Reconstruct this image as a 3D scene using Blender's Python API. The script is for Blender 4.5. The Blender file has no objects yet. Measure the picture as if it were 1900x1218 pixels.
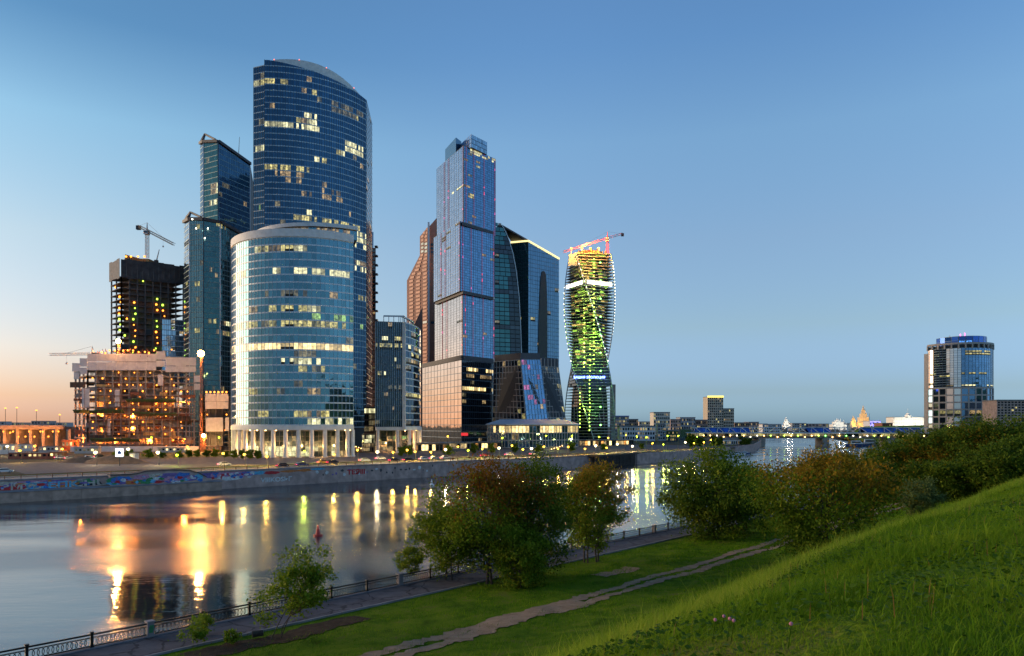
import bpy, bmesh, math, random
import numpy as np
from mathutils import Vector, Matrix

sc = bpy.context.scene
R = math.radians
F, HZ, EYE = 1350.0, 790.0, 20.0          # focal length in photo pixels, horizon row, eye height over the river

# ---------------------------------------------------------------- camera
cam = bpy.data.cameras.new('camera'); camo = bpy.data.objects.new('camera', cam)
sc.collection.objects.link(camo); sc.camera = camo
camo.location = (0, 0, EYE); camo.rotation_euler = (math.pi / 2, 0, 0)
cam.lens = 36 * F / 1900; cam.shift_y = (HZ - 609) / 1900; cam.clip_start = 0.2; cam.clip_end = 20000

# ---------------------------------------------------------------- dusk sky, low sun behind the towers' left, exposure
SUN_AZ, SUN_EL = -75.0, 5.0
world = bpy.data.worlds.new('World'); sc.world = world; world.use_nodes = True
wt = world.node_tree; wn, wl = wt.nodes, wt.links
bg = wn['Background']
sky = wn.new('ShaderNodeTexSky'); sky.sky_type = 'NISHITA'; sky.sun_disc = False
sky.sun_elevation = R(SUN_EL); sky.sun_rotation = R(SUN_AZ)
sky.air_density, sky.dust_density, sky.ozone_density = 1.0, 0.5, 2.0
tc = wn.new('ShaderNodeTexCoord'); sep = wn.new('ShaderNodeSeparateXYZ'); wl.new(tc.outputs['Generated'], sep.inputs[0])
def skyramp(stops):
    r = wn.new('ShaderNodeValToRGB'); e = r.color_ramp.elements
    while len(e) < len(stops): e.new(0.5)
    for el, (p, c) in zip(e, stops):
        el.position = p; el.color = (c[0] / 11, c[1] / 11, c[2] / 11, 1)
    wl.new(sep.outputs['Z'], r.inputs[0]); return r
# white balance of the air by height: the dusk side and the side of the afterglow
r_east = skyramp([(0, (1.2, 2.75, 11)), (.02, (1.35, 2.55, 8.2)), (.045, (1.5, 2.2, 5.1)), (.13, (2.45, 2.6, 3.4)), (.24, (3.05, 3.05, 3.6)), (.36, (3.3, 3.65, 4.15)), (.46, (2.65, 3.35, 4.25)), (.8, (2.3, 3.0, 4.0))])
r_west = skyramp([(0, (1.45, 1.35, 3.1)), (.02, (1.65, 1.45, 2.9)), (.035, (1.9, 1.5, 2.3)), (.09, (2.68, 2.14, 2.57)), (.22, (3.2, 2.8, 2.75)), (.345, (2.8, 3.2, 3.25)), (.44, (1.4, 2.1, 2.6)), (.8, (1.4, 2.0, 2.5))])
hv = wn.new('ShaderNodeCombineXYZ'); wl.new(sep.outputs['X'], hv.inputs[0]); wl.new(sep.outputs['Y'], hv.inputs[1])
hn = wn.new('ShaderNodeVectorMath'); hn.operation = 'NORMALIZE'; wl.new(hv.outputs[0], hn.inputs[0])
hd = wn.new('ShaderNodeVectorMath'); hd.operation = 'DOT_PRODUCT'; wl.new(hn.outputs[0], hd.inputs[0])
hd.inputs[1].default_value = (math.sin(R(SUN_AZ)), math.cos(R(SUN_AZ)), 0)
mr = wn.new('ShaderNodeMapRange'); mr.interpolation_type = 'SMOOTHSTEP'; wl.new(hd.outputs['Value'], mr.inputs[0])
mr.inputs[1].default_value = 0.12; mr.inputs[2].default_value = 0.8
mx = wn.new('ShaderNodeMix'); mx.data_type = 'RGBA'
wl.new(mr.outputs[0], mx.inputs[0]); wl.new(r_east.outputs[0], mx.inputs[6]); wl.new(r_west.outputs[0], mx.inputs[7])
mu = wn.new('ShaderNodeVectorMath'); mu.operation = 'MULTIPLY'
wl.new(sky.outputs[0], mu.inputs[0]); wl.new(mx.outputs[2], mu.inputs[1])
ms = wn.new('ShaderNodeVectorMath'); ms.operation = 'SCALE'; wl.new(mu.outputs[0], ms.inputs[0]); ms.inputs['Scale'].default_value = 11 / 2.83
wl.new(ms.outputs[0], bg.inputs[0]); bg.inputs[1].default_value = 0.1

sun = bpy.data.lights.new('sun', 'SUN'); sun.energy = 1.0; sun.angle = R(37); sun.color = (1.0, 0.74, 0.46)
suno = bpy.data.objects.new('sun', sun); sc.collection.objects.link(suno)
sd = Vector((math.sin(R(SUN_AZ)) * math.cos(R(9)), math.cos(R(SUN_AZ)) * math.cos(R(9)), math.sin(R(9))))
suno.rotation_euler = (-sd).to_track_quat('-Z', 'Y').to_euler()
sc.view_settings.view_transform = 'Standard'; sc.view_settings.look = 'None'
sc.view_settings.gamma = 1; sc.view_settings.use_curve_mapping = False
sc.view_settings.exposure = 1.5
sc.render.engine = 'CYCLES'; sc.cycles.use_denoising = True; sc.cycles.sample_clamp_indirect = 6.0
sc.cycles.max_bounces = 6; sc.cycles.caustics_reflective = False; sc.cycles.caustics_refractive = False

# ---------------------------------------------------------------- helpers
COL = sc.collection
rng = random.Random(7); nr = np.random.default_rng(7)
def PX(px, Y): return ((px - 950) / F * Y, Y)
def ZP(py, Y): return EYE + (HZ - py) / F * Y
def GP(px, py, z):
    Y = (EYE - z) * F / (py - HZ); return ((px - 950) / F * Y, Y)
def link(o, parent=None):
    COL.objects.link(o)
    if parent is not None: o.parent = parent
    return o
def tag(o, label=None, cat=None, group=None, kind=None):
    if label: o['label'] = label
    if cat: o['category'] = cat
    if group: o['group'] = group
    if kind: o['kind'] = kind
    return o
def thing(name, label, cat, loc=(0, 0, 0), rz=0, group=None):
    o = bpy.data.objects.new(name, None); o.location = loc; o.rotation_euler = (0, 0, rz); o.empty_display_size = 0.1
    return tag(link(o), label, cat, group)
def copytree(o, parent=None):
    c = o.copy(); link(c, parent)
    for ch in o.children: copytree(ch, c)
    return c

class MB:
    """collects faces, builds ONE mesh object"""
    def __init__(s): s.v = []; s.f = []; s.m = []; s.sm = False
    def face(s, pts, m=0):
        n = len(s.v); s.v += [tuple(p) for p in pts]; s.f.append(tuple(range(n, n + len(pts)))); s.m.append(m)
    def box(s, x0, x1, y0, y1, z0, z1, m=0):
        s.hexa([(x0, y0, z0), (x1, y0, z0), (x1, y1, z0), (x0, y1, z0)], [(x0, y0, z1), (x1, y0, z1), (x1, y1, z1), (x0, y1, z1)], m)
    def hexa(s, b, t, m=0):
        n = len(s.v); k = len(b); s.v += [tuple(p) for p in b] + [tuple(p) for p in t]
        s.f.append(tuple(range(n + k - 1, n - 1, -1))); s.f.append(tuple(range(n + k, n + 2 * k))); s.m += [m, m]
        for i in range(k):
            j = (i + 1) % k; s.f.append((n + i, n + j, n + k + j, n + k + i)); s.m.append(m)
    def prism(s, poly, z0, z1, m=0):
        zt = z1 if isinstance(z1, (list, tuple)) else [z1] * len(poly)
        zb = z0 if isinstance(z0, (list, tuple)) else [z0] * len(poly)
        s.hexa([(p[0], p[1], z) for p, z in zip(poly, zb)], [(p[0], p[1], z) for p, z in zip(poly, zt)], m)
    def bar(s, a, b, r, n=4, r2=None, m=0):
        a, b = Vector(a), Vector(b); d = b - a
        if d.length < 1e-6: return
        r2 = r if r2 is None else r2
        q = d.to_track_quat('Z', 'Y'); x, y = q @ Vector((1, 0, 0)), q @ Vector((0, 1, 0))
        rg = lambda c, rr: [c + (x * math.cos(t) + y * math.sin(t)) * rr for t in [2 * math.pi * (i + .5) / n for i in range(n)]]
        s.hexa(rg(a, r), rg(b, r2), m)
    def ball(s, c, r, seg=8, ring=5, m=0, sz=1.0):
        n = len(s.v)
        for i in range(1, ring):
            for j in range(seg):
                th, ph = math.pi * i / ring, 2 * math.pi * j / seg
                s.v.append((c[0] + r * math.sin(th) * math.cos(ph), c[1] + r * math.sin(th) * math.sin(ph), c[2] + sz * r * math.cos(th)))
        s.v += [(c[0], c[1], c[2] + sz * r), (c[0], c[1], c[2] - sz * r)]; top, bot = len(s.v) - 2, len(s.v) - 1
        for j in range(seg):
            k = (j + 1) % seg
            s.f.append((top, n + j, n + k)); s.m.append(m)
            for i in range(ring - 2):
                s.f.append((n + i * seg + j, n + (i + 1) * seg + j, n + (i + 1) * seg + k, n + i * seg + k)); s.m.append(m)
            s.f.append((bot, n + (ring - 2) * seg + k, n + (ring - 2) * seg + j)); s.m.append(m)
    def mesh(s, name, mats, smooth=False):
        me = bpy.data.meshes.new(name); me.from_pydata(s.v, [], s.f)
        for m in (mats if isinstance(mats, (list, tuple)) else [mats]): me.materials.append(m)
        if any(s.m): me.polygons.foreach_set('material_index', s.m)
        if smooth: me.polygons.foreach_set('use_smooth', [True] * len(me.polygons))
        me.update(); return me
    def build(s, name, mats, parent=None, smooth=False, kind=None):
        o = link(bpy.data.objects.new(name, s.mesh(name, mats, smooth)), parent)
        if kind: o['kind'] = kind
        return o

def np_mesh(name, V, Q, mats, mi=None, k=4):
    """fast mesh from numpy: V (n,3), Q (f,k)"""
    me = bpy.data.meshes.new(name); V = np.asarray(V, np.float32); Q = np.asarray(Q, np.int32)
    me.vertices.add(len(V)); me.vertices.foreach_set('co', V.ravel())
    me.loops.add(Q.size); me.loops.foreach_set('vertex_index', Q.ravel())
    me.polygons.add(len(Q)); me.polygons.foreach_set('loop_start', np.arange(0, Q.size, k, dtype=np.int32))
    for m in mats: me.materials.append(m)
    if mi is not None: me.polygons.foreach_set('material_index', np.asarray(mi, np.int32))
    me.update(calc_edges=True); return me

# ---------------------------------------------------------------- materials
MATS = {}
def newmat(name):
    m = bpy.data.materials.new(name); m.use_nodes = True; MATS[name] = m
    return m, m.node_tree.nodes, m.node_tree.links, m.node_tree.nodes['Principled BSDF']
def rnd_node(N, L):
    oi = N.new('ShaderNodeObjectInfo'); ge = N.new('ShaderNodeNewGeometry')
    ad = N.new('ShaderNodeMath'); ad.operation = 'ADD'; L.new(oi.outputs['Random'], ad.inputs[0]); L.new(ge.outputs['Random Per Island'], ad.inputs[1])
    fr = N.new('ShaderNodeMath'); fr.operation = 'FRACT'; L.new(ad.outputs[0], fr.inputs[0]); return fr, ge
def plain(name, c, rough=.7, metal=0, var=.25, scale=.5, bump=0, bscale=4, c2=None):
    """painted / mineral surface: noise-mottled colour, optional fine relief"""
    if name in MATS: return MATS[name]
    m, N, L, b = newmat(name)
    ge = N.new('ShaderNodeNewGeometry')
    n1 = N.new('ShaderNodeTexNoise'); n1.inputs['Scale'].default_value = scale; n1.inputs['Detail'].default_value = 6
    L.new(ge.outputs['Position'], n1.inputs['Vector'])
    mp = N.new('ShaderNodeMapRange'); mp.inputs[1].default_value = .3; mp.inputs[2].default_value = .7; L.new(n1.outputs[0], mp.inputs[0])
    mxn = N.new('ShaderNodeMix'); mxn.data_type = 'RGBA'; L.new(mp.outputs[0], mxn.inputs[0])
    d = [max(0, x * (1 - var)) for x in c]; l = [min(1, x * (1 + var)) for x in (c2 or c)]
    mxn.inputs[6].default_value = (*d, 1); mxn.inputs[7].default_value = (*l, 1)
    L.new(mxn.outputs[2], b.inputs['Base Color'])
    b.inputs['Roughness'].default_value = rough; b.inputs['Metallic'].default_value = metal
    if bump:
        n2 = N.new('ShaderNodeTexNoise'); n2.inputs['Scale'].default_value = bscale; n2.inputs['Detail'].default_value = 5
        L.new(ge.outputs['Position'], n2.inputs['Vector'])
        bp = N.new('ShaderNodeBump'); bp.inputs['Strength'].default_value = bump; bp.inputs['Distance'].default_value = .1
        L.new(n2.outputs[0], bp.inputs['Height']); L.new(bp.outputs[0], b.inputs['Normal'])
    return m
def glass(name, c, metal=.75, rough=.04, var=.35, spec=.6):
    """coated curtain-wall glass: tinted mirror over dark rooms, every pane a little different"""
    if name in MATS: return MATS[name]
    m, N, L, b = newmat(name)
    fr, ge = rnd_node(N, L)
    mp = N.new('ShaderNodeMapRange'); mp.inputs[3].default_value = 1 - var; mp.inputs[4].default_value = 1 + var * .6; L.new(fr.outputs[0], mp.inputs[0])
    vm = N.new('ShaderNodeVectorMath'); vm.operation = 'SCALE'; vm.inputs[0].default_value = c; L.new(mp.outputs[0], vm.inputs['Scale'])
    L.new(vm.outputs[0], b.inputs['Base Color'])
    b.inputs['Metallic'].default_value = metal; b.inputs['Roughness'].default_value = rough; b.inputs['Specular IOR Level'].default_value = spec
    n2 = N.new('ShaderNodeTexNoise'); n2.inputs['Scale'].default_value = .25; L.new(ge.outputs['Position'], n2.inputs['Vector'])
    bp = N.new('ShaderNodeBump'); bp.inputs['Strength'].default_value = .02; bp.inputs['Distance'].default_value = 1
    L.new(n2.outputs[0], bp.inputs['Height']); L.new(bp.outputs[0], b.inputs['Normal'])
    return m
def lit(name, c, s, base=(.04, .07, .09), lo=.1, scale=.85):
    """window of a lit room: uneven glow (ceiling lamps, desks, blinds) behind glass"""
    if name in MATS: return MATS[name]
    m, N, L, b = newmat(name)
    fr, ge = rnd_node(N, L)
    n1 = N.new('ShaderNodeTexNoise'); n1.inputs['Scale'].default_value = scale; n1.inputs['Detail'].default_value = 3; L.new(ge.outputs['Position'], n1.inputs['Vector'])
    mp = N.new('ShaderNodeMapRange'); mp.inputs[1].default_value = .33; mp.inputs[2].default_value = .68; mp.inputs[3].default_value = lo; mp.inputs[4].default_value = 1.4; L.new(n1.outputs[0], mp.inputs[0])
    m2 = N.new('ShaderNodeMapRange'); m2.inputs[3].default_value = .2; m2.inputs[4].default_value = 1.45; L.new(fr.outputs[0], m2.inputs[0])
    mm = N.new('ShaderNodeMath'); mm.operation = 'MULTIPLY'; L.new(mp.outputs[0], mm.inputs[0]); L.new(m2.outputs[0], mm.inputs[1])
    sm = N.new('ShaderNodeMath'); sm.operation = 'MULTIPLY'; L.new(mm.outputs[0], sm.inputs[0]); sm.inputs[1].default_value = s
    b.inputs['Base Color'].default_value = (*base, 1); b.inputs['Metallic'].default_value = .5; b.inputs['Roughness'].default_value = .06
    b.inputs['Emission Color'].default_value = (*c, 1); L.new(sm.outputs[0], b.inputs['Emission Strength'])
    return m
def emit(name, c, s):
    if name in MATS: return MATS[name]
    m, N, L, b = newmat(name)
    b.inputs['Base Color'].default_value = (c[0] * .15, c[1] * .15, c[2] * .15, 1)
    b.inputs['Emission Color'].default_value = (*c, 1); b.inputs['Emission Strength'].default_value = s
    return m
YEL, WRM, GRN, ORG = (1, .82, .36), (1, .68, .3), (.9, 1, .45), (1, .42, .09)
lit('lit_yellow', (1, .85, .3), .24); lit('lit_warm', WRM, .15); lit('lit_pale', (1, .93, .5), .36, lo=.35); lit('lit_orange', ORG, .45)
lit('lit_strong', (1, .72, .3), .6, lo=.55); lit('lit_dim', (.9, .75, .4), .07); lit('lit_green', (.6, 1, .3), .22); lit('lit_pink', (1, .25, .65), .16)
emit('lamp_yellow', (1, .6, .05), 1.1); emit('lamp_green', (.62, .85, .03), .9); emit('lamp_white', (1, .82, .42), 2); emit('lamp_orange', (1, .42, .07), 22)
emit('flood_orange', (1, .45, .1), 60); emit('red_led', (1, .04, .12), 4); emit('pink_led', (1, .1, .5), 1.8); emit('green_led', (.2, 1, .12), 5); emit('lime_led', (.55, 1, .08), 4)
emit('blue_led', (.12, .2, 1), 6); emit('white_led', (1, .93, .7), 3.2); emit('amber_led', (1, .55, .15), 5)
plain('white_panel', (.62, .6, .58), .55, var=.12); plain('alu', (.42, .46, .5), .4, .6, var=.1); plain('dark_metal', (.03, .033, .04), .5, .3)
plain('concrete', (.3, .27, .24), .9, var=.3, scale=.35, bump=.2); plain('concrete_dark', (.12, .11, .105), .9, var=.35, scale=.3)
plain('granite', (.25, .22, .22), .8, var=.25, scale=.6, bump=.25); plain('core_dark', (.02, .024, .03), .6)
plain('roof_grey', (.2, .2, .21), .8); plain('black_iron', (.012, .012, .013), .45, .4); plain('brick_red', (.25, .09, .06), .85)
plain('rust', (.22, .08, .04), .85, var=.35); plain('asphalt', (.07, .066, .064), .85, var=.25, scale=.8, bump=.15)
plain('red_paint', (.5, .02, .015), .4); plain('white_paint', (.75, .74, .72), .45, var=.06); plain('crane_white', (.7, .66, .6), .5, var=.1)
plain('crane_red', (.5, .06, .04), .5); plain('green_net', (.07, .13, .06), .9, var=.35, scale=1.5); plain('timber', (.06, .045, .035), .85, var=.4, scale=2)
def M(k): return MATS[k]

UNIT = {}
def unit_box(mat):
    if mat not in UNIT:
        b = MB(); b.box(-.5, .5, -.5, .5, -.5, .5); UNIT[mat] = b.mesh('piece_' + mat, M(mat))
    return UNIT[mat]
def piece(name, mat, c, tx, ny, up, w, d, h, parent):
    """a box-shaped piece: centre c, width w along tx, depth d along ny, height h along up"""
    o = bpy.data.objects.new(name, unit_box(mat)); link(o, parent)
    mw = Matrix(((tx[0] * w, ny[0] * d, up[0] * h, c[0]), (tx[1] * w, ny[1] * d, up[1] * h, c[1]), (tx[2] * w, ny[2] * d, up[2] * h, c[2]), (0, 0, 0, 1)))
    o.matrix_local = mw            # things made of pieces stand on Empties at the world origin's axes
    return o
# ================================================================ the setting
# near bank: t along the quay, s inland
U2, N2, P0 = np.array([.675, .738]), np.array([.738, -.675]), np.array([-12.06, 77.5])
near_pts = [tuple(P0 + U2 * -150), tuple(P0 + U2 * 110), (130, 250), (215, 390), (300, 560), (345, 675), (420, 900), (520, 1200), (760, 1400), (5000, 1500)]
FAR = [(-900, -512), (-133.8, 190), (41.6, 350.6), (86.6, 403), (126.7, 450), (187.5, 562), (294, 844), (330, 1100), (420, 1500), (6000, 1600)]
LZ = 5.5
A2 = .052
def ashore(x, y, m=6.0):
    """the same sight line, but at least m metres behind the far quay wall"""
    for _ in range(200):
        best = -1e9
        for (ax, ay), (bx, by) in zip(FAR[:6], FAR[1:7]):
            d = math.hypot(bx - ax, by - ay); u = ((x - ax) * (bx - ax) + (y - ay) * (by - ay)) / d / d
            if -.02 <= u <= 1.02: best = max(best, ((x - ax) * (by - ay) - (y - ay) * (bx - ax)) / d)
        if best <= -m: break
        x, y = x * 1.006, y * 1.006
    return x, y
def hill(s, t):
    """height of the near bank over the river"""
    s = np.asarray(s, float); t = np.asarray(t, float)
    top = 18.7 - A2 * np.clip(61.2 - s, 0, 5) ** 2 - .52 * np.clip(56.2 - s, 0, None) + .02 * np.clip(s - 61.2, 0, 200)
    low = 3.02 + .055 * np.clip(s - 6, 0, None)
    k = 1.2
    z = np.log(np.exp(np.clip(top / k, -30, 60)) + np.exp(low / k)) * k
    z = np.where(s < 8, 3.02 + (z - 3.02) * np.clip((s - 5.6) / 2.4, 0, 1), z)
    bump = np.clip((s - 7) / 6, 0, 1)
    z = z + bump * (.10 * np.sin(t * .45 + s * .3) * np.sin(s * .5 - t * .13) + .05 * np.sin(t * 1.3 + 1) * np.sin(s * 1.1))
    return z
def st(x, y):
    r = np.array([x, y]) - P0; return float(r @ N2), float(r @ U2)
def gz(x, y):
    s, t = st(x, y); return float(hill(s, t))
def XY(s, t):
    p = P0 + U2 * t + N2 * s; return float(p[0]), float(p[1])

# ---- ground materials
m, N, L, b = newmat('water')
b.inputs['Base Color'].default_value = (.012, .02, .024, 1); b.inputs['Roughness'].default_value = .07; b.inputs['IOR'].default_value = 4.0; b.inputs['Specular IOR Level'].default_value = .5
ge = N.new('ShaderNodeNewGeometry')
def wave(sx, sy, sz, st_, dist, det=2):
    mp = N.new('ShaderNodeMapping'); mp.inputs['Scale'].default_value = (sx, sy, 1); mp.inputs['Rotation'].default_value = (0, 0, R(-25)); L.new(ge.outputs['Position'], mp.inputs[0])
    n = N.new('ShaderNodeTexNoise'); n.inputs['Scale'].default_value = sz; n.inputs['Detail'].default_value = det; L.new(mp.outputs[0], n.inputs['Vector'])
    bp = N.new('ShaderNodeBump'); bp.inputs['Strength'].default_value = st_; bp.inputs['Distance'].default_value = dist; L.new(n.outputs[0], bp.inputs['Height']); return bp, n
b1, _ = wave(.35, 1, 1.1, .35, .06, 3); b2, _ = wave(.5, 1, .12, .25, .4)
L.new(b1.outputs[0], b2.inputs['Normal']); L.new(b2.outputs[0], b.inputs['Normal'])
mp = N.new('ShaderNodeMapping'); mp.inputs['Scale'].default_value = (.012, .05, 1); mp.inputs['Rotation'].default_value = (0, 0, R(-42)); L.new(ge.outputs['Position'], mp.inputs[0])
n = N.new('ShaderNodeTexNoise'); n.inputs['Scale'].default_value = 1; n.inputs['Detail'].default_value = 3; L.new(mp.outputs[0], n.inputs['Vector'])
mpr = N.new('ShaderNodeMapRange'); mpr.inputs[1].default_value = .36; mpr.inputs[2].default_value = .6; mpr.inputs[3].default_value = .05; mpr.inputs[4].default_value = .26
L.new(n.outputs[0], mpr.inputs[0]); L.new(mpr.outputs[0], b.inputs['Roughness'])

def mixmat(name, cols, scale, rough=.95, bump=.3, bscale=6, stretch=None):
    m, N, L, b = newmat(name)
    ge = N.new('ShaderNodeNewGeometry'); n1 = N.new('ShaderNodeTexNoise'); n1.inputs['Scale'].default_value = scale; n1.inputs['Detail'].default_value = 8; n1.inputs['Roughness'].default_value = .65
    L.new(ge.outputs['Position'], n1.inputs['Vector'])
    r = N.new('ShaderNodeValToRGB'); e = r.color_ramp.elements
    while len(e) < len(cols): e.new(.5)
    for i, c in enumerate(cols): e[i].position = .3 + .4 * i / (len(cols) - 1); e[i].color = (*c, 1)
    L.new(n1.outputs[0], r.inputs[0]); L.new(r.outputs[0], b.inputs['Base Color']); b.inputs['Roughness'].default_value = rough; b.inputs['Specular IOR Level'].default_value = .08
    n2 = N.new('ShaderNodeTexNoise'); n2.inputs['Scale'].default_value = bscale; n2.inputs['Detail'].default_value = 6; L.new(ge.outputs['Position'], n2.inputs['Vector'])
    bp = N.new('ShaderNodeBump'); bp.inputs['Strength'].default_value = bump; bp.inputs['Distance'].default_value = .15; L.new(n2.outputs[0], bp.inputs['Height']); L.new(bp.outputs[0], b.inputs['Normal'])
    return m
mixmat('lawn', [(.035, .07, .001), (.075, .14, .003), (.12, .175, .006), (.14, .13, .03)], .5, bump=.9, bscale=9)
mixmat('dirt', [(.22, .14, .085), (.30, .2, .125), (.38, .26, .17)], .8, bump=.5)
mixmat('far_soil', [(.06, .05, .035), (.10, .085, .06), (.05, .06, .03)], .06, bump=.2)
mixmat('verge', [(.03, .05, .012), (.05, .085, .02), (.08, .09, .03)], .25)
mixmat('pavement_grey', [(.10, .088, .09), (.14, .125, .125), (.175, .155, .155)], .5, bump=.2, rough=.8)
pm = mixmat('promenade_paving', [(.085, .072, .074), (.13, .113, .113), (.18, .155, .15)], .45, bump=.2, rough=.8)
N, L = pm.node_tree.nodes, pm.node_tree.links; ge = N.new('ShaderNodeNewGeometry'); vo = N.new('ShaderNodeTexVoronoi'); vo.feature = 'DISTANCE_TO_EDGE'; vo.inputs['Scale'].default_value = .3
nz = N.new('ShaderNodeTexNoise'); nz.inputs['Scale'].default_value = .8; nz.inputs['Detail'].default_value = 5; vm = N.new('ShaderNodeVectorMath'); vm.operation = 'MULTIPLY_ADD'; vm.inputs[1].default_value = (1.6, 1.6, 0); L.new(ge.outputs['Position'], nz.inputs['Vector']); L.new(nz.outputs['Color'], vm.inputs[0]); L.new(ge.outputs['Position'], vm.inputs[2]); L.new(vm.outputs[0], vo.inputs['Vector'])
mr_ = N.new('ShaderNodeMapRange'); mr_.inputs[2].default_value = .035; mr_.inputs[3].default_value = .35; L.new(vo.outputs['Distance'], mr_.inputs[0]); bs = N['Principled BSDF']; src = bs.inputs['Base Color'].links[0].from_socket
vs = N.new('ShaderNodeVectorMath'); vs.operation = 'SCALE'; L.new(src, vs.inputs[0]); L.new(mr_.outputs[0], vs.inputs['Scale']); L.new(vs.outputs[0], bs.inputs['Base Color'])
mixmat('soil_brown', [(.025, .017, .012), (.05, .035, .024), (.08, .055, .035)], 1.5, bump=.8)

# river
b = MB(); b.face([(-3000, -700, 0), (7000, -700, 0), (7000, 3000, 0), (-3000, 3000, 0)])
tag(b.build('river', M('water')), 'calm river reflecting the dusk sky and the city lights', 'river', kind='structure')

# near bank as one sheet in (s, t), following the shore
def shore_frames(pts, step_fn):
    out = []
    tacc = -150
    for a, c in zip(pts[:-1], pts[1:]):
        a, c = np.array(a), np.array(c); d = np.linalg.norm(c - a); u = (c - a) / d
        k = max(1, int(d / step_fn(tacc)))
        for i in range(k): out.append((a + (c - a) * i / k, np.array([u[1], -u[0]]), tacc + d * i / k))
        tacc += d
    return out
fr = shore_frames(near_pts, lambda t: 1.25 if t < 105 else 30)
# smooth the normals round the bend
nn = [f[1] for f in fr]
for _ in range(2):
    nn = [nn[0]] + [(nn[i - 1] + nn[i] + nn[i + 1]) / 3 for i in range(1, len(nn) - 1)] + [nn[-1]]
S_ = np.concatenate([np.arange(0, 6, 1.5), np.arange(6, 70, .8), [75, 85, 100, 130, 180, 260, 400, 700, 1500, 4000]])
V = np.array([[f[0][0] + n_[0] * s, f[0][1] + n_[1] * s, 0] for f, n_ in zip(fr, nn) for s in S_])
V[:, 2] = hill(np.tile(S_, len(fr)), np.repeat([f[2] for f in fr], len(S_)))
V[np.tile(S_ < 5.9, len(fr)), 2] = 2.98
ns = len(S_); idx = np.arange(len(fr) * ns).reshape(len(fr), ns)
Q = np.stack([idx[:-1, :-1], idx[:-1, 1:], idx[1:, 1:], idx[1:, :-1]], -1).reshape(-1, 4)
me = np_mesh('near_ground', V, Q, [M('lawn')]); me.polygons.foreach_set('use_smooth', [True] * len(me.polygons))
o = link(bpy.data.objects.new('near_ground', me)); tag(o, 'grassy hillside and lawn sloping down to the promenade', 'ground', kind='structure')

def strip(name, pts, half, z, mat, label, cat, jag=0, kind='structure', zoff=0.0):
    """a ribbon in (s, t) laid on the bank"""
    vs = []
    for i, (s, t) in enumerate(pts):
        w1 = half + (rng.uniform(-jag, jag) if jag else 0); w2 = half + (rng.uniform(-jag, jag) if jag else 0)
        row = []
        for k in range(5):
            ss = s - w1 + (w1 + w2) * k / 4; x, y = XY(ss, t); row.append((x, y, (float(hill(ss, t)) if z is None else z) + zoff))
        vs.append(row)
    mb = MB()
    for a, c in zip(vs[:-1], vs[1:]):
        for k in range(4): mb.face([a[k], a[k + 1], c[k + 1], c[k]])
    return tag(mb.build(name, mat), label, cat, kind=kind)
strip('promenade_path', [(2.75, t) for t in np.arange(-150, 111, 4)], 2.65, 3.03, M('promenade_paving'), 'grey paved riverside promenade beside the iron railing', 'path')
# low kerb between promenade and lawn: a row of stones
kerb = thing('kerb', 'low stone kerb between promenade and lawn', 'kerb', (0, 0, 0)); kerb['kind'] = 'structure'; del kerb['category']
for i, t in enumerate(np.arange(-50, 60, 1.5)):
    x, y = XY(5.55, t + .75); piece('kerb_stone', 'granite', (x, y, 3.06 + rng.uniform(-.01, .02)), (U2[0], U2[1], 0), (N2[0], N2[1], 0), (0, 0, 1), 1.46, .18, .24, kerb)
# expansion joints in the promenade: slabs as flat pieces
# dirt track: two wheel ruts
def rut(s0, off, t0, t1, half):
    return [(s0 + off + .5 * math.sin(t * .05) + .14 * math.sin(t * .31 + off), t) for t in np.arange(t0, t1, .45)]
strip('dirt_track', rut(19.6, 0, -45, 15, 0) + [(19.6 + .5 * math.sin(t * .05) + .14 * math.sin(t * .31) - .012 * (t - 15), t) for t in np.arange(15, 125, .45)], .62, None, M('dirt'), 'upper pale wheel rut of the dirt track across the lawn', 'path', .3, zoff=.055)
strip('dirt_track', rut(21.4, 0, -45, 125, 0), .62, None, M('dirt'), 'lower pale wheel rut of the dirt track across the lawn', 'path', .3, zoff=.055)
strip('dirt_patch', [(20.4 + .6 * math.sin(t * .4), t) for t in np.arange(-12, 5, .45)], 1.2, None, M('dirt'), 'wide bare dirt patch where the wheel ruts join', 'path', .5, zoff=.045)
strip('dirt_patch', [(14.2 + .4 * math.sin(t * .4), t) for t in np.arange(16, 24, .8)], 1.0, None, M('dirt'), 'small bare dirt patch on the lawn below the trees', 'path', .5, zoff=.045)
strip('soil_bed', [(8.6 + .5 * math.sin(t * .6), t) for t in np.arange(-26, -10, .8)], 1.6, None, M('soil_brown'), 'dark bare soil bed round the small leaning tree', 'soil', .5, zoff=.05)

# far bank: one sheet
b = MB(); b.face([(x, y, LZ) for x, y in FAR] + [(6000, 9500, LZ), (-9000, 9500, LZ), (-9000, -512, LZ)])
tag(b.build('far_ground', M('far_soil')), 'flat city ground of the far bank', 'ground', kind='structure')
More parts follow.
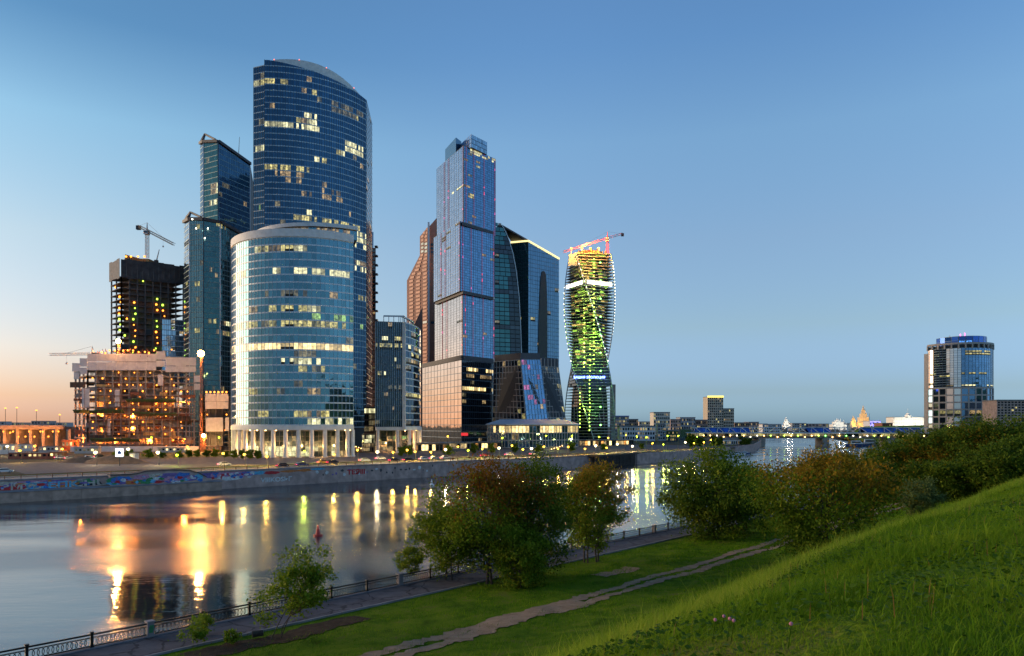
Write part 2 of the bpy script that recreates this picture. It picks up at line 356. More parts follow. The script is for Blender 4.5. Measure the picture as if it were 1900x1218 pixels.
# ================================================================ towers
def arc3(a, b, c, n):
    """n+1 points on the circle through a, b, c from a to c"""
    ax, ay = a; bx, by = b; cx, cy = c
    d = 2 * (ax * (by - cy) + bx * (cy - ay) + cx * (ay - by))
    ux = ((ax * ax + ay * ay) * (by - cy) + (bx * bx + by * by) * (cy - ay) + (cx * cx + cy * cy) * (ay - by)) / d
    uy = ((ax * ax + ay * ay) * (cx - bx) + (bx * bx + by * by) * (ax - cx) + (cx * cx + cy * cy) * (bx - ax)) / d
    r = math.hypot(ax - ux, ay - uy)
    t0, t1, tm = math.atan2(ay - uy, ax - ux), math.atan2(cy - uy, cx - ux), math.atan2(by - uy, bx - ux)
    w = lambda x: (x + math.pi) % (2 * math.pi) - math.pi
    d1 = w(tm - t0); d2 = w(t1 - t0)
    if d1 * d2 < 0: d2 = d2 - math.copysign(2 * math.pi, d2)
    return [(ux + r * math.cos(t0 + d2 * i / n), uy + r * math.sin(t0 + d2 * i / n)) for i in range(n + 1)]
def seglen(pts): return sum(math.dist(a, b) for a, b in zip(pts[:-1], pts[1:]))
def along(pts, u):
    """point and outward normal at fraction u of a polyline (outside is right of travel, as seen left to right)"""
    L_ = seglen(pts) * min(max(u, 0), 1); 
    for i, (a, b) in enumerate(zip(pts[:-1], pts[1:])):
        d = math.dist(a, b)
        if L_ <= d + 1e-9 or i == len(pts) - 2:
            k = L_ / d; tx = ((b[0] - a[0]) / d, (b[1] - a[1]) / d)
            return (a[0] + (b[0] - a[0]) * k, a[1] + (b[1] - a[1]) * k), (tx[1], -tx[0]), tx
        L_ -= d
def offset(pts, d):
    n = len(pts); out = []
    for i in range(n):
        u = i / (n - 1) if n > 1 else 0
        a = pts[max(i - 1, 0)]; c = pts[min(i + 1, n - 1)]; l = math.dist(a, c)
        t = ((c[0] - a[0]) / l, (c[1] - a[1]) / l); out.append((pts[i][0] + t[1] * d, pts[i][1] - t[0] * d))
    return out

class Tower:
    """collects the panes, bands and posts of one building and turns them into parts"""
    def __init__(s, name, label, cat='skyscraper', loc=None, group=None):
        s.o = thing(name, label, cat, (0, 0, 0), group=group); s.panes = []; s.loc = loc
        s.lithigh = cat in ('skyscraper', 'office building')
    def core(s, poly, z0, z1, mat='core_dark', name='core'):
        b = MB(); b.prism(poly, z0, z1); return b.build(name, M(mat), s.o)
    def facade(s, pts, zb, zt, nf, nb, gl, litf=None, band=None, mull=None, bh=.45, mw=.16, gap=.9, out=.35, tilt=.004, zt2=None, post_every=1, bandname='floor_band', objs=True, bd=.28, pane_h=None, seed=1):
        """curtain wall along pts (left to right). zt..zt2: roof height at the left and right end. nf floors x nb bays"""
        rr = random.Random(seed); zt2 = zt if zt2 is None else zt2; hmax = max(zt, zt2); fh = (hmax - zb) / nf
        B = [along(pts, j / nb)[0] for j in range(nb + 1)]
        for i in range(nf):
            z0 = zb + i * fh + bh * .5; z1 = zb + (i + 1) * fh - bh * .5
            if pane_h: z0 = z1 - pane_h * fh
            for j in range(nb):
                top = zt + (zt2 - zt) * (j + .5) / nb
                zz1 = min(z1, top)
                if zz1 - z0 < .4: continue
                a, c = B[j], B[j + 1]; w = math.dist(a, c); tx = ((c[0] - a[0]) / w, (c[1] - a[1]) / w, 0); ny = (tx[1], -tx[0], 0)
                mid = ((a[0] + c[0]) / 2 + ny[0] * out * .5, (a[1] + c[1]) / 2 + ny[1] * out * .5, (z0 + zz1) / 2)
                mt = litf(i, j, nf, nb, mid[2]) if litf else None
                e1, e2 = rr.gauss(0, tilt), rr.gauss(0, tilt)
                s.panes.append((mid, tx, ny, (ny[0] * e1, ny[1] * e1, 1), w * gap, zz1 - z0, mt or (gl if isinstance(gl, str) else gl(i, j)), e2, mt is not None))
        if band:
            for i in range(nf + 1):
                z = zb + i * fh
                u1 = 1.0
                if zt != zt2:
                    if z > max(zt, zt2): continue
                    if z > min(zt, zt2): u1 = (z - zt) / (zt2 - zt)
                pp = [p for k, p in enumerate(B) if k <= math.ceil(u1 * nb)] if zt >= zt2 else B
                if len(pp) < 2: continue
                o1 = offset(pp, out * .5 + bd * .5); o0 = offset(pp, -.05); mb = MB()
                for k in range(len(pp) - 1):
                    q = [o1[k], o1[k + 1], o0[k + 1], o0[k]]; mb.prism(q, z - bh / 2, z + bh / 2)
                mb.build(bandname, M(band), s.o)
        if mull:
            for j in range(0, nb + 1, post_every):
                p, n_, t_ = along(pts, j / nb); top = zt + (zt2 - zt) * j / nb
                piece('mullion', mull, (p[0] + n_[0] * out * .5, p[1] + n_[1] * out * .5, (zb + top) / 2), (t_[0], t_[1], 0), (n_[0], n_[1], 0), (0, 0, 1), mw, bd + .12, top - zb, s.o)
    def finish(s, keep=300, name='window'):
        P = s.panes
        key = lambda p: p[4] * p[5] / (p[0][1] ** 2) * (1.6 if p[8] else 1)
        P.sort(key=key, reverse=True)
        for p in P[:keep]:
            c, tx, ny, up, w, h, mt, e2, _ = p
            tx2 = (tx[0] + ny[0] * e2, tx[1] + ny[1] * e2, 0)
            if _ and s.lithigh: c, h = (c[0], c[1], c[2] + h * .18), h * .58
            piece('lit_window' if _ else name, mt, c, tx2, ny, up, w * (.9 if _ else 1), .12, h, s.o)
        rest = P[keep:]
        if rest:
            mats = sorted({p[6] for p in rest}); V = np.zeros((len(rest), 4, 3)); mi = []
            for k, p in enumerate(rest):
                c, tx, ny, up, w, h, mt, e2, _ = p
                c = np.array(c) + np.array(ny) * .06; T = (np.array(tx) + np.array(ny) * e2) * w / 2; Uv = np.array(up) * h / 2
                V[k] = [c - T - Uv, c + T - Uv, c + T + Uv, c - T + Uv]; mi.append(mats.index(mt))
            me = np_mesh('window_glazing', V.reshape(-1, 3), np.arange(len(rest) * 4).reshape(-1, 4), [M(x) for x in mats], mi)
            o = link(bpy.data.objects.new('window_glazing', me), s.o); o['kind'] = 'stuff'
        return s.o

def litrows(rows, base=0, seed=3, mats=('lit_yellow', 'lit_warm', 'lit_pale'), basemats=('lit_dim', 'lit_warm'), run=3):
    """rows: (height z, u0, u1, share, [material]); a base share of single lit rooms elsewhere"""
    cache = {}; rr = random.Random(seed)
    def f(i, j, nf, nb, z):
        u = (j + .5) / nb
        for row in rows:
            zr, u0, u1, sh = row[:4]
            if abs(z - zr) < row[5] if len(row) > 5 else abs(z - zr) < 1.75:
                if u0 <= u <= u1:
                    k = (i, j // run, zr)
                    if k not in cache: cache[k] = (rr.random() < sh, row[4] if len(row) > 4 and row[4] else rr.choice(mats))
                    on, mt = cache[k]
                    if on: return mt if sh >= 1 or rr.random() < .88 else None
        if base:
            k = (i, j // 2)
            if k not in cache: cache[k] = (rr.random() < base, rr.choice(basemats))
            on, mt = cache[k]
            if on: return mt
        return None
    return f

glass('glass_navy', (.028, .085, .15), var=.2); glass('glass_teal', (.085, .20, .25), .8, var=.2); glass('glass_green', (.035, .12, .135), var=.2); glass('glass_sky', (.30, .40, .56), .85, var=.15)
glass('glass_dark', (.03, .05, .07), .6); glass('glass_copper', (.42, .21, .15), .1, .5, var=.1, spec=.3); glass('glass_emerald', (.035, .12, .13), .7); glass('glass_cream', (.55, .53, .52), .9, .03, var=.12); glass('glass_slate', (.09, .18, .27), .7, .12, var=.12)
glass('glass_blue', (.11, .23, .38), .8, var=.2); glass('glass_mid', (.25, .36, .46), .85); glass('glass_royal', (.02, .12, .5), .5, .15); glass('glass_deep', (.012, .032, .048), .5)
plain('copper_clad', (.40, .20, .14), .75, 0, var=.1, scale=.05); plain('band_blue', (.26, .38, .48), .4, .3); plain('band_line', (.3, .4, .46), .45, .2); plain('band_grey', (.5, .53, .56), .45, .3, var=.1)
plain('band_teal', (.12, .2, .22), .45, .4); plain('mull_dark', (.05, .07, .09), .5, .4); plain('band_dark', (.045, .045, .055), .6); plain('band_slim', (.12, .17, .23), .4, .5, var=.05); plain('slab', (.42, .4, .37), .8)

# ---- convex office block on a colonnade, in front (B) --------------------------------------------------
L_, C_, R_ = (-137, 357), (-95.3, 330), (-74.5, 341)
arcB = arc3(L_, C_, R_, 60)
T = Tower('office_block', 'wide convex blue-glass office block with white frame standing on a colonnade', 'office building')
zB = lambda py: ZP(py, 333)
gB = arcB[3:]
Lb, Rb = PX(432, 395), PX(652, 384)
T.core(offset(arcB, -.5) + [Rb, Lb], 19, 108)
rows = [(zB(460), .35, .7, .6), (zB(500), .02, .28, .7), (zB(503), .5, .97, .85, 'lit_pale'), (zB(518), .1, .25, .6, 'lit_dim'), (zB(546), .45, .8, .6, 'lit_dim'), (zB(575), .24, .78, .9), (zB(603), .1, .95, .92, 'lit_yellow'),
        (zB(588), .75, 1, .6, 'lit_green'), (zB(643), 0, 1, 1, 'lit_strong', 1.72), (zB(660), .4, .85, .6, 'lit_dim'), (zB(675), .4, .85, .7), (zB(690), .3, .85, .3), (zB(720), .4, .9, .35), (zB(733), .2, .5, .5), (zB(762), .4, .9, .4), (zB(778), .7, 1, .9, 'lit_pale')]
T.facade(gB, 20.2, 105.5, 25, 38, 'glass_teal', litrows(rows, .03, 4), 'band_grey', 'band_blue', bh=.62, mw=.14, seed=2)
b = MB()
for k in range(len(arcB) - 1):          # white frame: top beam, bottom beam
    o1, o0 = offset(arcB, .75), offset(arcB, -.6)
    b.prism([o1[k], o1[k + 1], o0[k + 1], o0[k]], 105.6, 109.2)
b.build('cornice', M('white_panel'), T.o)
b = MB()
for k in range(len(arcB) - 1): b.prism([o1[k], o1[k + 1], o0[k + 1], o0[k]], 18.0, 20.0)
b.build('base_beam', M('white_panel'), T.o)
b = MB(); b.prism([o1[0], o1[3], o0[3], o0[0]], 20.0, 105.6); b.build('frame_post', M('white_panel'), T.o)
T.facade([Rb[::1], (Rb[0] - .1, Rb[1] - .1)][:0] or [R_, Rb], 20.2, 107, 25, 14, 'glass_deep', litrows([], .12, 9), 'mull_dark', None, seed=5)
T.facade([Lb, L_], 20.2, 107, 25, 8, 'glass_mid', None, 'band_grey', None, seed=6)
# roof pavilion
arcP = arc3((-127, 362), (-92, 345), PX(662, 352), 40)
T.core(offset(arcP, -.4) + [PX(650, 380), PX(480, 385)], 109, 115, name='roof_pavilion')
T.facade(arcP, 109.3, 114, 1, 34, 'glass_teal', litrows([(111.6, .2, .95, .75, 'lit_warm', 4)], 0, 2), None, 'band_grey', seed=7)
b = MB(); o1, o0 = offset(arcP, 1.2), offset(arcP, -1.2)
for k in range(40): b.prism([o1[k], o1[k + 1], o0[k + 1], o0[k]], 114.2, 116.0)
b.build('pavilion_eave', M('white_panel'), T.o)
# colonnade, lit from its ceiling
arcW = offset(arcB, -5.5)
T.core(arcW + [PX(645, 375), PX(440, 385)], LZ, 18, name='lobby_wall', mat='concrete')
T.facade(arcW, LZ + .3, 17.4, 5, 34, 'glass_dark', litrows([(LZ + 1.5, .1, .95, .8, 'lit_pale', 2.5), (LZ + 4, .2, .9, .75, 'lit_warm', 1.3), (LZ + 7, .1, .9, .3, 'lit_warm', 1.5)], .15, 11), 'band_dark', 'band_dark', bh=.2, seed=8)
for j in range(17):
    u = [.0, .03, .075, .125, .18, .245, .31, .38, .45, .525, .6, .675, .75, .825, .9, .965, 1][j]
    p, n_, t_ = along(arcB, u); q = (p[0] - n_[0] * .3, p[1] - n_[1] * .3)
    b = MB(); b.bar((q[0], q[1], LZ), (q[0], q[1], 18.0), .95, 10); b.bar((q[0], q[1], LZ), (q[0], q[1], LZ + .5), 1.3, 10); b.build('column', M('white_panel'), T.o, smooth=False)
    b = MB(); c2 = (p[0] - n_[0] * 2.6, p[1] - n_[1] * 2.6); b.bar((c2[0], c2[1], 17.6), (c2[0], c2[1], 17.95), .35, 8); b.build('ceiling_lamp', emit('colonnade_lamp', (1, .6, .2), 4), T.o)
for u in (.04, .14, .24, .34, .45, .56, .68, .8, .92):
    p, n_, t_ = along(arcB, u); lg = bpy.data.lights.new('lamp_light', 'POINT'); lg.energy = 950; lg.color = (1, .52, .15); lg.shadow_soft_size = .4; o = bpy.data.objects.new('lamp_light', lg); link(o, T.o); o.location = (p[0] - n_[0] * 1.6, p[1] - n_[1] * 1.6, LZ + 5)
T.finish()

# ---- tall curved tower behind it (C) -------------------------------------------------------------------
Lc, Mc, Rc = PX(491, 433), PX(583, 440), PX(679, 467)
arcC = arc3(Lc, Mc, Rc, 44)
zc = lambda py: ZP(py, 440)
T = Tower('glass_tower', 'tallest dark blue tower with curved sloping roofline and scattered lit floors')
ztl, ztr = ZP(111, 433), ZP(186, 467)
backC = [PX(690, 505), PX(480, 480)]
T.core(offset(arcC, -.5) + backC, LZ, [ztl + (ztr - ztl) * k / 44 for k in range(45)] + [ztr, ztl])
rows = [(zc(164), 0, .2, .9, 'lit_yellow', 1.6), (zc(172), .3, .45, .6), (zc(190), .6, .95, .8, 'lit_dim', 4), (zc(187), .72, .88, .9, 'lit_yellow', 2.5), (zc(220), .35, .47, .9, 'lit_pale'), (zc(229), .27, .46, .9), (zc(239), .0, .48, .95, 'lit_pale', 2.2), (zc(258), .72, .95, .9, 'lit_pale', 4.5),
        (zc(269), .6, .72, .8), (zc(294), .44, .54, .9), (zc(318), 0, .38, .95, 'lit_yellow', 2.4), (zc(334), .1, .35, .6, 'lit_warm'), (zc(343), .1, .7, .35, 'lit_warm'), (zc(355), .1, .7, .35, 'lit_warm'), (zc(367), .15, .7, .3, 'lit_warm'), (zc(380), .5, .8, .3, 'lit_warm'),
        (zc(400), .1, .5, .4), (zc(412), .2, .95, .85, 'lit_yellow', 2), (zc(428), .45, 1, .9, 'lit_pale', 4), (zc(446), .8, 1, .8, 'lit_pale'), (zc(470), .85, 1, .9), (zc(485), .85, 1, .8), (zc(545), .88, 1, .9), (zc(597), .9, 1, .8, 'lit_green')]
T.facade(arcC, 19, ztl, 60, 44, 'glass_navy', litrows(rows, .014, 21, run=2), 'band_line', 'mull_dark', bh=.6, mw=.18, zt2=ztr, seed=3)
sideC = [PX(471, 437), PX(491, 434)]
ztS = ZP(131, 440)
T.core([PX(471.5, 438), PX(491, 435), PX(495, 470), PX(478, 475)], LZ, ztS, name='side_wing')
T.facade(sideC, 19, ztS, 55, 6, 'glass_navy', litrows([(zc(161), 0, 1, .9), (zc(229), 0, 1, .7, 'lit_dim'), (zc(286), .1, 1, .95, 'lit_pale'), (zc(387), 0, .7, .6, 'lit_green')], .02, 22), 'band_line', 'mull_dark', bh=.6, seed=4)
T.facade([Rc, backC[0]], 19, ztr, 55, 10, 'glass_dark', litrows([], .1, 23), 'mull_dark', None, seed=5)
# louvred crown
b = MB(); arc2 = offset(arcC, -1.2)
for k in range(3, 42):
    f = lambda q: ztl + (ztr - ztl) * q / 44 + 5.2 * math.sin(math.pi * min(1, (q - 2) / 40)) + .8
    z0, z1 = ztl + (ztr - ztl) * k / 44 - 1, ztl + (ztr - ztl) * (k + 1) / 44 - 1
    a, c, d, e = arc2[k], arc2[k + 1], offset(arcC, -3.5)[k + 1], offset(arcC, -3.5)[k]
    b.hexa([(a[0], a[1], z0), (c[0], c[1], z1), (d[0], d[1], z1), (e[0], e[1], z0)], [(a[0], a[1], f(k)), (c[0], c[1], f(k + 1)), (d[0], d[1], f(k + 1)), (e[0], e[1], f(k))])
b.build('roof_crown', M('white_panel'), T.o)
for u in (.08, .3, .55, .85):
    p, n_, t_ = along(arc2, u); b = MB(); zz = ztl + (ztr - ztl) * u + 5.2 * math.sin(math.pi * min(1, max(0, (u * 44 - 2) / 40))) - .3; b.ball((p[0], p[1], zz + 1.2), .35, 6, 4); b.build('beacon', emit('beacon_red', (1, .2, .15), .8), T.o)
T.finish()

# ---- small block of the same family (A) ----------------------------------------------------------------
A0, A1, A2p = PX(696.5, 385), PX(751, 389), PX(778, 437)
T = Tower('small_office_block', 'small dark glass block with rounded corner on white columns beside the wide block', 'office building')
zt = ZP(598, 387); arcA = arc3(A1, (PX(771, 405)), A2p, 14)
T.core([(A0[0], A0[1] + .5), (A1[0], A1[1] + .5)] + offset(arcA, -.5)[1:] + [PX(705, 440)], 18, zt)
za = lambda py: ZP(py, 388)
T.facade([A0, A1], 19.4, zt, 15, 14, 'glass_deep', litrows([(za(633), 0, 1, .75), (za(646), 0, 1, .9, 'lit_yellow'), (za(671), .5, .7, .9), (za(699), .05, .35, .9), (za(724), .4, 1, .8, 'lit_dim'), (za(762), .6, .8, .6)], .06, 31), 'mull_dark', 'band_blue', bh=.35, seed=3)
T.facade(arcA, 19.4, zt, 15, 12, 'glass_navy', litrows([(za(646), .1, 1, .8), (za(660), .1, 1, .6), (za(700), .3, 1, .5), (za(728), 0, 1, .9), (za(740), .3, 1, .5, 'lit_warm')], .1, 32), 'band_grey', None, bh=.6, seed=4)
b = MB(); b.bar((A1[0] - .3, A1[1] - .6, 18), (A1[0] - .3, A1[1] - .6, zt), 1.2, 4); b.build('corner_post', M('white_panel'), T.o)
poly = [A0, A1] + arcA[1:]; b = MB(); o1, o0 = offset(poly, .8), offset(poly, -1)
for k in range(len(poly) - 1): b.prism([o1[k], o1[k + 1], o0[k + 1], o0[k]], 17.5, 19.2)
b.build('base_beam', M('white_panel'), T.o)
b = MB()
for k in range(22):      # roof screen fins
    p, n_, t_ = along([PX(712, 393), PX(751, 394)] + offset(arcA, -4)[1:], k / 21); b.bar((p[0], p[1], zt - .5), (p[0], p[1], zt + 4.4), .22)
pp = [PX(712, 393), PX(751, 394)] + offset(arcA, -4)[1:]; o1, o0 = offset(pp, .5), offset(pp, -.5)
for k in range(len(pp) - 1): b.prism([o1[k], o1[k + 1], o0[k + 1], o0[k]], zt + 3.8, zt + 4.5)
b.build('roof_screen', M('band_grey'), T.o)
for u in (.02, .18, .33, .46, .6, .75, .88, 1):
    p, n_, t_ = along(poly, u); b = MB(); b.bar((p[0], p[1], LZ), (p[0], p[1], 17.5), .9, 8); b.build('column', M('white_panel'), T.o)
    b = MB(); b.bar((p[0] - n_[0] * 2.4, p[1] - n_[1] * 2.4, 17.0), (p[0] - n_[0] * 2.4, p[1] - n_[1] * 2.4, 17.4), .35, 8); b.build('ceiling_lamp', M('colonnade_lamp'), T.o)
for u in (.1, .4, .7):
    p, n_, t_ = along(poly, u); lg = bpy.data.lights.new('lamp_light', 'POINT'); lg.energy = 950; lg.color = (1, .52, .15); lg.shadow_soft_size = .4; o = bpy.data.objects.new('lamp_light', lg); link(o, T.o); o.location = (p[0] - n_[0] * 1.6, p[1] - n_[1] * 1.6, LZ + 5)
inn = offset(poly, -6); T.core(inn + [PX(712, 430)], LZ, 17.4, 'concrete', 'lobby_wall')
T.facade(inn, LZ + .3, 17.2, 4, 18, 'glass_dark', litrows([(LZ + 2, 0, 1, .6, 'lit_warm', 2.5), (LZ + 8, 0, 1, .7, 'lit_green', 1.5)], .2, 33), 'band_dark', 'band_dark', bh=.2, seed=5)
T.finish()

# ---- low link between the two colonnades, lit from inside
T = Tower('link_pavilion', 'low lit entrance link between the colonnaded blocks', 'pavilion')
q0, q1 = PX(672, 398), PX(700, 402); T.core([(q0[0], q0[1] + .5), (q1[0], q1[1] + .5), PX(702, 420), PX(674, 420)], LZ, 15.5, 'concrete')
T.facade([q0, q1], LZ + .3, 15, 4, 8, 'glass_dark', litrows([(13, 0, 1, .9, 'lit_pale', 2), (8, 0, 1, .6, 'lit_warm', 2)], .3, 3), 'band_dark', 'band_grey', bh=.4)
q0, q1 = PX(676, 405), PX(697, 405); T.core([(q0[0], q0[1] + .4), (q1[0], q1[1] + .4), PX(697, 412), PX(676, 412)], 15.5, ZP(755, 405), 'concrete_dark', 'stair_tower')
T.facade([q0, q1], 16.5, ZP(757, 405), 4, 5, 'glass_dark', litrows([(ZP(760, 405), 0, 1, 1, 'lit_pale', 2)], .45, 3), 'band_dark', None, bh=.8)
T.finish()

# ---- faceted teal tower with two tops, left (D) --------------------------------------------------------
T = Tower('faceted_tower', 'faceted teal glass tower with two stepped slanting tops and dark roof frames')
def facets(xs, Ys, pyL, pyR, nf, nbs, gls, lits, name, sl, back, pyb=830):
    pts = [PX(x, y) for x, y in zip(xs, Ys)]
    zl, zr = ZP(pyL, Ys[0]), ZP(pyR, Ys[-1]); tot = seglen(pts); zz = [zl]; acc = 0
    for a, c in zip(pts[:-1], pts[1:]): acc += math.dist(a, c); zz.append(zl + (zr - zl) * acc / tot)
    T.core([(p[0], p[1] + .6) for p in pts] + back, LZ, zz + [zr, zl], name=name)
    for k in range(len(pts) - 1):
        T.facade([pts[k], pts[k + 1]], LZ, zz[k], nf, nbs[k], gls[k], lits[k], 'band_teal', None, bh=.5, zt2=zz[k + 1], seed=sl + k)
        p = pts[k + 1]; b = MB(); b.bar((p[0], p[1] - .3, LZ), (p[0], p[1] - .3, zz[k + 1]), .42); b.build('corner_mullion', M('band_grey' if k % 2 == 0 else 'mull_dark'), T.o)
    return pts, zz
zd = lambda py: ZP(py, 500)
lt = lambda s: litrows([(zd(412), 0, 1, .5, 'lit_yellow', 2.2), (zd(426), 0, 1, .35, 'lit_yellow', 1.6), (zd(533), .2, .8, .5), (zd(602), .1, .9, .6), (zd(618), .1, .9, .5)], .012, s)
up, uz = facets([372, 378, 405, 464], [545, 538, 530, 560], 268, 306, 56, [3, 10, 18], ['glass_navy', 'glass_green', 'glass_navy'], [lt(1), litrows([(zd(318), .5, 1, 1), (zd(327), .5, 1, 1), (zd(350), .5, 1, .8), (zd(395), .6, 1, .8)], .015, 2), litrows([], .02, 3)], 'rear_core', 10, [PX(470, 600), PX(374, 600)])
lo, lz = facets([342, 352, 378, 409, 452], [505, 492, 488, 492, 515], 414, 438, 44, [3, 8, 12, 14], ['glass_mid', 'glass_teal', 'glass_green', 'glass_green'], [lt(5), lt(6), lt(7), lt(8)], 'front_core', 20, [PX(462, 540), PX(345, 540)])
for k, nb in ((1, 8), (2, 12), (3, 14)):
    for j in range(1, nb):
        p, n_, t_ = along([lo[k], lo[k + 1]], j / nb); top = lz[k] + (lz[k + 1] - lz[k]) * j / nb
        piece('mullion', 'band_teal', (p[0] + n_[0] * .3, p[1] + n_[1] * .3, (LZ + top) / 2), (t_[0], t_[1], 0), (n_[0], n_[1], 0), (0, 0, 1), .2, .3, top - LZ, T.o)
for pts, zz, hh, rx in ((up, uz, 7.5, 0), (lo, lz, 6.5, 1)):      # dark overhanging roof frames with a raised spike
    b = MB()
    for k in range(len(pts) - 1):
        o1, o0 = offset([pts[k], pts[k + 1]], 1.4), offset([pts[k], pts[k + 1]], -3)
        b.hexa([(*o1[0], zz[k] - .4), (*o1[1], zz[k + 1] - .4), (*o0[1], zz[k + 1] - .4), (*o0[0], zz[k] - .4)], [(*o1[0], zz[k] + 1.6), (*o1[1], zz[k + 1] + 1.6), (*o0[1], zz[k + 1] + 1.6), (*o0[0], zz[k] + 1.6)])
    p0 = Vector((*pts[0], zz[0])); p1 = Vector((*pts[1], zz[1])); p2 = Vector((*pts[2], zz[2]))
    apex = (p0 * .35 + p1 * .65) + Vector((1, 2, hh)); b.bar(p0 + Vector((0, 0, 1)), apex, .9); b.bar(apex, p2 * .8 + p1 * .2 + Vector((0, 0, 2)), .9); b.bar(p1 + Vector((0, -1, 1)), apex, .7); b.bar(p0 + Vector((0, 0, 1)), p0 + Vector((1, 1, hh * .7)), .6); b.bar(p0 + Vector((1, 1, hh * .7)), apex, .6)
    b.build('roof_frame', M('band_dark'), T.o)
b = MB(); p = PX(441, 560); zq = ZP(298, 560); b.bar((*p, zq - 6), (p[0] + 1.5, p[1], zq + 18), .45, 4, .2); b.build('roof_mast', M('crane_white'), T.o)
for x, y, Yq in ((358, 408, 490), (365, 425, 487), (387, 425, 487), (381, 443, 487)):
    b = MB(); p = PX(x, Yq); b.ball((p[0], p[1] - 1, ZP(y, Yq)), .45); b.build('work_lamp', M('white_led'), T.o)
T.finish()

# ---- slim unfinished tower glimpsed behind the tall one
T = Tower('slim_tower', 'slim unfinished pinkish tower glimpsed right of the tallest tower')
q0, q1 = PX(674, 560), PX(697, 555); zt = ZP(462, 556)
T.core([(q0[0], q0[1] + .5), (q1[0], q1[1] + .5), PX(696, 590), PX(675, 590)], LZ, zt, 'copper_clad')
T.facade([q0, q1], LZ, zt, 50, 4, lambda i, j: 'glass_dark' if i > 33 else 'glass_copper', litrows([], .05, 4), 'rust', 'band_dark', bh=.9)
T.core([PX(681, 560), PX(693, 558), PX(693, 580), PX(681, 580)], zt, ZP(432, 560), 'glass_blue', 'roof_box')
for k in range(9):
    zz = ZP(460 + k * 17, 555); p = PX(697, 555); b = MB(); b.box(p[0] - .5, p[0] + 1.6, p[1] - 2, p[1] + 2, zz, zz + 1.2); b.build('safety_platform', M('band_dark'), T.o)
T.finish()

# ---- copper stepped tower (Mercury-like colours)
T = Tower('copper_tower', 'copper pink stepped tower with sloped shoulders behind the blue stacked tower')
Yc = 800; xz = [(755, 815), (755, 521), (779, 474), (779, 439), (809, 404)]
fx = lambda x, Y: PX(x, Y)[0]
b = MB()
prof = [(fx(755, Yc), LZ), (fx(795, Yc), LZ), (fx(795, Yc), ZP(420, Yc)), (fx(779, Yc), ZP(439, Yc)), (fx(779, Yc), ZP(474, Yc)), (fx(755, Yc), ZP(521, Yc))]
yq = lambda x: Yc + 1.15 * (fx(796, Yc) - x)
b.hexa([(x * yq(x) / Yc, yq(x), EYE + (z - EYE) * yq(x) / Yc) for x, z in prof], [(x * yq(x) / Yc + 30, yq(x) + 30, EYE + (z - EYE) * yq(x) / Yc) for x, z in prof]); b.build('front_core', M('copper_clad'), T.o)
b = MB(); prof = [(fx(796, Yc), LZ), (fx(822, Yc), LZ), (fx(822, Yc), ZP(404, Yc)), (fx(809, Yc), ZP(404, Yc)), (fx(796, Yc), ZP(419, Yc))]
b.hexa([(x, Yc + 3, z) for x, z in prof], [(x, Yc + 40, z) for x, z in prof]); b.build('rear_core', M('copper_clad'), T.o)
b = MB(); b.bar((fx(795.5, Yc), Yc - .6, LZ), (fx(795.5, Yc), Yc - .6, ZP(413, Yc)), 1.3); b.build('corner_post', M('band_grey'), T.o)
zlist = np.arange(LZ + 4, ZP(425, Yc), 4.1)
for k, z in enumerate(zlist):           # strip of glazing per storey, cut to the outline
    y_px = HZ - (z - EYE) * F / Yc
    xl = 755 if y_px > 521 else (755 + (521 - y_px) / 47 * 24 if y_px > 474 else (779 if y_px > 439 else 779 + (439 - y_px) / 35 * 30))
    for (xa, xb, yy) in ((xl + 1.5, 794, Yc), (798, 818, Yc + 3)):
        if xb - xa < 2: continue
        xa_, xb_ = fx(xa, Yc), fx(xb, Yc); dark = 449 < y_px < 470 or abs(y_px - 603) < 3
        n_ = max(2, int((xb_ - xa_) / 6))
        for q in range(n_):
            w = (xb_ - xa_) / n_
            xm = xa_ + w * (q + .5); ym = yq(xm) if yy == Yc else yy; kx = 1 / math.hypot(1, 1.15) if yy == Yc else 1; ky = -1.15 * kx if yy == Yc else 0
            T.panes.append(((xm * (ym / Yc if yy == Yc else 1) + ky * .25, ym - kx * .25, EYE + (z + 1.1 - EYE) * (ym / Yc if yy == Yc else 1)), (kx, ky, 0), (ky, -kx, 0), (0, 0, 1), w * .9 * (1.4 if yy == Yc else 1), 2.5, 'glass_dark' if dark else 'glass_copper', rng.gauss(0, .006), False))
b = MB(); pts_ = [(fx(783, Yc - 25), Yc - 25, LZ), (fx(783, Yc - 25), Yc - 25, ZP(571, Yc))]
T.core([PX(768, 770), PX(784, 775), PX(784, 790), PX(768, 790)], LZ, [ZP(604, 770), ZP(570, 775), ZP(570, 790), ZP(604, 790)], 'copper_clad', 'podium_fin')
T.finish()

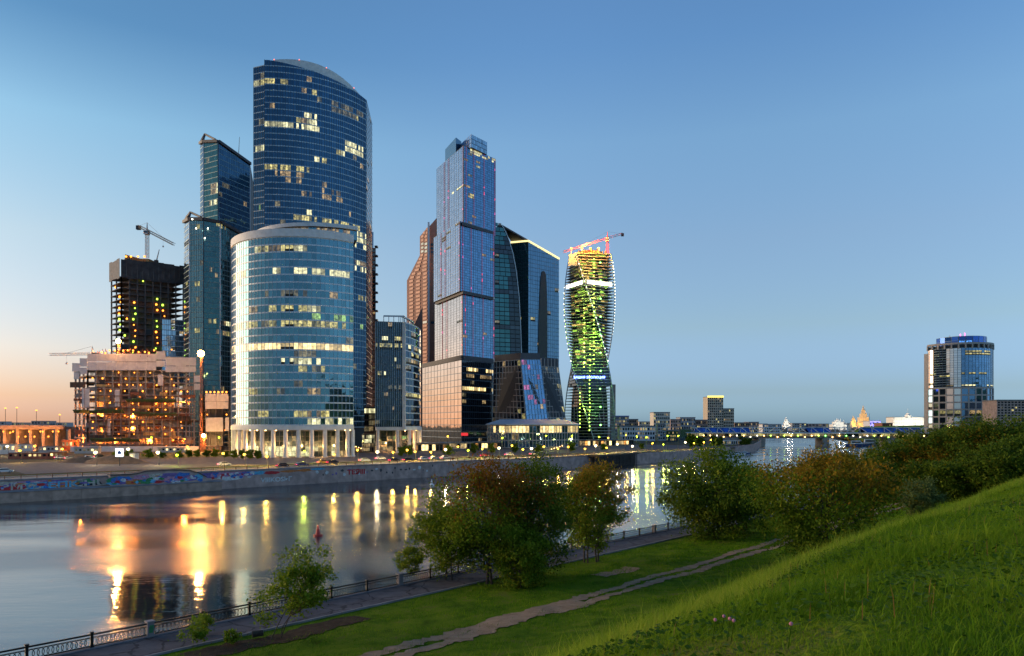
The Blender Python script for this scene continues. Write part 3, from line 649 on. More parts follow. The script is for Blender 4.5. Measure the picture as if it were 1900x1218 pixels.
# ---- blue stacked tower, three shifted blocks on a podium ----------------------------------------------
T = Tower('stacked_tower', 'tall blue mirrored tower of shifted stacked blocks with red light lines')
def corner_block(xl, xc, xr, Yc, rl, rr, pyT, pyB, nf, nbl, nbr, gl, gr, ll, lr, name, topl=None, topr=None, mull='mull_dark', band='band_slim', bh=.5, pe=1):
    a, c, d = PX(xl, Yc * rl), PX(xc, Yc), PX(xr, Yc * rr); zt, zb = ZP(pyT, Yc), (LZ if pyB is None else ZP(pyB, Yc))
    back = (a[0] + d[0] - c[0], a[1] + d[1] - c[1])
    ins = lambda p, q: p
    cen = ((a[0] + d[0]) / 2, (a[1] + d[1]) / 2)
    sh = lambda p: (p[0] + (cen[0] - p[0]) * .02, p[1] + (cen[1] - p[1]) * .02)
    T.core([sh(a), sh(c), sh(d), sh(back)], zb, zt, name=name)
    T.facade([a, c], zb, zt, nf, nbl, gl, ll, band, mull, bh=bh, seed=1, post_every=pe, tilt=.0012)
    T.facade([c, d], zb, zt, nf, nbr, gr, lr, band, mull, bh=bh, seed=2, post_every=pe, tilt=.0012)
    return a, c, d, zb, zt
Ys = 600
zs = lambda py: ZP(py, Ys)
redl = []; emit('drop_pink', (1, .12, .45), .7); emit('drop_red', (1, .04, .1), .9)
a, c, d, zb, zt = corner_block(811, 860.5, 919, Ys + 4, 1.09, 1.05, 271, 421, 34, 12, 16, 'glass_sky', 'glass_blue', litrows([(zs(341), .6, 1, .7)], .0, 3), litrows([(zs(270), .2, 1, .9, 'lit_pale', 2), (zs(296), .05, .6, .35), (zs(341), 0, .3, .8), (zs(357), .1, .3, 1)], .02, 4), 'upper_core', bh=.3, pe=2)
redl.append((a, c, d, zb, zt))
b = MB(); q = [PX(846, Ys * 1.065), PX(874, Ys * 1.012), PX(903, Ys * 1.04), PX(874, Ys * 1.09)]; b.prism(q, zt, ZP(243, Ys)); b.build('penthouse', M('core_dark'), T.o)
T.facade([q[0], q[1]], zt, ZP(243, Ys), 3, 8, 'glass_sky', None, None, 'alu'); T.facade([q[1], q[2]], zt, ZP(243, Ys), 3, 8, 'glass_mid', None, None, 'alu')
b = MB(); q = [PX(826, Ys * 1.08), PX(846, Ys * 1.035), PX(856, Ys * 1.05), PX(836, Ys * 1.1)]; b.prism(q, zt - 2, ZP(258, Ys * 1.04)); b.build('penthouse', M('glass_slate'), T.o)
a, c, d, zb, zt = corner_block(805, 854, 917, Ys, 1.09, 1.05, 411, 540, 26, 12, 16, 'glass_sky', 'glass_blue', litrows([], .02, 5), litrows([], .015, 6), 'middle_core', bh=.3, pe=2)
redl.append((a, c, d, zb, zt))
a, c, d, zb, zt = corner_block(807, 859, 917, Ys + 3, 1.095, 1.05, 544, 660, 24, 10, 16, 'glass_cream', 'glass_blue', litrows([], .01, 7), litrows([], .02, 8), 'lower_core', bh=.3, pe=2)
redl.append((a, c, d, zb, zt))
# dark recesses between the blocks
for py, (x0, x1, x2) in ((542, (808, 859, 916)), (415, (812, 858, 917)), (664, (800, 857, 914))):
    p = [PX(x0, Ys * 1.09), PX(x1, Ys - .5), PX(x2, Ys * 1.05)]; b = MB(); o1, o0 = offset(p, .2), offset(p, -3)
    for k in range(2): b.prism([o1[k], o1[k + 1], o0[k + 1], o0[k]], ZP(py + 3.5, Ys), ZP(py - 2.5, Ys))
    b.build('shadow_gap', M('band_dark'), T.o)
for (a, c, d, zb, zt) in redl:          # red light lines
    for edge, us in (((c, d), (.06, .3, .62, .97)), ((a, c), (.3, .46, .98))):
        for u in us:
            p, n_, t_ = along(list(edge), u)
            b = MB(); b.bar((p[0] + n_[0] * .55, p[1] + n_[1] * .55, zb), (p[0] + n_[0] * .55, p[1] + n_[1] * .55, zt), .16); b.build('light_line', emit('red_line', (1, .06, .12), .09), T.o)
            for k in range(3):
                if rng.random() < .6:
                    zz = rng.uniform(zb, zt - 8); p3 = (p[0] + n_[0] * .6, p[1] + n_[1] * .6)
                    b = MB(); b.bar((*p3, zz), (*p3, zz + rng.uniform(1.5, 4.5)), .2, 4, .06); b.build('light_drop', M('drop_pink' if rng.random() < .5 else 'drop_red'), T.o)
# podium
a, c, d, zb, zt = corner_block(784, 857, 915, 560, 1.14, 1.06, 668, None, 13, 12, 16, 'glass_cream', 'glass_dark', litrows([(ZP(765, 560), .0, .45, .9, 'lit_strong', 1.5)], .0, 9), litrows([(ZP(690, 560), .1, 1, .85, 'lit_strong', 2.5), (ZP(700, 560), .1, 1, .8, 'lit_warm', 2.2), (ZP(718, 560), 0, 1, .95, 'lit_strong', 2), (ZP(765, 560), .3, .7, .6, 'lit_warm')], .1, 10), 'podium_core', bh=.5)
p = [PX(784, 560 * 1.14), PX(857, 559), PX(915, 560 * 1.06)]; b = MB(); o1, o0 = offset(p, .9), offset(p, -2)
for k in range(2): b.prism([o1[k], o1[k + 1], o0[k + 1], o0[k]], zt, zt + 3.5)
b.build('podium_parapet', M('band_dark'), T.o)
T.finish()

# ---- emerald tower with arch (right of it)
T = Tower('emerald_tower', 'dark emerald glass tower with curved sail and tall black arch on its face')
Yi = 680
c0, c1, c2 = PX(948, 686), PX(980, Yi), PX(1037, Yi * 1.04); zR = ZP(482, Yi * 1.04)
zi = lambda py: ZP(py, Yi)
T.core([(c0[0], c0[1] + .5), (c1[0] , c1[1] + .7), (c2[0] - .5, c2[1] + .5), PX(1000, 780)], LZ, [zi(449), zi(449), zR, zi(449)])
zrow = lambda s: litrows([(zi(595), .0, .6, .9, 'lit_yellow', 2), (zi(592), 0, .3, .6)], .01, s)
T.facade([c0, c1], LZ, zi(449), 48, 8, 'glass_green', zrow(1), 'mull_dark', 'mull_dark', bh=.4, seed=1)
T.facade([c1, c2], LZ, zi(449), 48, 14, 'glass_slate', zrow(2), 'mull_dark', None, bh=.3, zt2=zR, seed=2)
b = MB(); o1, o0 = offset([c0, c1, c2], 1.0), offset([c0, c1, c2], -.6)
for k in range(2):
    za_, zb_ = (zi(449), zi(449)) if k == 0 else (zi(449), zR)
    b.prism([o1[k], o1[k + 1], o0[k + 1], o0[k]], [za_, zb_, zb_, za_], [za_ + 1.6, zb_ + 1.6, zb_ + 1.6, za_ + 1.6])
b.build('roof_light', emit('roof_glow', (1, .8, .35), .55), T.o)
# arch: black recessed ellipse on the right face
p, n_, t_ = along([c1, c2], .45); b = MB(); pts_ = []
zA, zB0 = zi(498), zi(668)
for k in range(25):
    q = k / 24; zz = zB0 + (zA - zB0) * math.sin(q * math.pi) ** .8 if False else None
prof = []
for q in np.linspace(0, 1, 14): prof.append((-5 * math.cos(q * math.pi / 2) ** .55 + 2 * q - 1, zB0 + (zA - zB0) * math.sin(q * math.pi / 2)))
for q in np.linspace(1, 0, 14)[1:]: prof.append((7 * math.cos(q * math.pi / 2) ** .55 + 2 * q - 1, zB0 + (zA - zB0) * math.sin(q * math.pi / 2)))
P3 = lambda w, z, e: (p[0] + t_[0] * w + n_[0] * e, p[1] + t_[1] * w + n_[1] * e, z)
b.hexa([P3(w, z, .4) for w, z in prof], [P3(w, z, .75) for w, z in prof]); b.build('arch_recess', M('core_dark'), T.o)
# bright curved rib of the sail, its glazing and domed cap
sail = [(917, 440), (919, 424), (925, 415), (931, 416), (938, 428), (945, 445), (952, 468), (958, 500), (963, 545), (966, 600), (968, 660), (968, 700)]
Ysl = 655
b = MB(); pr = [(PX(917, Ysl)[0], LZ)] + [(PX(x, Ysl)[0], ZP(y, Ysl)) for x, y in sail] + [(PX(968, Ysl)[0], LZ)]
pr = pr[::-1]
b.hexa([(x, Ysl + 1 + abs(x - pr[-1][0]) * .4, z) for x, z in pr], [(x, Ysl + 36, z) for x, z in pr]); b.build('sail_core', M('core_dark'), T.o)
for z in np.arange(LZ + 2, ZP(420, Ysl), 4.0):
    y_px = HZ - (z + 1.5 - EYE) * F / Ysl
    xr = next((sail[k][0] + (sail[k + 1][0] - sail[k][0]) * (y_px - sail[k][1]) / (sail[k + 1][1] - sail[k][1]) for k in range(3, len(sail) - 1) if sail[k][1] <= y_px <= sail[k + 1][1]), 968)
    xa, xb = PX(917.5, Ysl)[0], PX(xr - 1, Ysl)[0]
    dk = abs(y_px - 462) < 5 or abs(y_px - 537) < 4 or abs(y_px - 605) < 4
    n_p = max(2, int((xb - xa) / 4))
    for q in range(n_p):
        w = (xb - xa) / n_p; xx = xa + w * (q + .5)
        mt = 'glass_dark' if dk else ('glass_emerald' if q < n_p * .6 else 'glass_deep')
        lt_ = (not dk) and rng.random() < .03
        T.panes.append(((xx, Ysl + .6 + (xx - xa) * .4, z + 1.8), (.928, .371, 0), (.371, -.928, 0), (0, 0, 1), w * .98, 3.3, 'lit_dim' if lt_ else ('glass_green' if mt == 'glass_emerald' and q < n_p * .6 else mt), rng.gauss(0, .006), lt_))
for k in range(3, len(sail) - 1):
    a, c = sail[k], sail[k + 1]; b = MB(); xo = PX(917, Ysl)[0]
    f3 = lambda s_: (PX(s_[0], Ysl)[0], Ysl + .2 + (PX(s_[0], Ysl)[0] - xo) * .4, ZP(s_[1], Ysl)); b.bar(f3(a), f3(c), .5); b.build('curved_rib', M('band_grey'), T.o)
b = MB(); a3 = (PX(931, Ysl)[0], Ysl + 6, ZP(416, Ysl)); b.bar(a3, (PX(985, Yi)[0], Yi + 8, ZP(446, Yi)), 1.0); b.bar((PX(985, Yi)[0], Yi + 8, ZP(446, Yi)), (PX(1033, Yi * 1.04)[0], Yi * 1.04 + 4, zR + 1), 1.0); b.build('roof_ridge', M('band_dark'), T.o)
rf = [(PX(931, Ysl)[0], Ysl + 8, ZP(416, Ysl)), (PX(985, Yi)[0], Yi + 10, ZP(444, Yi)), (PX(978, Yi)[0], Yi + 2, zi(449)), (PX(952, 690)[0], 692, zi(449))]
b = MB(); b.hexa(rf[::-1], [(x, y + 1, z + .3) for x, y, z in rf[::-1]]); b.build('sloped_roof', M('band_dark'), T.o)
T.finish()

# ---- twisted tower under construction
T = Tower('twisted_tower', 'twisted tower of stacked floor plates lit green with orange construction lights on top')
lit('lit_lime', (.55, 1, .1), .5, lo=.1); lit('lit_olive', (1, .7, .18), .34, lo=.1)
Ye = 760; cx, cy = PX(1093.5, Ye)[0], Ye
wE = 65 / F * Ye; h2 = wE / 2
zbot, ztop = LZ, ZP(478, Ye); nfl = 62
ang = lambda z: R(45) * ((HZ - (z - EYE) * F / Ye) - 690) / 115       # square-on where the outline is narrowest
b = MB(); b.box(-h2, h2, -h2, h2, -.28, .28); slabm = b.mesh('floor_slab', M('slab'))
b = MB(); b.box(-h2 * .66, h2 * .66, -h2 * .66, h2 * .66, 0, 1); b.mesh('x', M('core_dark'))
for k in range(nfl + 1):
    z = zbot + (ztop - zbot) * k / nfl
    o = bpy.data.objects.new('floor_slab', slabm); link(o, T.o); o.location = (cx, cy, z); o.rotation_euler = (0, 0, ang(z))
    if k < nfl:
        fh = (ztop - zbot) / nfl; a_ = ang(z); py = HZ - (z - EYE) * F / Ye
        r = h2 * (.97 if 690 < py < 722 else .74)
        # glazed / shuttered inner wall per storey, a few panels per side
        for sd in range(4):
            aa = a_ + sd * math.pi / 2; nx, ny_ = math.sin(aa), -math.cos(aa); tx, ty = math.cos(aa), math.sin(aa)
            if ny_ > .35: continue
            for q in range(5):
                w = 2 * r / 5; off = -r + w * (q + .5)
                m_ = 'glass_dark' if rng.random() < .8 else 'concrete_dark'
                if py < 690 and rng.random() < .5: m_ = rng.choice(['lit_lime', 'lit_lime', 'lit_olive', 'lit_olive', 'lit_dim'])
                T.panes.append(((cx + nx * r + tx * off, cy + ny_ * r + ty * off, z + fh * .5), (tx, ty, 0), (nx, ny_, 0), (0, 0, 1), w * .96, fh * .8, m_, 0, m_.startswith('lit')))
b = MB(); b.bar((cx, cy, LZ), (cx, cy, ztop + 5), h2 * .6, 8); b.build('core', M('concrete_dark'), T.o)
for s4 in range(4):            # spiral corner beams with white lights
    b = MB(); pts_ = []
    for k in range(0, 63):
        z = zbot + (ztop - zbot) * k / 62; aa = ang(z) + R(45) + s4 * math.pi / 2; rr_ = h2 * 1.414 + .15; pts_.append((cx + rr_ * math.cos(aa), cy + rr_ * math.sin(aa), z))
    for p_, q_ in zip(pts_[:-1], pts_[1:]): b.bar(p_, q_, .55)
    b.build('spiral_beam', M('band_grey'), T.o)
    for k in range(26, 60, 2 if s4 else 1):
        x, y, z = pts_[k]; 
        if y > cy + 8: continue
        b = MB(); b.ball((cx + (x - cx) * 1.02, cy + (y - cy) * 1.04, z + .6), .38, 6, 4); b.build('edge_lamp', M('white_led'), T.o)
for x, col, y0, y1, stp in ((1084, 'lime_led', 575, 690, 9), (1102, 'lime_led', 485, 685, 8), (1084, 'amber_led', 640, 660, 7), (1114, 'green_led', 492, 800, 33), (1076, 'lime_led', 730, 800, 7), (1094, 'lime_led', 700, 800, 7), (1095, 'lime_led', 640, 700, 10)):
    for y in range(y0, y1, stp):
        z = ZP(y, Ye - 16); X, Yy = PX(x + rng.uniform(-.5, .5), Ye - 27); b = MB(); b.ball((X, Yy, z), .75 if stp > 20 else .5, 6, 4); b.build('hoist_lamp', M(col), T.o)
# lit ring storey, sign and top formwork with floodlights
def ringband(py0, py1, mat, name, k=1.03):
    z0, z1 = ZP(py0, Ye), ZP(py1, Ye); b = MB(); aa = ang((z0 + z1) / 2)
    for sd in range(4):
        a_ = aa + sd * math.pi / 2; nx, ny_ = math.sin(a_), -math.cos(a_); tx, ty = math.cos(a_), math.sin(a_); r = h2 * k
        if ny_ < .2: b.prism([(cx + nx * r - tx * r * .8, cy + ny_ * r - ty * r * .8), (cx + nx * r + tx * r * .8, cy + ny_ * r + ty * r * .8), (cx + nx * (r - .3) + tx * r * .8, cy + ny_ * (r - .3) + ty * r * .8), (cx + nx * (r - .3) - tx * r * .8, cy + ny_ * (r - .3) - ty * r * .8)], z0, z1)
    b.build(name, M(mat), T.o)
ringband(534.5, 529, 'white_led', 'light_band')
X0, X1 = PX(1072, Ye - 26)[0], PX(1117, Ye - 26)[0]
b = MB(); b.box(X0, X1, Ye - 21.5, Ye - 20.8, ZP(706, Ye), ZP(699, Ye)); b.build('sign_board', M('core_dark'), T.o)
fc = bpy.data.curves.new('sign_lettering', 'FONT'); fc.body = '\u0411\u0410\u0428\u041d\u042f \u042d\u0412\u041e\u041b\u042e\u0426\u0418\u042f'; fc.size = 3.2; fc.extrude = .1; fc.align_x = 'CENTER'
to = bpy.data.objects.new('t', fc); COL.objects.link(to); dg = bpy.context.evaluated_depsgraph_get(); tm = bpy.data.meshes.new_from_object(to.evaluated_get(dg)); bpy.data.objects.remove(to)
tm.materials.clear(); tm.materials.append(M('blue_led')); o = link(bpy.data.objects.new('sign_lettering', tm), T.o); o.rotation_euler = (R(90), 0, 0); o.location = ((X0 + X1) / 2, Ye - 21.8, ZP(705, Ye))
b = MB()
for k in range(16):
    a_ = 2 * math.pi * k / 16; b.bar((cx + 17 * math.cos(a_), cy + 17 * math.sin(a_), ztop), (cx + 17 * math.cos(a_), cy + 17 * math.sin(a_), ztop + rng.uniform(3, 6)), .8)
b.bar((cx, cy, ztop), (cx, cy, ztop + 4.5), 14, 10); b.build('formwork', plain('formwork_tan', (.5, .28, .1), .8), T.o)
for x in (1060, 1080, 1095, 1111):
    b = MB(); p = PX(x, Ye - 12); b.bar((*p, ztop), (*p, ztop + 6), .2); b.ball((*p, ztop + 6.6), 1.0, 8, 5); b.build('flood_lamp', emit('flood_small', (1, .3, .03), 3), T.o)
lg = bpy.data.lights.new('flood_light', 'POINT'); lg.energy = 70000; lg.color = (1, .36, .06); lg.shadow_soft_size = 1; lo_ = bpy.data.objects.new('flood_light', lg); link(lo_, T.o); lo_.location = (cx, cy - 8, ztop + 13)
b = MB(); p = PX(1064, Ye - 16); b.box(p[0] - 5, p[0] + 6, p[1], p[1] + 1, ZP(500, Ye), ZP(478, Ye)); b.build('screen_panel', M('white_panel'), T.o)
b = MB(); p = PX(1137, Ye); b.box(p[0] - 2.5, p[0] + 2.5, p[1] - 3, p[1] + 3, LZ, ZP(714, Ye)); b.build('hoist_shaft', M('concrete'), T.o)
for x, y, e, cl in ((1090, 505, 7000, (1, .6, .1)), (1075, 560, 6000, (.6, 1, .12)), (1110, 560, 6000, (.7, 1, .12)), (1080, 620, 7000, (.45, 1, .1)), (1108, 640, 7000, (.45, 1, .1)), (1086, 670, 5000, (.4, 1, .1)), (1084, 760, 2500, (.6, 1, .1)), (1108, 760, 2500, (.3, 1, .2))):
    lg = bpy.data.lights.new('hoist_light', 'POINT'); lg.energy = e * .55; lg.color = cl; lg.shadow_soft_size = .6; lo_ = bpy.data.objects.new('hoist_light', lg); link(lo_, T.o); lo_.location = (PX(x, Ye - 29)[0], Ye - 29, ZP(y, Ye - 20))
for x in (1066, 1092, 1118):
    lg = bpy.data.lights.new('flood_light', 'POINT'); lg.energy = 9000; lg.color = (1, .4, .06); lg.shadow_soft_size = .6; lo_ = bpy.data.objects.new('flood_light', lg); link(lo_, T.o); lo_.location = (PX(x, Ye - 28)[0], Ye - 28, ztop + 1)
T.finish(keep=250)
# ================================================================ podium pods, construction, bridge, far city
def leaning(name, label, quads, cat='building'):
    """low building of leaning walls: quads = list of (bottom-left, bottom-right, top-right, top-left) in (px, py, Y), rows, cols, glass, lit share, material of the grid"""
    T = Tower(name, label, cat)
    return T
def P3(px, py, Y): x, y = PX(px, Y); return Vector((x, y, ZP(py, Y)))
def wallgrid(T, bl, br, tr, tl, nr_, nc, gl, litm, share, grid, seed=1, thick=.5, gw=.5):
    """leaning wall: grid bars plus panes"""
    rr = random.Random(seed); bl, br, tr, tl = [Vector(v) for v in (bl, br, tr, tl)]
    n_ = (br - bl).cross(tl - bl).normalized()
    pt = lambda u, v: (bl * (1 - u) + br * u) * (1 - v) + (tl * (1 - u) + tr * u) * v
    b = MB(); b.face([p - n_ * .1 for p in (bl, br, tr, tl)]); b.hexa([p - n_ * .1 for p in (bl, br, tr, tl)], [p - n_ * 1.0 for p in (bl, br, tr, tl)]); b.build('wall_backing', M('core_dark'), T.o)
    for i in range(nr_):
        for j in range(nc):
            c = pt((j + .5) / nc, (i + .5) / nr_) + n_ * .05; tx = (pt((j + 1) / nc, (i + .5) / nr_) - pt(j / nc, (i + .5) / nr_)); up = (pt((j + .5) / nc, (i + 1) / nr_) - pt((j + .5) / nc, i / nr_))
            w, h = tx.length, up.length; mt = rr.choice(litm) if rr.random() < share else None
            T.panes.append((tuple(c), tuple(tx.normalized()), tuple(n_), tuple(up.normalized()), w * .97, h * .97, mt or (gl if isinstance(gl, str) else gl(i, j)), rr.gauss(0, .006), mt is not None))
    for i in range(nr_ + 1):
        b = MB(); b.bar(pt(0, i / nr_) + n_ * .25, pt(1, i / nr_) + n_ * .25, gw * .6); b.build('transom', M(grid), T.o)
    for j in range(nc + 1):
        b = MB(); b.bar(pt(j / nc, 0) + n_ * .25, pt(j / nc, 1) + n_ * .25, gw * .5); b.build('mullion', M(grid), T.o)
plain('frame_cream', (.45, .4, .36), .6, var=.1)
# pod with grid face and blue leaning face
T = Tower('leaning_pavilion', 'leaning glass pavilion with cream grid wall and pink-lit blue face at the towers foot', 'building')
Yp = 520
wallgrid(T, P3(914, 786, Yp * 1.05), P3(977, 790, Yp), P3(966, 668, Yp + 4), P3(917, 672, Yp * 1.05 + 4), 11, 9, lambda i, j: 'glass_cream' if 2 < j < 6 and i > 3 else 'glass_dark', ['lit_warm', 'lit_yellow', 'lit_dim'], .25, 'frame_cream', 3)
wallgrid(T, P3(978, 790, Yp), P3(1017, 786, Yp * 1.03), P3(1002, 668, Yp * 1.03 + 4), P3(966.5, 668, Yp + 4), 13, 7, 'glass_blue', ['lit_pink', 'lit_pink', 'lit_warm'], .15, 'band_blue', 4, gw=.3)
b = MB(); t4 = [P3(917, 672, Yp * 1.05 + 4), P3(966, 668, Yp + 4), P3(1002, 668, Yp * 1.03 + 4), P3(960, 668, Yp * 1.09)]
b.hexa(t4, [v + Vector((0, 0, (ZP(655, Yp) - ZP(668, Yp)))) for v in t4]); b.build('parapet', M('band_dark'), T.o)
b = MB(); b.hexa([P3(916, 788, Yp * 1.05 + 2), P3(977, 792, Yp + 2), P3(1016, 788, Yp * 1.03 + 2), P3(960, 788, Yp * 1.1)], [v + Vector((0, 1, -.2)) for v in t4]); b.build('core', M('core_dark'), T.o)
T.finish()
T = Tower('leaning_annex', 'narrow leaning annex with cream grid and warm windows right of the pavilion', 'building')
Yq = 560
wallgrid(T, P3(1003, 786, Yq), P3(1050, 786, Yq * 1.03), P3(1036, 682, Yq * 1.03 + 3), P3(1003, 680, Yq + 3), 10, 8, 'glass_dark', ['lit_warm', 'lit_yellow', 'lit_dim'], .3, 'frame_cream', 5)
b = MB(); t4 = [P3(1003, 680, Yq + 3), P3(1036, 682, Yq * 1.03 + 3), P3(1036, 682, Yq * 1.08), P3(1003, 680, Yq * 1.08)]
b.hexa(t4, [v + Vector((0, 0, 7)) for v in t4]); b.hexa([P3(1003, 788, Yq + 2), P3(1050, 788, Yq * 1.03 + 2), P3(1048, 788, Yq * 1.08), P3(1003, 788, Yq * 1.08)], t4); b.build('core', M('band_dark'), T.o)
for k in range(6): piece('parapet_post', 'frame_cream', P3(1004 + k * 6.3, 674, Yq + 2 + k * 3), (1, .3, 0), (.3, -1, 0), (0, 0, 1), .5, .5, 7, T.o)
T.finish()
# low glazed gallery, brightly lit
T = Tower('glass_gallery', 'low brightly lit glass gallery with curved roof along the towers foot', 'pavilion')
g0 = [PX(905, 470), PX(940, 462), PX(1000, 462), PX(1072, 480)]
gal = []
for a, c in zip(g0[:-1], g0[1:]): gal += [(a[0] + (c[0] - a[0]) * k / 8, a[1] + (c[1] - a[1]) * k / 8) for k in range(8)]
gal.append(g0[-1]); zt = ZP(789, 466)
T.core(offset(gal, -.6) + [PX(1070, 505), PX(908, 500)], LZ, zt, 'concrete_dark')
T.facade(gal, LZ + .5, zt - .4, 3, 30, 'glass_blue', litrows([(ZP(796, 466), .08, 1, .95, 'lit_strong', 3)], .06, 3), 'frame_cream', 'frame_cream', bh=.5, mw=.4)
b = MB(); o1, o0 = offset(gal, 2.5), offset(gal, -14)
for k in range(len(gal) - 1): b.hexa([(*o1[k], zt), (*o1[k + 1], zt), (*o0[k + 1], zt + 3), (*o0[k], zt + 3)], [(*o1[k], zt + .6), (*o1[k + 1], zt + .6), (*o0[k + 1], zt + 3.8), (*o0[k], zt + 3.8)])
b.build('roof', M('band_grey'), T.o)
T.finish()

# ---- unfinished tower, left (E): dark concrete frame behind safety screens
def frame_block(T, xl, xc, xr, Yl, Yc, Yr, zb, zt, nf, ncl, ncr, depth, slabm='concrete_dark', colm='concrete_dark', lamp=None, lampshare=.0, seed=1, lampr=.5):
    rr = random.Random(seed); a, c, d = PX(xl, Yl), PX(xc, Yc), PX(xr, Yr); bk = (a[0] + d[0] - c[0], a[1] + d[1] - c[1])
    cen = ((a[0] + d[0]) / 2, (a[1] + d[1]) / 2); sh = lambda p, k: (p[0] + (cen[0] - p[0]) * k, p[1] + (cen[1] - p[1]) * k)
    b = MB(); b.prism([sh(p, .35) for p in (a, c, d, bk)], zb, zt); b.build('core', M(colm), T.o)
    fh = (zt - zb) / nf
    b = MB(); b.prism([a, c, d, bk], -.25, .25); sm = b.mesh('floor_slab', M(slabm))
    for k in range(nf + 1):
        o = bpy.data.objects.new('floor_slab', sm); link(o, T.o); o.location = (0, 0, zb + fh * k)
    for (p, q, n) in ((a, c, ncl), (c, d, ncr)):
        for j in range(n + 1):
            x, y = p[0] + (q[0] - p[0]) * j / n, p[1] + (q[1] - p[1]) * j / n; x, y = sh((x, y), .03)
            b = MB(); b.bar((x, y, zb), (x, y, zt), .55); b.build('column', M(colm), T.o)
        if lamp:
            for k in range(nf):
                for j in range(n):
                    if rr.random() < (lampshare if not callable(lampshare) else lampshare(k, j)):
                        u = (j + rr.uniform(.3, .7)) / n; x, y = sh((p[0] + (q[0] - p[0]) * u, p[1] + (q[1] - p[1]) * u), .06)
                        b = MB(); b.ball((x, y, zb + fh * k + fh * .62), lampr * rr.uniform(.7, 1.2), 6, 4); b.build('work_lamp', M(rr.choice(lamp)), T.o)
    return a, c, d, bk, fh
plain('net_dark', (.05, .055, .06), .9, var=.4, scale=.3); plain('net_grey', (.2, .2, .2), .8, var=.2); plain('net_brown', (.14, .085, .055), .9, var=.5, scale=.12)
emit('site_amber', (1, .27, .03), 1.8); emit('site_green', (.55, 1, .08), 1.1)
T = Tower('unfinished_tower', 'dark unfinished concrete tower with safety screens at its top and rows of work lamps')
a, c, d, bk, fh = frame_block(T, 205, 224, 342, 535, 520, 545, LZ, ZP(516, 525), 30, 2, 8, 40, lamp=['site_amber', 'site_green', 'site_amber'], lampshare=lambda k, j: .85 if j in (1, 4, 5) and 12 < k < 27 else .10, lampr=.75)
zt = ZP(516, 525)
for (p, q, n, m_) in ((a, c, 4, 'net_grey'), (c, d, 12, 'net_dark')):
    for j in range(n):
        u0, u1 = j / n, (j + 1) / n; x0, y0, x1, y1 = p[0] + (q[0] - p[0]) * u0, p[1] + (q[1] - p[1]) * u0, p[0] + (q[0] - p[0]) * u1, p[1] + (q[1] - p[1]) * u1
        tx = Vector((x1 - x0, y1 - y0, 0)); w = tx.length; tx.normalize(); n_ = Vector((tx.y, -tx.x, 0))
        piece('screen_panel', m_, ((x0 + x1) / 2 + n_.x * .8, (y0 + y1) / 2 + n_.y * .8, (zt + ZP(478, 520)) / 2 - 1), tx, n_, (0, 0, 1), w * .985, .25, ZP(478, 520) - zt + rng.uniform(-1, 1.2), T.o)
for k in range(14):         # netting panels over some bays
    j = rng.choice([0, 2, 3, 6]); kk = rng.randint(6, 24); u0 = j / 8; x0, y0 = c[0] + (d[0] - c[0]) * u0, c[1] + (d[1] - c[1]) * u0; tx = Vector((d[0] - c[0], d[1] - c[1], 0)).normalized(); w = math.dist(c, d) / 8; n_ = Vector((tx.y, -tx.x, 0))
    piece('net_panel', 'net_dark', (x0 + tx.x * w / 2 + n_.x * .3, y0 + tx.y * w / 2 + n_.y * .3, LZ + fh * (kk + .5)), tx, n_, (0, 0, 1), w * .93, .1, fh * .85, T.o)
for k in range(9): piece('net_panel', 'net_brown', (c[0] + (d[0] - c[0]) * .3 * (k % 3 + .5) * .8, c[1] + (d[1] - c[1]) * .3 * (k % 3 + .5) * .8 - .5, LZ + fh * (7.5 + 1.0 * (k // 3))), Vector((d[0] - c[0], d[1] - c[1], 0)).normalized(), (0, -1, 0), (0, 0, 1), 11, .1, fh * .8, T.o)
g0, g1 = PX(302, 534), PX(342, 541)       # the glazed lower right corner
T.facade([(g0[0], g0[1] - 1.2), (g1[0], g1[1] - 1.2)], ZP(720, 536), ZP(594, 536), 13, 10, 'glass_mid', litrows([], .16, 5), 'band_grey', 'mull_dark', bh=.6, seed=4)
b = MB(); zz = ZP(478, 520) - 1      # roof formwork
for k in range(12): x = PX(236 + k * 3.2, 535)[0]; b.box(x, x + .35, 532, 546, zz - 3, zz + 6 - k * .35)
b.box(PX(232, 535)[0], PX(277, 535)[0], 534, 548, zz - 3, zz + 3.4); b.build('roof_formwork', plain('formwork_yellow', (.55, .33, .12), .7), T.o)
for x in (234, 243, 256, 268):
    p = PX(x, 528); b = MB(); b.ball((*p, zz + 3.5), .7); b.build('flood_lamp', M('site_amber'), T.o)
T.finish()

# ---- the big site podium (F): white formwork screens over an orange-lit concrete frame
T = Tower('site_podium', 'wide concrete building site lit orange with white formwork screens along its top', 'building')
Yf = 420
zt = ZP(686, Yf)
a, c, d, bk, fh = frame_block(T, 137, 160, 364, 440, Yf, 432, LZ, zt, 13, 3, 13, 40, 'concrete', 'concrete', ['lamp_site'] if False else ['site_amber'], lambda k, j: .55 if k in (6, 7, 8, 9, 10, 11) else .3, 7, .5)
on = lambda px, Y: (PX(px, Y)[0], Y)
rowY = lambda px: Yf + (px - 160) / 204 * 12 - 1.3
def screen(x0, x1, y0, y1, m='white_panel', dy=0):
    p, q = on(x0, rowY(x0) + dy), on(x1, rowY(x1) + dy); w = math.dist(p, q); tx = ((q[0] - p[0]) / w, (q[1] - p[1]) / w, 0)
    piece('formwork_screen', m, ((p[0] + q[0]) / 2, (p[1] + q[1]) / 2, (ZP(y0, rowY(x0)) + ZP(y1, rowY(x0))) / 2), tx, (tx[1], -tx[0], 0), (0, 0, 1), w * .985, .3, ZP(y0, Yf) - ZP(y1, Yf) - .15, T.o)
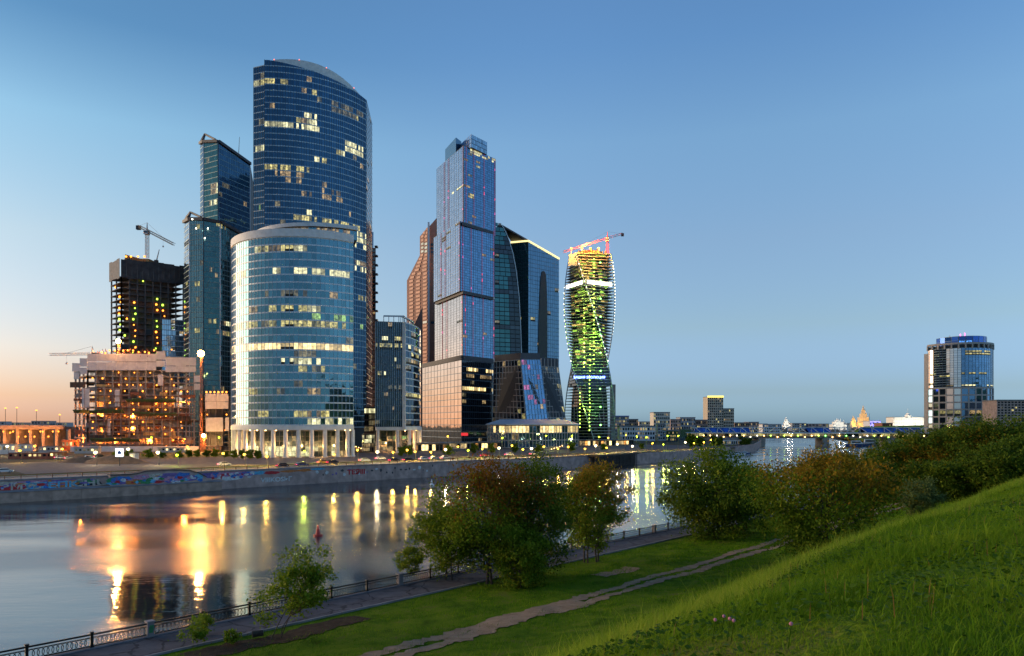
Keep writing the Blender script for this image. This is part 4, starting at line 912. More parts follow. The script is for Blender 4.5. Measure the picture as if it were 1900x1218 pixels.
for k in range(7): screen(162 + k * 18.3, 162 + (k + 1) * 18.3, 656.5, 671.5); screen(162 + k * 18.3, 162 + (k + 1) * 18.3, 671.8, 687.5)
for k in range(3): screen(307 + k * 19, 307 + (k + 1) * 19, 663, 679 + k % 2); screen(307 + k * 19, 307 + (k + 1) * 19, 679.5, 691)
for (x0, x1, y0, y1) in ((290, 307, 652, 668), (290, 306, 669, 681), (152, 166, 721, 757), (213, 222, 723, 755), (293, 303, 695, 716), (134, 148, 674, 690), (148, 162, 665, 681), (148, 162, 682, 695), (137, 147, 691, 704), (360, 372, 697, 710), (360, 372, 712, 724), (199, 205, 778, 808)): screen(x0, x1, y0, y1, dy=-.4)
for (x0, x1, yy, n) in ((139, 231, 767, 7), (236, 328, 747, 7), (250, 330, 772, 5), (170, 260, 820, 6)):          # green netting canopies
    for k in range(n):
        xa, xb = x0 + (x1 - x0) * k / n, x0 + (x1 - x0) * (k + 1) / n; A, B = P3(xa, yy, rowY(xa)), P3(xb, yy, rowY(xb)); dz = rng.uniform(-.4, .6)
        b = MB(); A1_, B1_ = A + Vector((0, -2.2, 1.6 + dz)), B + Vector((0, -2.2, 1.6 + dz)); b.hexa([A, B, B1_, A1_], [v + Vector((0, 0, .35)) for v in (A, B, B1_, A1_)]); b.build('net_canopy', M('green_net'), T.o)
for k in range(120):        # scaffold tarps, boards and props in the bays
    xx = rng.uniform(140, 358); yy = rng.uniform(700, 828); w = rng.uniform(3, 9); h = rng.uniform(1, 3.2)
    p = on(xx, rowY(xx) + rng.uniform(.2, 5)); piece('scaffold_board', rng.choice(['rust', 'concrete', 'net_brown', 'timber', 'formwork_yellow', 'net_grey']), (p[0], p[1], ZP(yy, Yf)), (1, .05, 0), (.05, -1, 0), (0, 0, 1), w, .2, h, T.o)
for k in range(26):
    xx = 140 + k * 8.6; p = on(xx, rowY(xx) - 1.2); b = MB(); b.bar((p[0], p[1], LZ), (p[0], p[1], ZP(700 + rng.uniform(0, 60), Yf)), .12); b.build('scaffold_pole', M('rust'), T.o)
for k in range(9):
    zz = LZ + 3 + k * 3.6; x0, x1 = rng.uniform(138, 200), rng.uniform(240, 360); p, q = on(x0, rowY(x0) - 1.1), on(x1, rowY(x1) - 1.1); b = MB(); b.bar((*p, zz), (*q, zz), .11); b.build('scaffold_ledger', M('rust'), T.o)
    p, q = on(x0, rowY(x0) - .6), on(x1, rowY(x1) - .6); b = MB(); b.prism([(p[0], p[1] - .5), (q[0], q[1] - .5), (q[0], q[1] + .5), (p[0], p[1] + .5)], zz - .35, zz - .25); b.build('scaffold_deck', M('timber'), T.o)
piece('hoarding', 'white_panel', (*PX(250, 405), LZ + 1.5), (1, .04, 0), (.04, -1, 0), (0, 0, 1), 70, .2, 3, T.o)
for k in range(14):        # the site's own lamps inside the floors
    lx = 150 + (k % 7) * 32; ly = LZ + fh * (1.6 + 4 * (k // 7)) + fh * (k % 2) * 2; p = on(lx, rowY(lx) + 5)
    lg = bpy.data.lights.new('work_light', 'POINT'); lg.energy = 8500; lg.color = (1, .25, .03); lg.shadow_soft_size = .6; lo_ = bpy.data.objects.new('work_light', lg); link(lo_, T.o); lo_.location = (*p, ly)
b = MB()
for k in range(40):
    x = PX(rng.uniform(185, 285), 428)[0]; b.bar((x, 424 + rng.uniform(0, 6), ZP(656, 424) - 2), (x, 426, ZP(656, 424) + rng.uniform(.5, 3)), .15)
b.build('rebar', M('rust'), T.o)
for x in np.linspace(186, 284, 12): b = MB(); b.ball((*PX(x + rng.uniform(-3, 3), 424), ZP(654, 424) + rng.uniform(-.5, 1.2)), .55, 6, 4); b.build('work_lamp', M('site_amber'), T.o)
T.finish()
# smaller frame beside it (G)
T = Tower('site_annex', 'smaller unfinished frame with two big white panels beside the colonnade', 'building')
a, c, d, bk, fh = frame_block(T, 370, 376, 426, 425, 420, 424, LZ, ZP(735, 420), 7, 1, 4, 30, 'concrete_dark', 'concrete_dark', ['site_amber'], .2, 9, .5)
for (x0, x1, y0, y1) in ((381, 402, 731, 745), (402, 424, 731, 745), (381, 402, 745.5, 759), (402, 424, 745.5, 759), (382, 398, 775, 801), (398, 414, 775, 801), (418, 425, 775, 800)): 
    p, q = PX(x0, 418), PX(x1, 418); piece('formwork_screen', 'white_panel', ((p[0] + q[0]) / 2, 418, (ZP(y0, 418) + ZP(y1, 418)) / 2), (1, 0, 0), (0, -1, 0), (0, 0, 1), (q[0] - p[0]) * .985, .3, ZP(y0, 418) - ZP(y1, 418), T.o)
for x in np.linspace(383, 420, 6): b = MB(); b.ball((*PX(x, 420), ZP(728, 420)), .6, 6, 4); b.build('work_lamp', M('site_amber'), T.o)
lg = bpy.data.lights.new('work_light', 'POINT'); lg.energy = 2500; lg.color = (1, .5, .15); lg.shadow_soft_size = .5; lo_ = bpy.data.objects.new('work_light', lg); link(lo_, T.o); lo_.location = (*PX(395, 414), LZ + 5)
T.finish()

# ---- floodlight masts of the site
def flood_mast(px, py, Y, label, s=1.3, pw=30000):
    t = thing('floodlight_mast', label, 'floodlight', (*PX(px, Y), LZ), group='site floodlights'); z = ZP(py, Y) - LZ
    b = MB(); 
    for dx, dy in ((-.5, -.5), (.5, -.5), (.5, .5), (-.5, .5)): b.bar((dx, dy, 0), (dx, dy, z), .09)
    for k in range(int(z / 2.5)):
        q = k * 2.5; b.bar((-.5, -.5, q), (.5, -.5, q + 2.5), .06); b.bar((.5, -.5, q), (-.5, -.5, q + 2.5), .06); b.bar((-.5, .5, q), (-.5, -.5, q + 2.5), .06)
    b.build('mast', M('rust'), t)
    b = MB(); b.box(-1.2, 1.2, -.2, .5, z, z + 1.4); b.build('lamp_bracket', M('dark_metal'), t)
    b = MB(); b.ball((0, -.9, z + .7), s * .8, 10, 7); b.build('lamp_glass', M('flood_orange'), t)
    lg = bpy.data.lights.new('lamp_light', 'POINT'); lg.energy = pw; lg.color = (1, .4, .1); lg.shadow_soft_size = .8; o = bpy.data.objects.new('lamp_light', lg); link(o, t); o.location = (0, -2.6, z + .7)
flood_mast(374, 659, 400, 'tall mast with a blazing orange floodlight in front of the faceted tower', 2.2, 34000)
flood_mast(221, 636, 424, 'orange floodlight on a mast rising above the white formwork screens', 1.6, 22000)
flood_mast(379, 811, 395, 'low orange floodlight mast at the foot of the site annex', 1.2, 14000)

# ---- cranes
def crane(name, label, mast_px, Y, py_foot, py_top, tip, tail, mats, w=1.6, hook=.6, luff=0):
    x, y = PX(mast_px, Y); zf, zt = ZP(py_foot, Y), ZP(py_top, Y)
    t = thing(name, label, 'crane', (x, y, zf), group='tower cranes'); H_ = zt - zf
    def lattice(A, B, w0, n, name, mat, tri=False):
        A, B = Vector(A), Vector(B); d = (B - A); sx = Vector((0, 0, 1)).cross(d).normalized() if abs(d.normalized().z) < .9 else Vector((1, 0, 0)); sy = d.cross(sx).normalized()
        b = MB(); cs = [(sx * i + sy * j) * w0 / 2 for i, j in ((-1, -1), (1, -1), (1, 1), (-1, 1))]
        for c_ in cs: b.bar(A + c_, B + c_, w0 * .09)
        for k in range(n):
            p, q = A + d * k / n, A + d * (k + 1) / n
            for i in range(4): b.bar(p + cs[i], q + cs[(i + 1) % 4], w0 * .055); b.bar(p + cs[i], p + cs[(i + 1) % 4], w0 * .05)
        b.build(name, M(mat), t)
    lattice((0, 0, 0), (0, 0, H_), w, max(3, int(H_ / w / 1.3)), 'mast', mats[0])
    J = Vector(P3(tip[0], tip[1], Y + tip[2])) - Vector((x, y, zf)); K = Vector(P3(tail[0], tail[1], Y + tail[2])) - Vector((x, y, zf)); top = Vector((0, 0, H_))
    lattice(top, J, w * .85, max(6, int((J - top).length / w / 1.2)), 'jib', mats[1]); lattice(top, K, w * .85, 4, 'counter_jib', mats[1])
    b = MB(); b.box(-w * .9, w * .6, -w, w, H_ - w * 1.6, H_ - .2); cb_ = b.build('cab', M(mats[2]), t); b = MB(); b.box(-w * .92, w * .5, -w - .06, -w - .01, H_ - w * 1.1, H_ - w * .5); b.build('cab_window', M('glass_dark'), cb_)
    b = MB(); Kc = K; b.box(Kc.x - 1.4, Kc.x + 1.4, Kc.y - 1.2, Kc.y + 1.2, Kc.z - 2.6, Kc.z + .3); b.build('counterweight', M('dark_metal'), t)
    ap = top + Vector((0, 0, w * 3)); b = MB(); b.bar(top, ap, w * .35, 4, w * .12); b.build('apex', M(mats[0]), t)
    b = MB(); b.bar(ap, top + (J - top) * .7, .07); b.bar(ap, K, .07); b.build('tie_rope', M('dark_metal'), t)
    hp = top + (J - top) * hook; b = MB(); b.bar(hp, hp - Vector((0, 0, 5)), .05); b.box(hp.x - .4, hp.x + .4, hp.y - .4, hp.y + .4, hp.z - 6, hp.z - 5); hb_ = b.build('hook_block', M(mats[2]), [c_ for c_ in t.children if c_.name.startswith('jib')][0])
crane('tower_crane', 'pale tower crane standing on the dark unfinished tower', 273, 530, 478, 428, (323, 454, -14), (257, 420, 6), ('crane_white', 'dark_metal', 'white_panel'), 1.9)
crane('tower_crane', 'red and white crane with raised tail above the twisted tower', 1127, 768, 478, 442, (1045, 468, -20), (1155, 434, 10), ('crane_red', 'crane_red', 'white_panel'), 2.2)
crane('tower_crane', 'low white crane whose jib reaches left of the site screens', 171, 435, 700, 657, (92, 658, 0), (176, 656, 0), ('crane_white', 'crane_white', 'white_panel'), 1.5)
b_ = thing('crane_boom', 'short pale crane boom leaning on the roof of the unfinished tower', 'crane', (*PX(290, 535), ZP(486, 535)))
b = MB(); b.bar((0, 0, 0), (2.2, 0, 9), .5, 4, .25); b.build('boom', M('crane_white'), b_); b = MB(); b.box(-1.2, 1.2, -1, 1, -.6, 1.2); b.build('base', M('dark_metal'), b_)

# ---- footbridge with blue glazed roof
T = Tower('footbridge', 'long covered footbridge with blue glass roof and white trusses over the river', 'bridge')
BA, BB = (PX(1272, 720), PX(1722, 690))
bp = lambda px: (lambda u: (BA[0] + (BB[0] - BA[0]) * u, BA[1] + (BB[1] - BA[1]) * u))((px - 1272) / 450)
Yb = 705; bz = lambda py: ZP(py, Yb)
def bbox(x0, x1, y0, y1, half, name, mat, dn=0):
    p, q = bp(x0), bp(x1); w = math.dist(p, q); tx = ((q[0] - p[0]) / w, (q[1] - p[1]) / w, 0); ny = (tx[1], -tx[0], 0)
    return piece(name, mat, ((p[0] + q[0]) / 2 + ny[0] * dn, (p[1] + q[1]) / 2 + ny[1] * dn, (bz(y0) + bz(y1)) / 2), tx, ny, (0, 0, 1), w, half * 2, bz(y0) - bz(y1), T.o)
bbox(1272, 1722, 809.5, 813.5, 8, 'deck', 'concrete_dark'); bbox(1272, 1722, 802.5, 804.5, 8.2, 'upper_deck', 'band_grey'); bbox(1285, 1722, 793, 794.3, .5, 'ridge_beam', 'band_grey')
for k in range(56):
    x = 1274 + k * 8; bbox(x, x + 6.6, 804.8, 809.2, 7, 'gallery_window', rng.choice(['lit_warm', 'lit_yellow', 'lit_dim', 'glass_dark', 'lit_dim']))
for (x0, x1) in ((1288, 1392), (1500, 1541), (1602, 1706)):
    n = int((x1 - x0) / 8)
    for k in range(n):
        for side in (-1, 1):
            a_, c_ = bp(x0 + (x1 - x0) * k / n), bp(x0 + (x1 - x0) * (k + 1) / n); ny = 7.5 * side
            b = MB(); s0 = 6 if (k == 0) else 0
            b.hexa([(a_[0], a_[1] - ny, bz(802.3)), (c_[0], c_[1] - ny, bz(802.3)), (c_[0], c_[1], bz(794.3)), (a_[0], a_[1], bz(794.3))][::side], [(a_[0], a_[1] - ny + .2, bz(802.3) - .2), (c_[0], c_[1] - ny + .2, bz(802.3) - .2), (c_[0], c_[1], bz(794.3) - .3), (a_[0], a_[1], bz(794.3) - .3)][::side]); b.build('roof_panel', M('glass_royal'), T.o)
for x in list(range(1290, 1720, 22)):
    for dx in (-6, 6):
        b = MB(); p, q = bp(x + dx), bp(x); b.bar((p[0], p[1] - 8.3, bz(802)), (q[0], q[1] - 1, bz(793.5)), .35); b.bar((p[0], p[1] + 8.3, bz(802)), (q[0], q[1] + 1, bz(793.5)), .35); b.build('truss', M('white_panel'), T.o)
for x in (1330, 1412, 1530, 1648):
    p = bp(x); b = MB(); b.prism([(p[0] - 3, p[1] - 9), (p[0] + 3, p[1] - 9), (p[0] + 3, p[1] + 9), (p[0] - 3, p[1] + 9)], -1, bz(813.4)); b.build('pier', M('concrete'), T.o)
for k in range(34):
    x = 1290 + k * 12.6; p = bp(x); b = MB(); b.ball((p[0], p[1] - 8.6, bz(808.5 if k % 4 else 811)), .55, 6, 4); b.build('deck_lamp', M('green_led' if k in (19, 22) else rng.choice(['amber_led', 'white_led', 'lime_led', 'amber_led'])), T.o)
b = MB(); p = PX(1268, 722); b.prism([(p[0] - 5, p[1] - 8), (p[0] + 6, p[1] - 8), (p[0] + 6, p[1] + 8), (p[0] - 5, p[1] + 8)], LZ, bz(797)); b.build('entrance_tower', M('glass_mid'), T.o)
T.finish()

# ---- blue-capped tower on the near bank, right
T = Tower('round_tower', 'right-hand round glass tower with bright blue roof storey and grey stone grid')
Yt = 690; plain('stone_light', (.42, .37, .34), .75, var=.12)
aT = arc3(PX(1722, 712), PX(1778, 690), PX(1841, 706), 26); z2 = lambda py: ZP(py, 688)
zt = z2(640)
T.core(offset(aT, -.5) + [PX(1840, 745), PX(1725, 745)], 3, zt)
half = z2(718)
mixg = lambda i, j: 'glass_dark' if 2 <= j <= 5 else ('glass_cream' if 5 < j <= 9 or j < 2 else 'glass_blue')
T.facade(aT, half, zt - 3, 16, 26, mixg, litrows([(z2(655), .42, .75, .9, 'lit_yellow', 1.8), (z2(692), .05, .95, .55, 'lit_yellow', 1.2), (z2(698), .1, .25, .9, 'lit_yellow', 1.2), (z2(716), .4, .95, .8, 'lit_pale', 1.6)], .02, 4), 'band_blue', 'mull_dark', bh=.3, seed=3)
T.facade(aT, 8, half - 1, 7, 13, lambda i, j: 'glass_dark' if 1 <= j <= 2 else ('glass_cream' if 2 < j <= 4 else 'glass_blue'), litrows([(z2(766), .1, .4, .9, 'lit_yellow', 2)], .08, 5), 'stone_light', 'stone_light', bh=1.3, mw=1.1, bd=1.0, seed=4)
for j in range(0, 15):
    p, n_, t_ = along(aT, j / 14); piece('stone_pier', 'stone_light', (p[0] + n_[0] * .4, p[1] + n_[1] * .4, zt - 1.2), (*t_, 0), (*n_, 0), (0, 0, 1), 1.2, 1.4, 4.5, T.o)
b = MB(); o1, o0 = offset(aT, 1), offset(aT, -2)
for k in range(26): b.prism([o1[k], o1[k + 1], o0[k + 1], o0[k]], zt + .6, zt + 2.4)
b.build('cornice', M('stone_light'), T.o)
T.core([PX(1714.5, 716), PX(1723, 711), PX(1730, 745), PX(1717, 745)], 3, z2(652), 'stone_light', 'side_wing')
aU = arc3(PX(1738, 715), PX(1775, 695), PX(1822, 712), 12); T.core(offset(aU, -.4) + [PX(1818, 735), PX(1742, 735)], zt, z2(623), name='cap_core')
T.facade(aU, zt + .5, z2(623), 2, 12, 'glass_royal', litrows([(z2(633), .3, .75, .5, 'lit_blue', 3)], 0, 3) if 'lit_blue' in MATS else (lit('lit_blue', (.1, .35, 1), .5) and litrows([(z2(634), .3, .75, .6, 'lit_blue', 2.4)], 0, 3)), 'band_blue', 'band_blue', bh=.3)
for x, h in ((1752, 2), (1762, 3.5), (1782, 5), (1790, 6), (1798, 3)):
    p = PX(x, 715); b = MB(); b.bar((*p, z2(624)), (*p, z2(624) + h), .3); b.ball((*p, z2(624) + h), .45, 6, 4); b.build('roof_beacon', M('pink_led') if x in (1790, 1782) else M('crane_white'), T.o)
b = MB(); p = PX(1794, 720); b.box(p[0] - 2, p[0] + 2.5, 718, 722, z2(624), z2(617)); b.build('plant_box', M('white_panel'), T.o)
T.finish()

# ---- far city
def house(name, label, x0, x1, ytop, Y, mat, rows, cols, litshare, deep=30, roofm='roof_grey', win='glass_dark', litm=('lit_warm', 'lit_yellow', 'lit_dim'), yb=None, seed=1, parapet=True, group='distant city buildings', cat='building', ww=.6, wh=.55):
    litshare = min(.6, litshare * 1.6); T = Tower(name, label, cat, group=group)
    xa, xb, zt = PX(x0, Y)[0], PX(x1, Y)[0], ZP(ytop, Y); zb = LZ if yb is None else ZP(yb, Y); rr = random.Random(seed)
    b = MB(); b.box(xa, xb, Y, Y + deep, zb, zt); b.build('wall', M(mat), T.o)
    b = MB(); b.box(xa - .4, xb + .4, Y - .5, Y + deep, zt, zt + 1.0); b.build('roof', M(roofm), T.o)
    fh, cw = (zt - zb - 1) / rows, (xb - xa) / cols
    for i in range(rows):
        for j in range(cols):
            on_ = rr.random() < litshare
            T.panes.append(((xa + cw * (j + .5), Y - .08, zb + .8 + fh * (i + .5)), (1, 0, 0), (0, -1, 0), (0, 0, 1), cw * ww, fh * wh, rr.choice(litm) if on_ else win, 0, on_))
    T.finish(keep=80); return T
plain('stucco_tan', (.5, .42, .32), .85, var=.12); plain('stucco_cream', (.62, .56, .47), .85, var=.1); plain('stucco_grey', (.36, .36, .37), .85, var=.12); plain('stucco_brown', (.3, .2, .16), .85); plain('stucco_pale', (.65, .65, .65), .8, var=.08); plain('stucco_rose', (.45, .32, .28), .85)
H1 = house('high_rise', 'tan distant slab tower with glowing yellow roof edge', 1313, 1342, 737, 1250, 'stucco_tan', 14, 8, .12)
b = MB(); xa, xb = PX(1312.5, 1250)[0], PX(1342.5, 1250)[0]; b.box(xa, xb, 1248.6, 1249.6, ZP(738, 1250), ZP(734.5, 1250)); b.build('roof_sign', emit('roof_yellow', (1, .85, .2), .55), H1.o)
house('office_slab', 'lower tan slab attached right of the distant tan tower', 1342.5, 1362, 759, 1255, 'stucco_tan', 8, 6, .2, seed=2)
house('office_slab', 'cream distant block with brightly lit upper floors', 1213, 1243, 766, 1100, 'stucco_cream', 6, 8, .35, seed=3)
house('apartment_slab', 'brown distant block with flat roof just right of the twisted tower', 1168, 1184, 779, 1000, 'stucco_brown', 5, 5, .2, seed=4)
house('office_slab', 'grey glass block with blue roof behind the twisted tower', 1141, 1167, 773, 980, 'stucco_grey', 6, 7, .3, roofm='glass_royal', seed=5)
house('apartment_slab', 'long low grey roofline building before the tan tower', 1262, 1290, 775.5, 1200, 'stucco_grey', 4, 9, .15, seed=6)
house('apartment_slab', 'low rosy terrace between the cream block and the grey roofline', 1244, 1263, 779, 1180, 'stucco_rose', 4, 6, .2, seed=7)
house('apartment_slab', 'low brown terrace left of the tan tower', 1290, 1313, 780, 1210, 'stucco_brown', 3, 7, .2, seed=8)
house('apartment_slab', 'long brown terrace right of the tan slabs', 1363, 1390, 785, 1300, 'stucco_brown', 3, 9, .2, seed=9)
house('apartment_slab', 'orange-lit low terrace above the bridge roof', 1390, 1408, 784, 1320, 'stucco_rose', 3, 6, .5, seed=10)
house('apartment_slab', 'pale low block between the truss gaps of the bridge', 1415, 1450, 788, 1400, 'stucco_pale', 3, 10, .2, seed=11)
house('glass_kiosk', 'dark slim kiosk tower left of the bridge entrance', 1221, 1233, 788, 700, 'stucco_grey', 5, 3, .1, deep=8, seed=12)
house('glass_kiosk', 'pale riverside office with wide windows left of the bridge', 1150, 1215, 792, 690, 'stucco_pale', 3, 14, .4, deep=15, seed=13)
house('glass_kiosk', 'blue-grey riverside office beside the bridge entrance', 1236, 1258, 800, 640, 'glass_mid', 3, 6, .4, deep=12, seed=14)
house('apartment_block', 'brick apartment block right of the round tower', 1850, 1990, 744, 640, 'stucco_rose', 11, 22, .08, deep=20, seed=15, yb=800, group='near bank buildings')
plain('flood_wall_white', (.75, .72, .66), .8, var=.06); plain('flood_wall_gold', (.6, .5, .36), .8, var=.15); plain('flood_wall_violet', (.6, .6, .65), .8, var=.08)
def floods(o, pts, color, e):
    for p in pts:
        b = MB(); b.bar((p[0], p[1], LZ), (p[0], p[1], p[2] - 1), .3); b.box(p[0] - .8, p[0] + .8, p[1] - .8, p[1], p[2] - 1, p[2] - .4); b.build('floodlight', M('dark_metal'), o)
        lg = bpy.data.lights.new('floodlight_lamp', 'POINT'); lg.energy = e; lg.color = color; lg.shadow_soft_size = .8; l_ = bpy.data.objects.new('floodlight_lamp', lg); link(l_, o); l_.location = p
W_ = house('parliament_block', 'long white floodlit block with central cupola behind the bridge', 1658, 1716, 775, 1500, 'flood_wall_white', 4, 18, .0, seed=16, win='stucco_cream', ww=.4)
b = MB(); x = PX(1687, 1500)[0]; zz = ZP(775, 1500); b.bar((x, 1505, zz), (x, 1505, zz + 5), 6, 10); b.bar((x, 1505, zz + 5), (x, 1505, zz + 9), 4, 10, 3); b.bar((x, 1505, zz + 9), (x, 1505, zz + 18), .4, 6, .2); b.build('cupola', M('flood_wall_white'), W_.o)
floods(W_.o, [(PX(1666, 1500)[0], 1478, 22), (PX(1687, 1500)[0], 1478, 24), (PX(1708, 1500)[0], 1478, 22)], (1, .93, .75), 9000)
def wedding_cake(name, label, px, Y, tiers, mat, spire):
    T = Tower(name, label, 'building', group='floodlit landmarks'); x = PX(px, Y)[0]
    for k, (hw, y0, y1) in enumerate(tiers):
        b = MB(); w = hw / F * Y; b.box(x - w, x + w, Y - w * .6, Y + w * .6, ZP(y0, Y), ZP(y1, Y)); b.build('tier', M(mat), T.o)
        for s_ in (-1, 1):
            b = MB(); b.bar((x + s_ * w * .9, Y - w * .55, ZP(y1, Y)), (x + s_ * w * .9, Y - w * .55, ZP(y1, Y) + 4), .8, 6, .1); b.build('pinnacle', M(mat), T.o)
    y0, y1 = spire; b = MB(); b.bar((x, Y, ZP(y0, Y)), (x, Y, ZP(y1, Y)), 2.6 / F * Y, 8, .2); b.build('spire', M(mat), T.o)
    c_, e_ = ((1, .55, .12), 6500) if 'gold' in mat else ((1, .92, .75), 3200); w0 = tiers[0][0] / F * Y
    floods(T.o, [(x - w0 * .7, Y - w0 - 14, 16), (x + w0 * .7, Y - w0 - 14, 16), (x, Y - w0 - 12, ZP(tiers[-1][1], Y))], c_, e_ * (w0 / 14) ** .5)
wedding_cake('landmark_tower', 'golden floodlit tiered tower with a spire beyond the bridge', 1601.5, 1700, [(14, 795, 784), (8.5, 784, 775), (5.5, 775, 768), (3.2, 768, 762)], 'flood_wall_gold', (762, 752))
wedding_cake('landmark_tower', 'golden side wing turret of the tiered tower', 1583, 1690, [(4, 795, 782), (2.5, 782, 778)], 'flood_wall_gold', (778, 772))
wedding_cake('landmark_tower', 'white floodlit pile with many lamps left of the tiered tower', 1555, 1400, [(13, 797, 788), (9, 788, 783), (4, 783, 780)], 'flood_wall_white', (780, 777))
wedding_cake('landmark_tower', 'small white floodlit spired station seen through the bridge trusses', 1458.5, 1500, [(6, 795, 789), (4, 789, 784), (2, 784, 780)], 'flood_wall_white', (780, 774))
V_ = house('office_slab', 'violet-lit low building right of the tiered tower', 1614, 1634, 782, 1600, 'flood_wall_violet', 2, 8, .0, seed=20)
floods(V_.o, [(PX(1619, 1600)[0], 1582, 18), (PX(1629, 1600)[0], 1582, 18)], (.3, .25, 1), 12000)
house('office_slab', 'dark red low block left of the parliament block', 1637, 1656, 786, 1300, 'brick_red', 2, 6, .1, seed=21)
# a far skyline of small blocks closing the horizon where it can be seen
for k, (x0, x1, yt_, m_, lb) in enumerate([(-30, 8, 783, 'stucco_grey', 'far-off grey block behind the viaduct at the left edge'), (22, 44, 785, 'stucco_tan', 'far-off tan block behind the second viaduct lamp'), (58, 92, 782, 'stucco_rose', 'far-off rosy block behind the right viaduct lamps'), (98, 124, 785, 'stucco_grey', 'far-off grey block just left of the building site'), (1408, 1424, 787, 'stucco_tan', 'far-off tan block above the first bridge truss'), (1470, 1496, 786, 'stucco_grey', 'far-off grey block above the bridge right of the white spire'), (1500, 1538, 787, 'stucco_rose', 'far-off rosy block above the middle blue roof of the bridge'), (1566, 1578, 786, 'stucco_pale', 'far-off pale block left of the golden turret'), (1186, 1212, 783, 'stucco_tan', 'far-off tan terrace left of the cream block')]):
    house('city_block', lb, x0, x1, yt_, 2000, m_, 3, 6, .25, seed=40 + k, group='far skyline blocks')
# ================================================================ far quay, streets and what stands on them
QA, QB = np.array(FAR[1]), np.array(FAR[2]); QD = (QB - QA) / np.linalg.norm(QB - QA); QN = np.array([QD[1], -QD[0]])   # QN points to the river
QD3, QN3, UP = (QD[0], QD[1], 0), (QN[0], QN[1], 0), (0, 0, 1)
def qpt(t, off=0.0): p = QA + QD * t + QN * off; return float(p[0]), float(p[1])
def qt(px, off=0.0):
    """quay coordinate where the sight line of column px crosses the wall (moved off towards the river)"""
    k = (px - 950) / F; a = QA + QN * off
    return float((k * a[1] - a[0]) / (QD[0] - k * QD[1]))
QL = float(np.linalg.norm(QB - QA))
plain('ledge_stone', (.42, .27, .2), .85, var=.3, scale=.5, bump=.3); plain('quay_stone', (.44, .29, .24), .85, var=.3, scale=.4, bump=.3); plain('quay_dark', (.07, .06, .06), .9, var=.4, scale=.7)
wall = thing('quay_wall', 'long grey embankment wall of the far bank covered in graffiti', 'wall', (0, 0, 0))
t = -160.0
while t < QL - .1:
    w = min(6.0, QL - t); x, y = qpt(t + w / 2, -.4)
    piece('wall_panel', 'quay_stone', (x, y, 2.2 + rng.uniform(-.02, .02)), QD3, (QN[0] + rng.gauss(0, .003), QN[1], 0), UP, w - .06, 1.0, 6.6, wall)
    x, y = qpt(t + w / 2, -.3); piece('coping_stone', 'granite', (x, y, 5.68), QD3, QN3, UP, w - .04, 1.3, .34, wall)
    t += w
for a, c in zip(FAR[2:6], FAR[3:7]):
    n = max(1, int(math.dist(a, c) / 15)); d = ((c[0] - a[0]) / math.dist(a, c), (c[1] - a[1]) / math.dist(a, c), 0)
    for k in range(n):
        u = (k + .5) / n; piece('wall_panel', 'quay_stone', (a[0] + (c[0] - a[0]) * u - d[1] * .4, a[1] + (c[1] - a[1]) * u + d[0] * .4, 2.3), d, (d[1], -d[0], 0), UP, math.dist(a, c) / n, 1.0, 6.7, wall)
# lower landing ledge, left
tl = qt(412, 4.2)
ledge = thing('quay_ledge', 'low stone landing ledge along the foot of the embankment wall', 'ledge', (0, 0, 0))
t = -150.0
while t < tl:
    w = min(7.0, tl - t); x, y = qpt(t + w / 2, 2.1); piece('ledge_slab', 'ledge_stone', (x, y, .95), QD3, QN3, UP, w - .05, 4.0, 3.5, ledge); x, y = qpt(t + w / 2, 2.15); piece('ledge_cap', 'granite', (x, y, 2.8), QD3, QN3, UP, w - .05, 4.3, .25, ledge); t += w
# graffiti
for nm, c in (('spray_white', (.6, .58, .55)), ('spray_blue', (.05, .16, .45)), ('spray_cyan', (.12, .4, .55)), ('spray_green', (.05, .22, .08)), ('spray_red', (.5, .03, .03)), ('spray_pink', (.5, .22, .3)), ('spray_violet', (.2, .12, .3)), ('spray_orange', (.55, .17, .04)), ('spray_black', (.02, .02, .025)), ('spray_cream', (.5, .42, .33))):
    plain(nm, c, .8, var=.3, scale=2)
def text_mesh(s, size, mat, bold=.0):
    fc = bpy.data.curves.new('lettering', 'FONT'); fc.body = s; fc.size = size; fc.extrude = .006; fc.offset = bold; fc.align_x = 'LEFT'
    to = bpy.data.objects.new('t', fc); COL.objects.link(to); dg = bpy.context.evaluated_depsgraph_get(); tm = bpy.data.meshes.new_from_object(to.evaluated_get(dg)); bpy.data.objects.remove(to); bpy.data.curves.remove(fc)
    tm.materials.clear(); tm.materials.append(M(mat)); return tm
def on_wall(o, px, z, off, sx=1):
    x, y = qpt(qt(px, off), off); o.matrix_local = Matrix(((QD[0] * sx, 0, QN[0], x), (QD[1] * sx, 0, QN[1], y), (0, 1, 0, z), (0, 0, 0, 1)))
def spray(s, px, z, size, mat, sx=1.3, off=.16, par=None):
    o = link(bpy.data.objects.new('graffiti_lettering', text_mesh(s, size, mat, size * .03)), par or wall); on_wall(o, px, z, off, sx)
def blot(px, z, w, h, mat, off=.125, par=None, seed=0):
    rr = random.Random(seed * 7 + int(px)); n = 16; b = MB()
    pr = [(math.cos(2 * math.pi * k / n) * w / 2 * rr.uniform(.75, 1.15), math.sin(2 * math.pi * k / n) * h / 2 * rr.uniform(.7, 1.1)) for k in range(n)]
    b.hexa([(x, y, 0) for x, y in pr], [(x, y, .012) for x, y in pr]); o = b.build('graffiti_patch', M(mat), par or wall); on_wall(o, px, z, off)
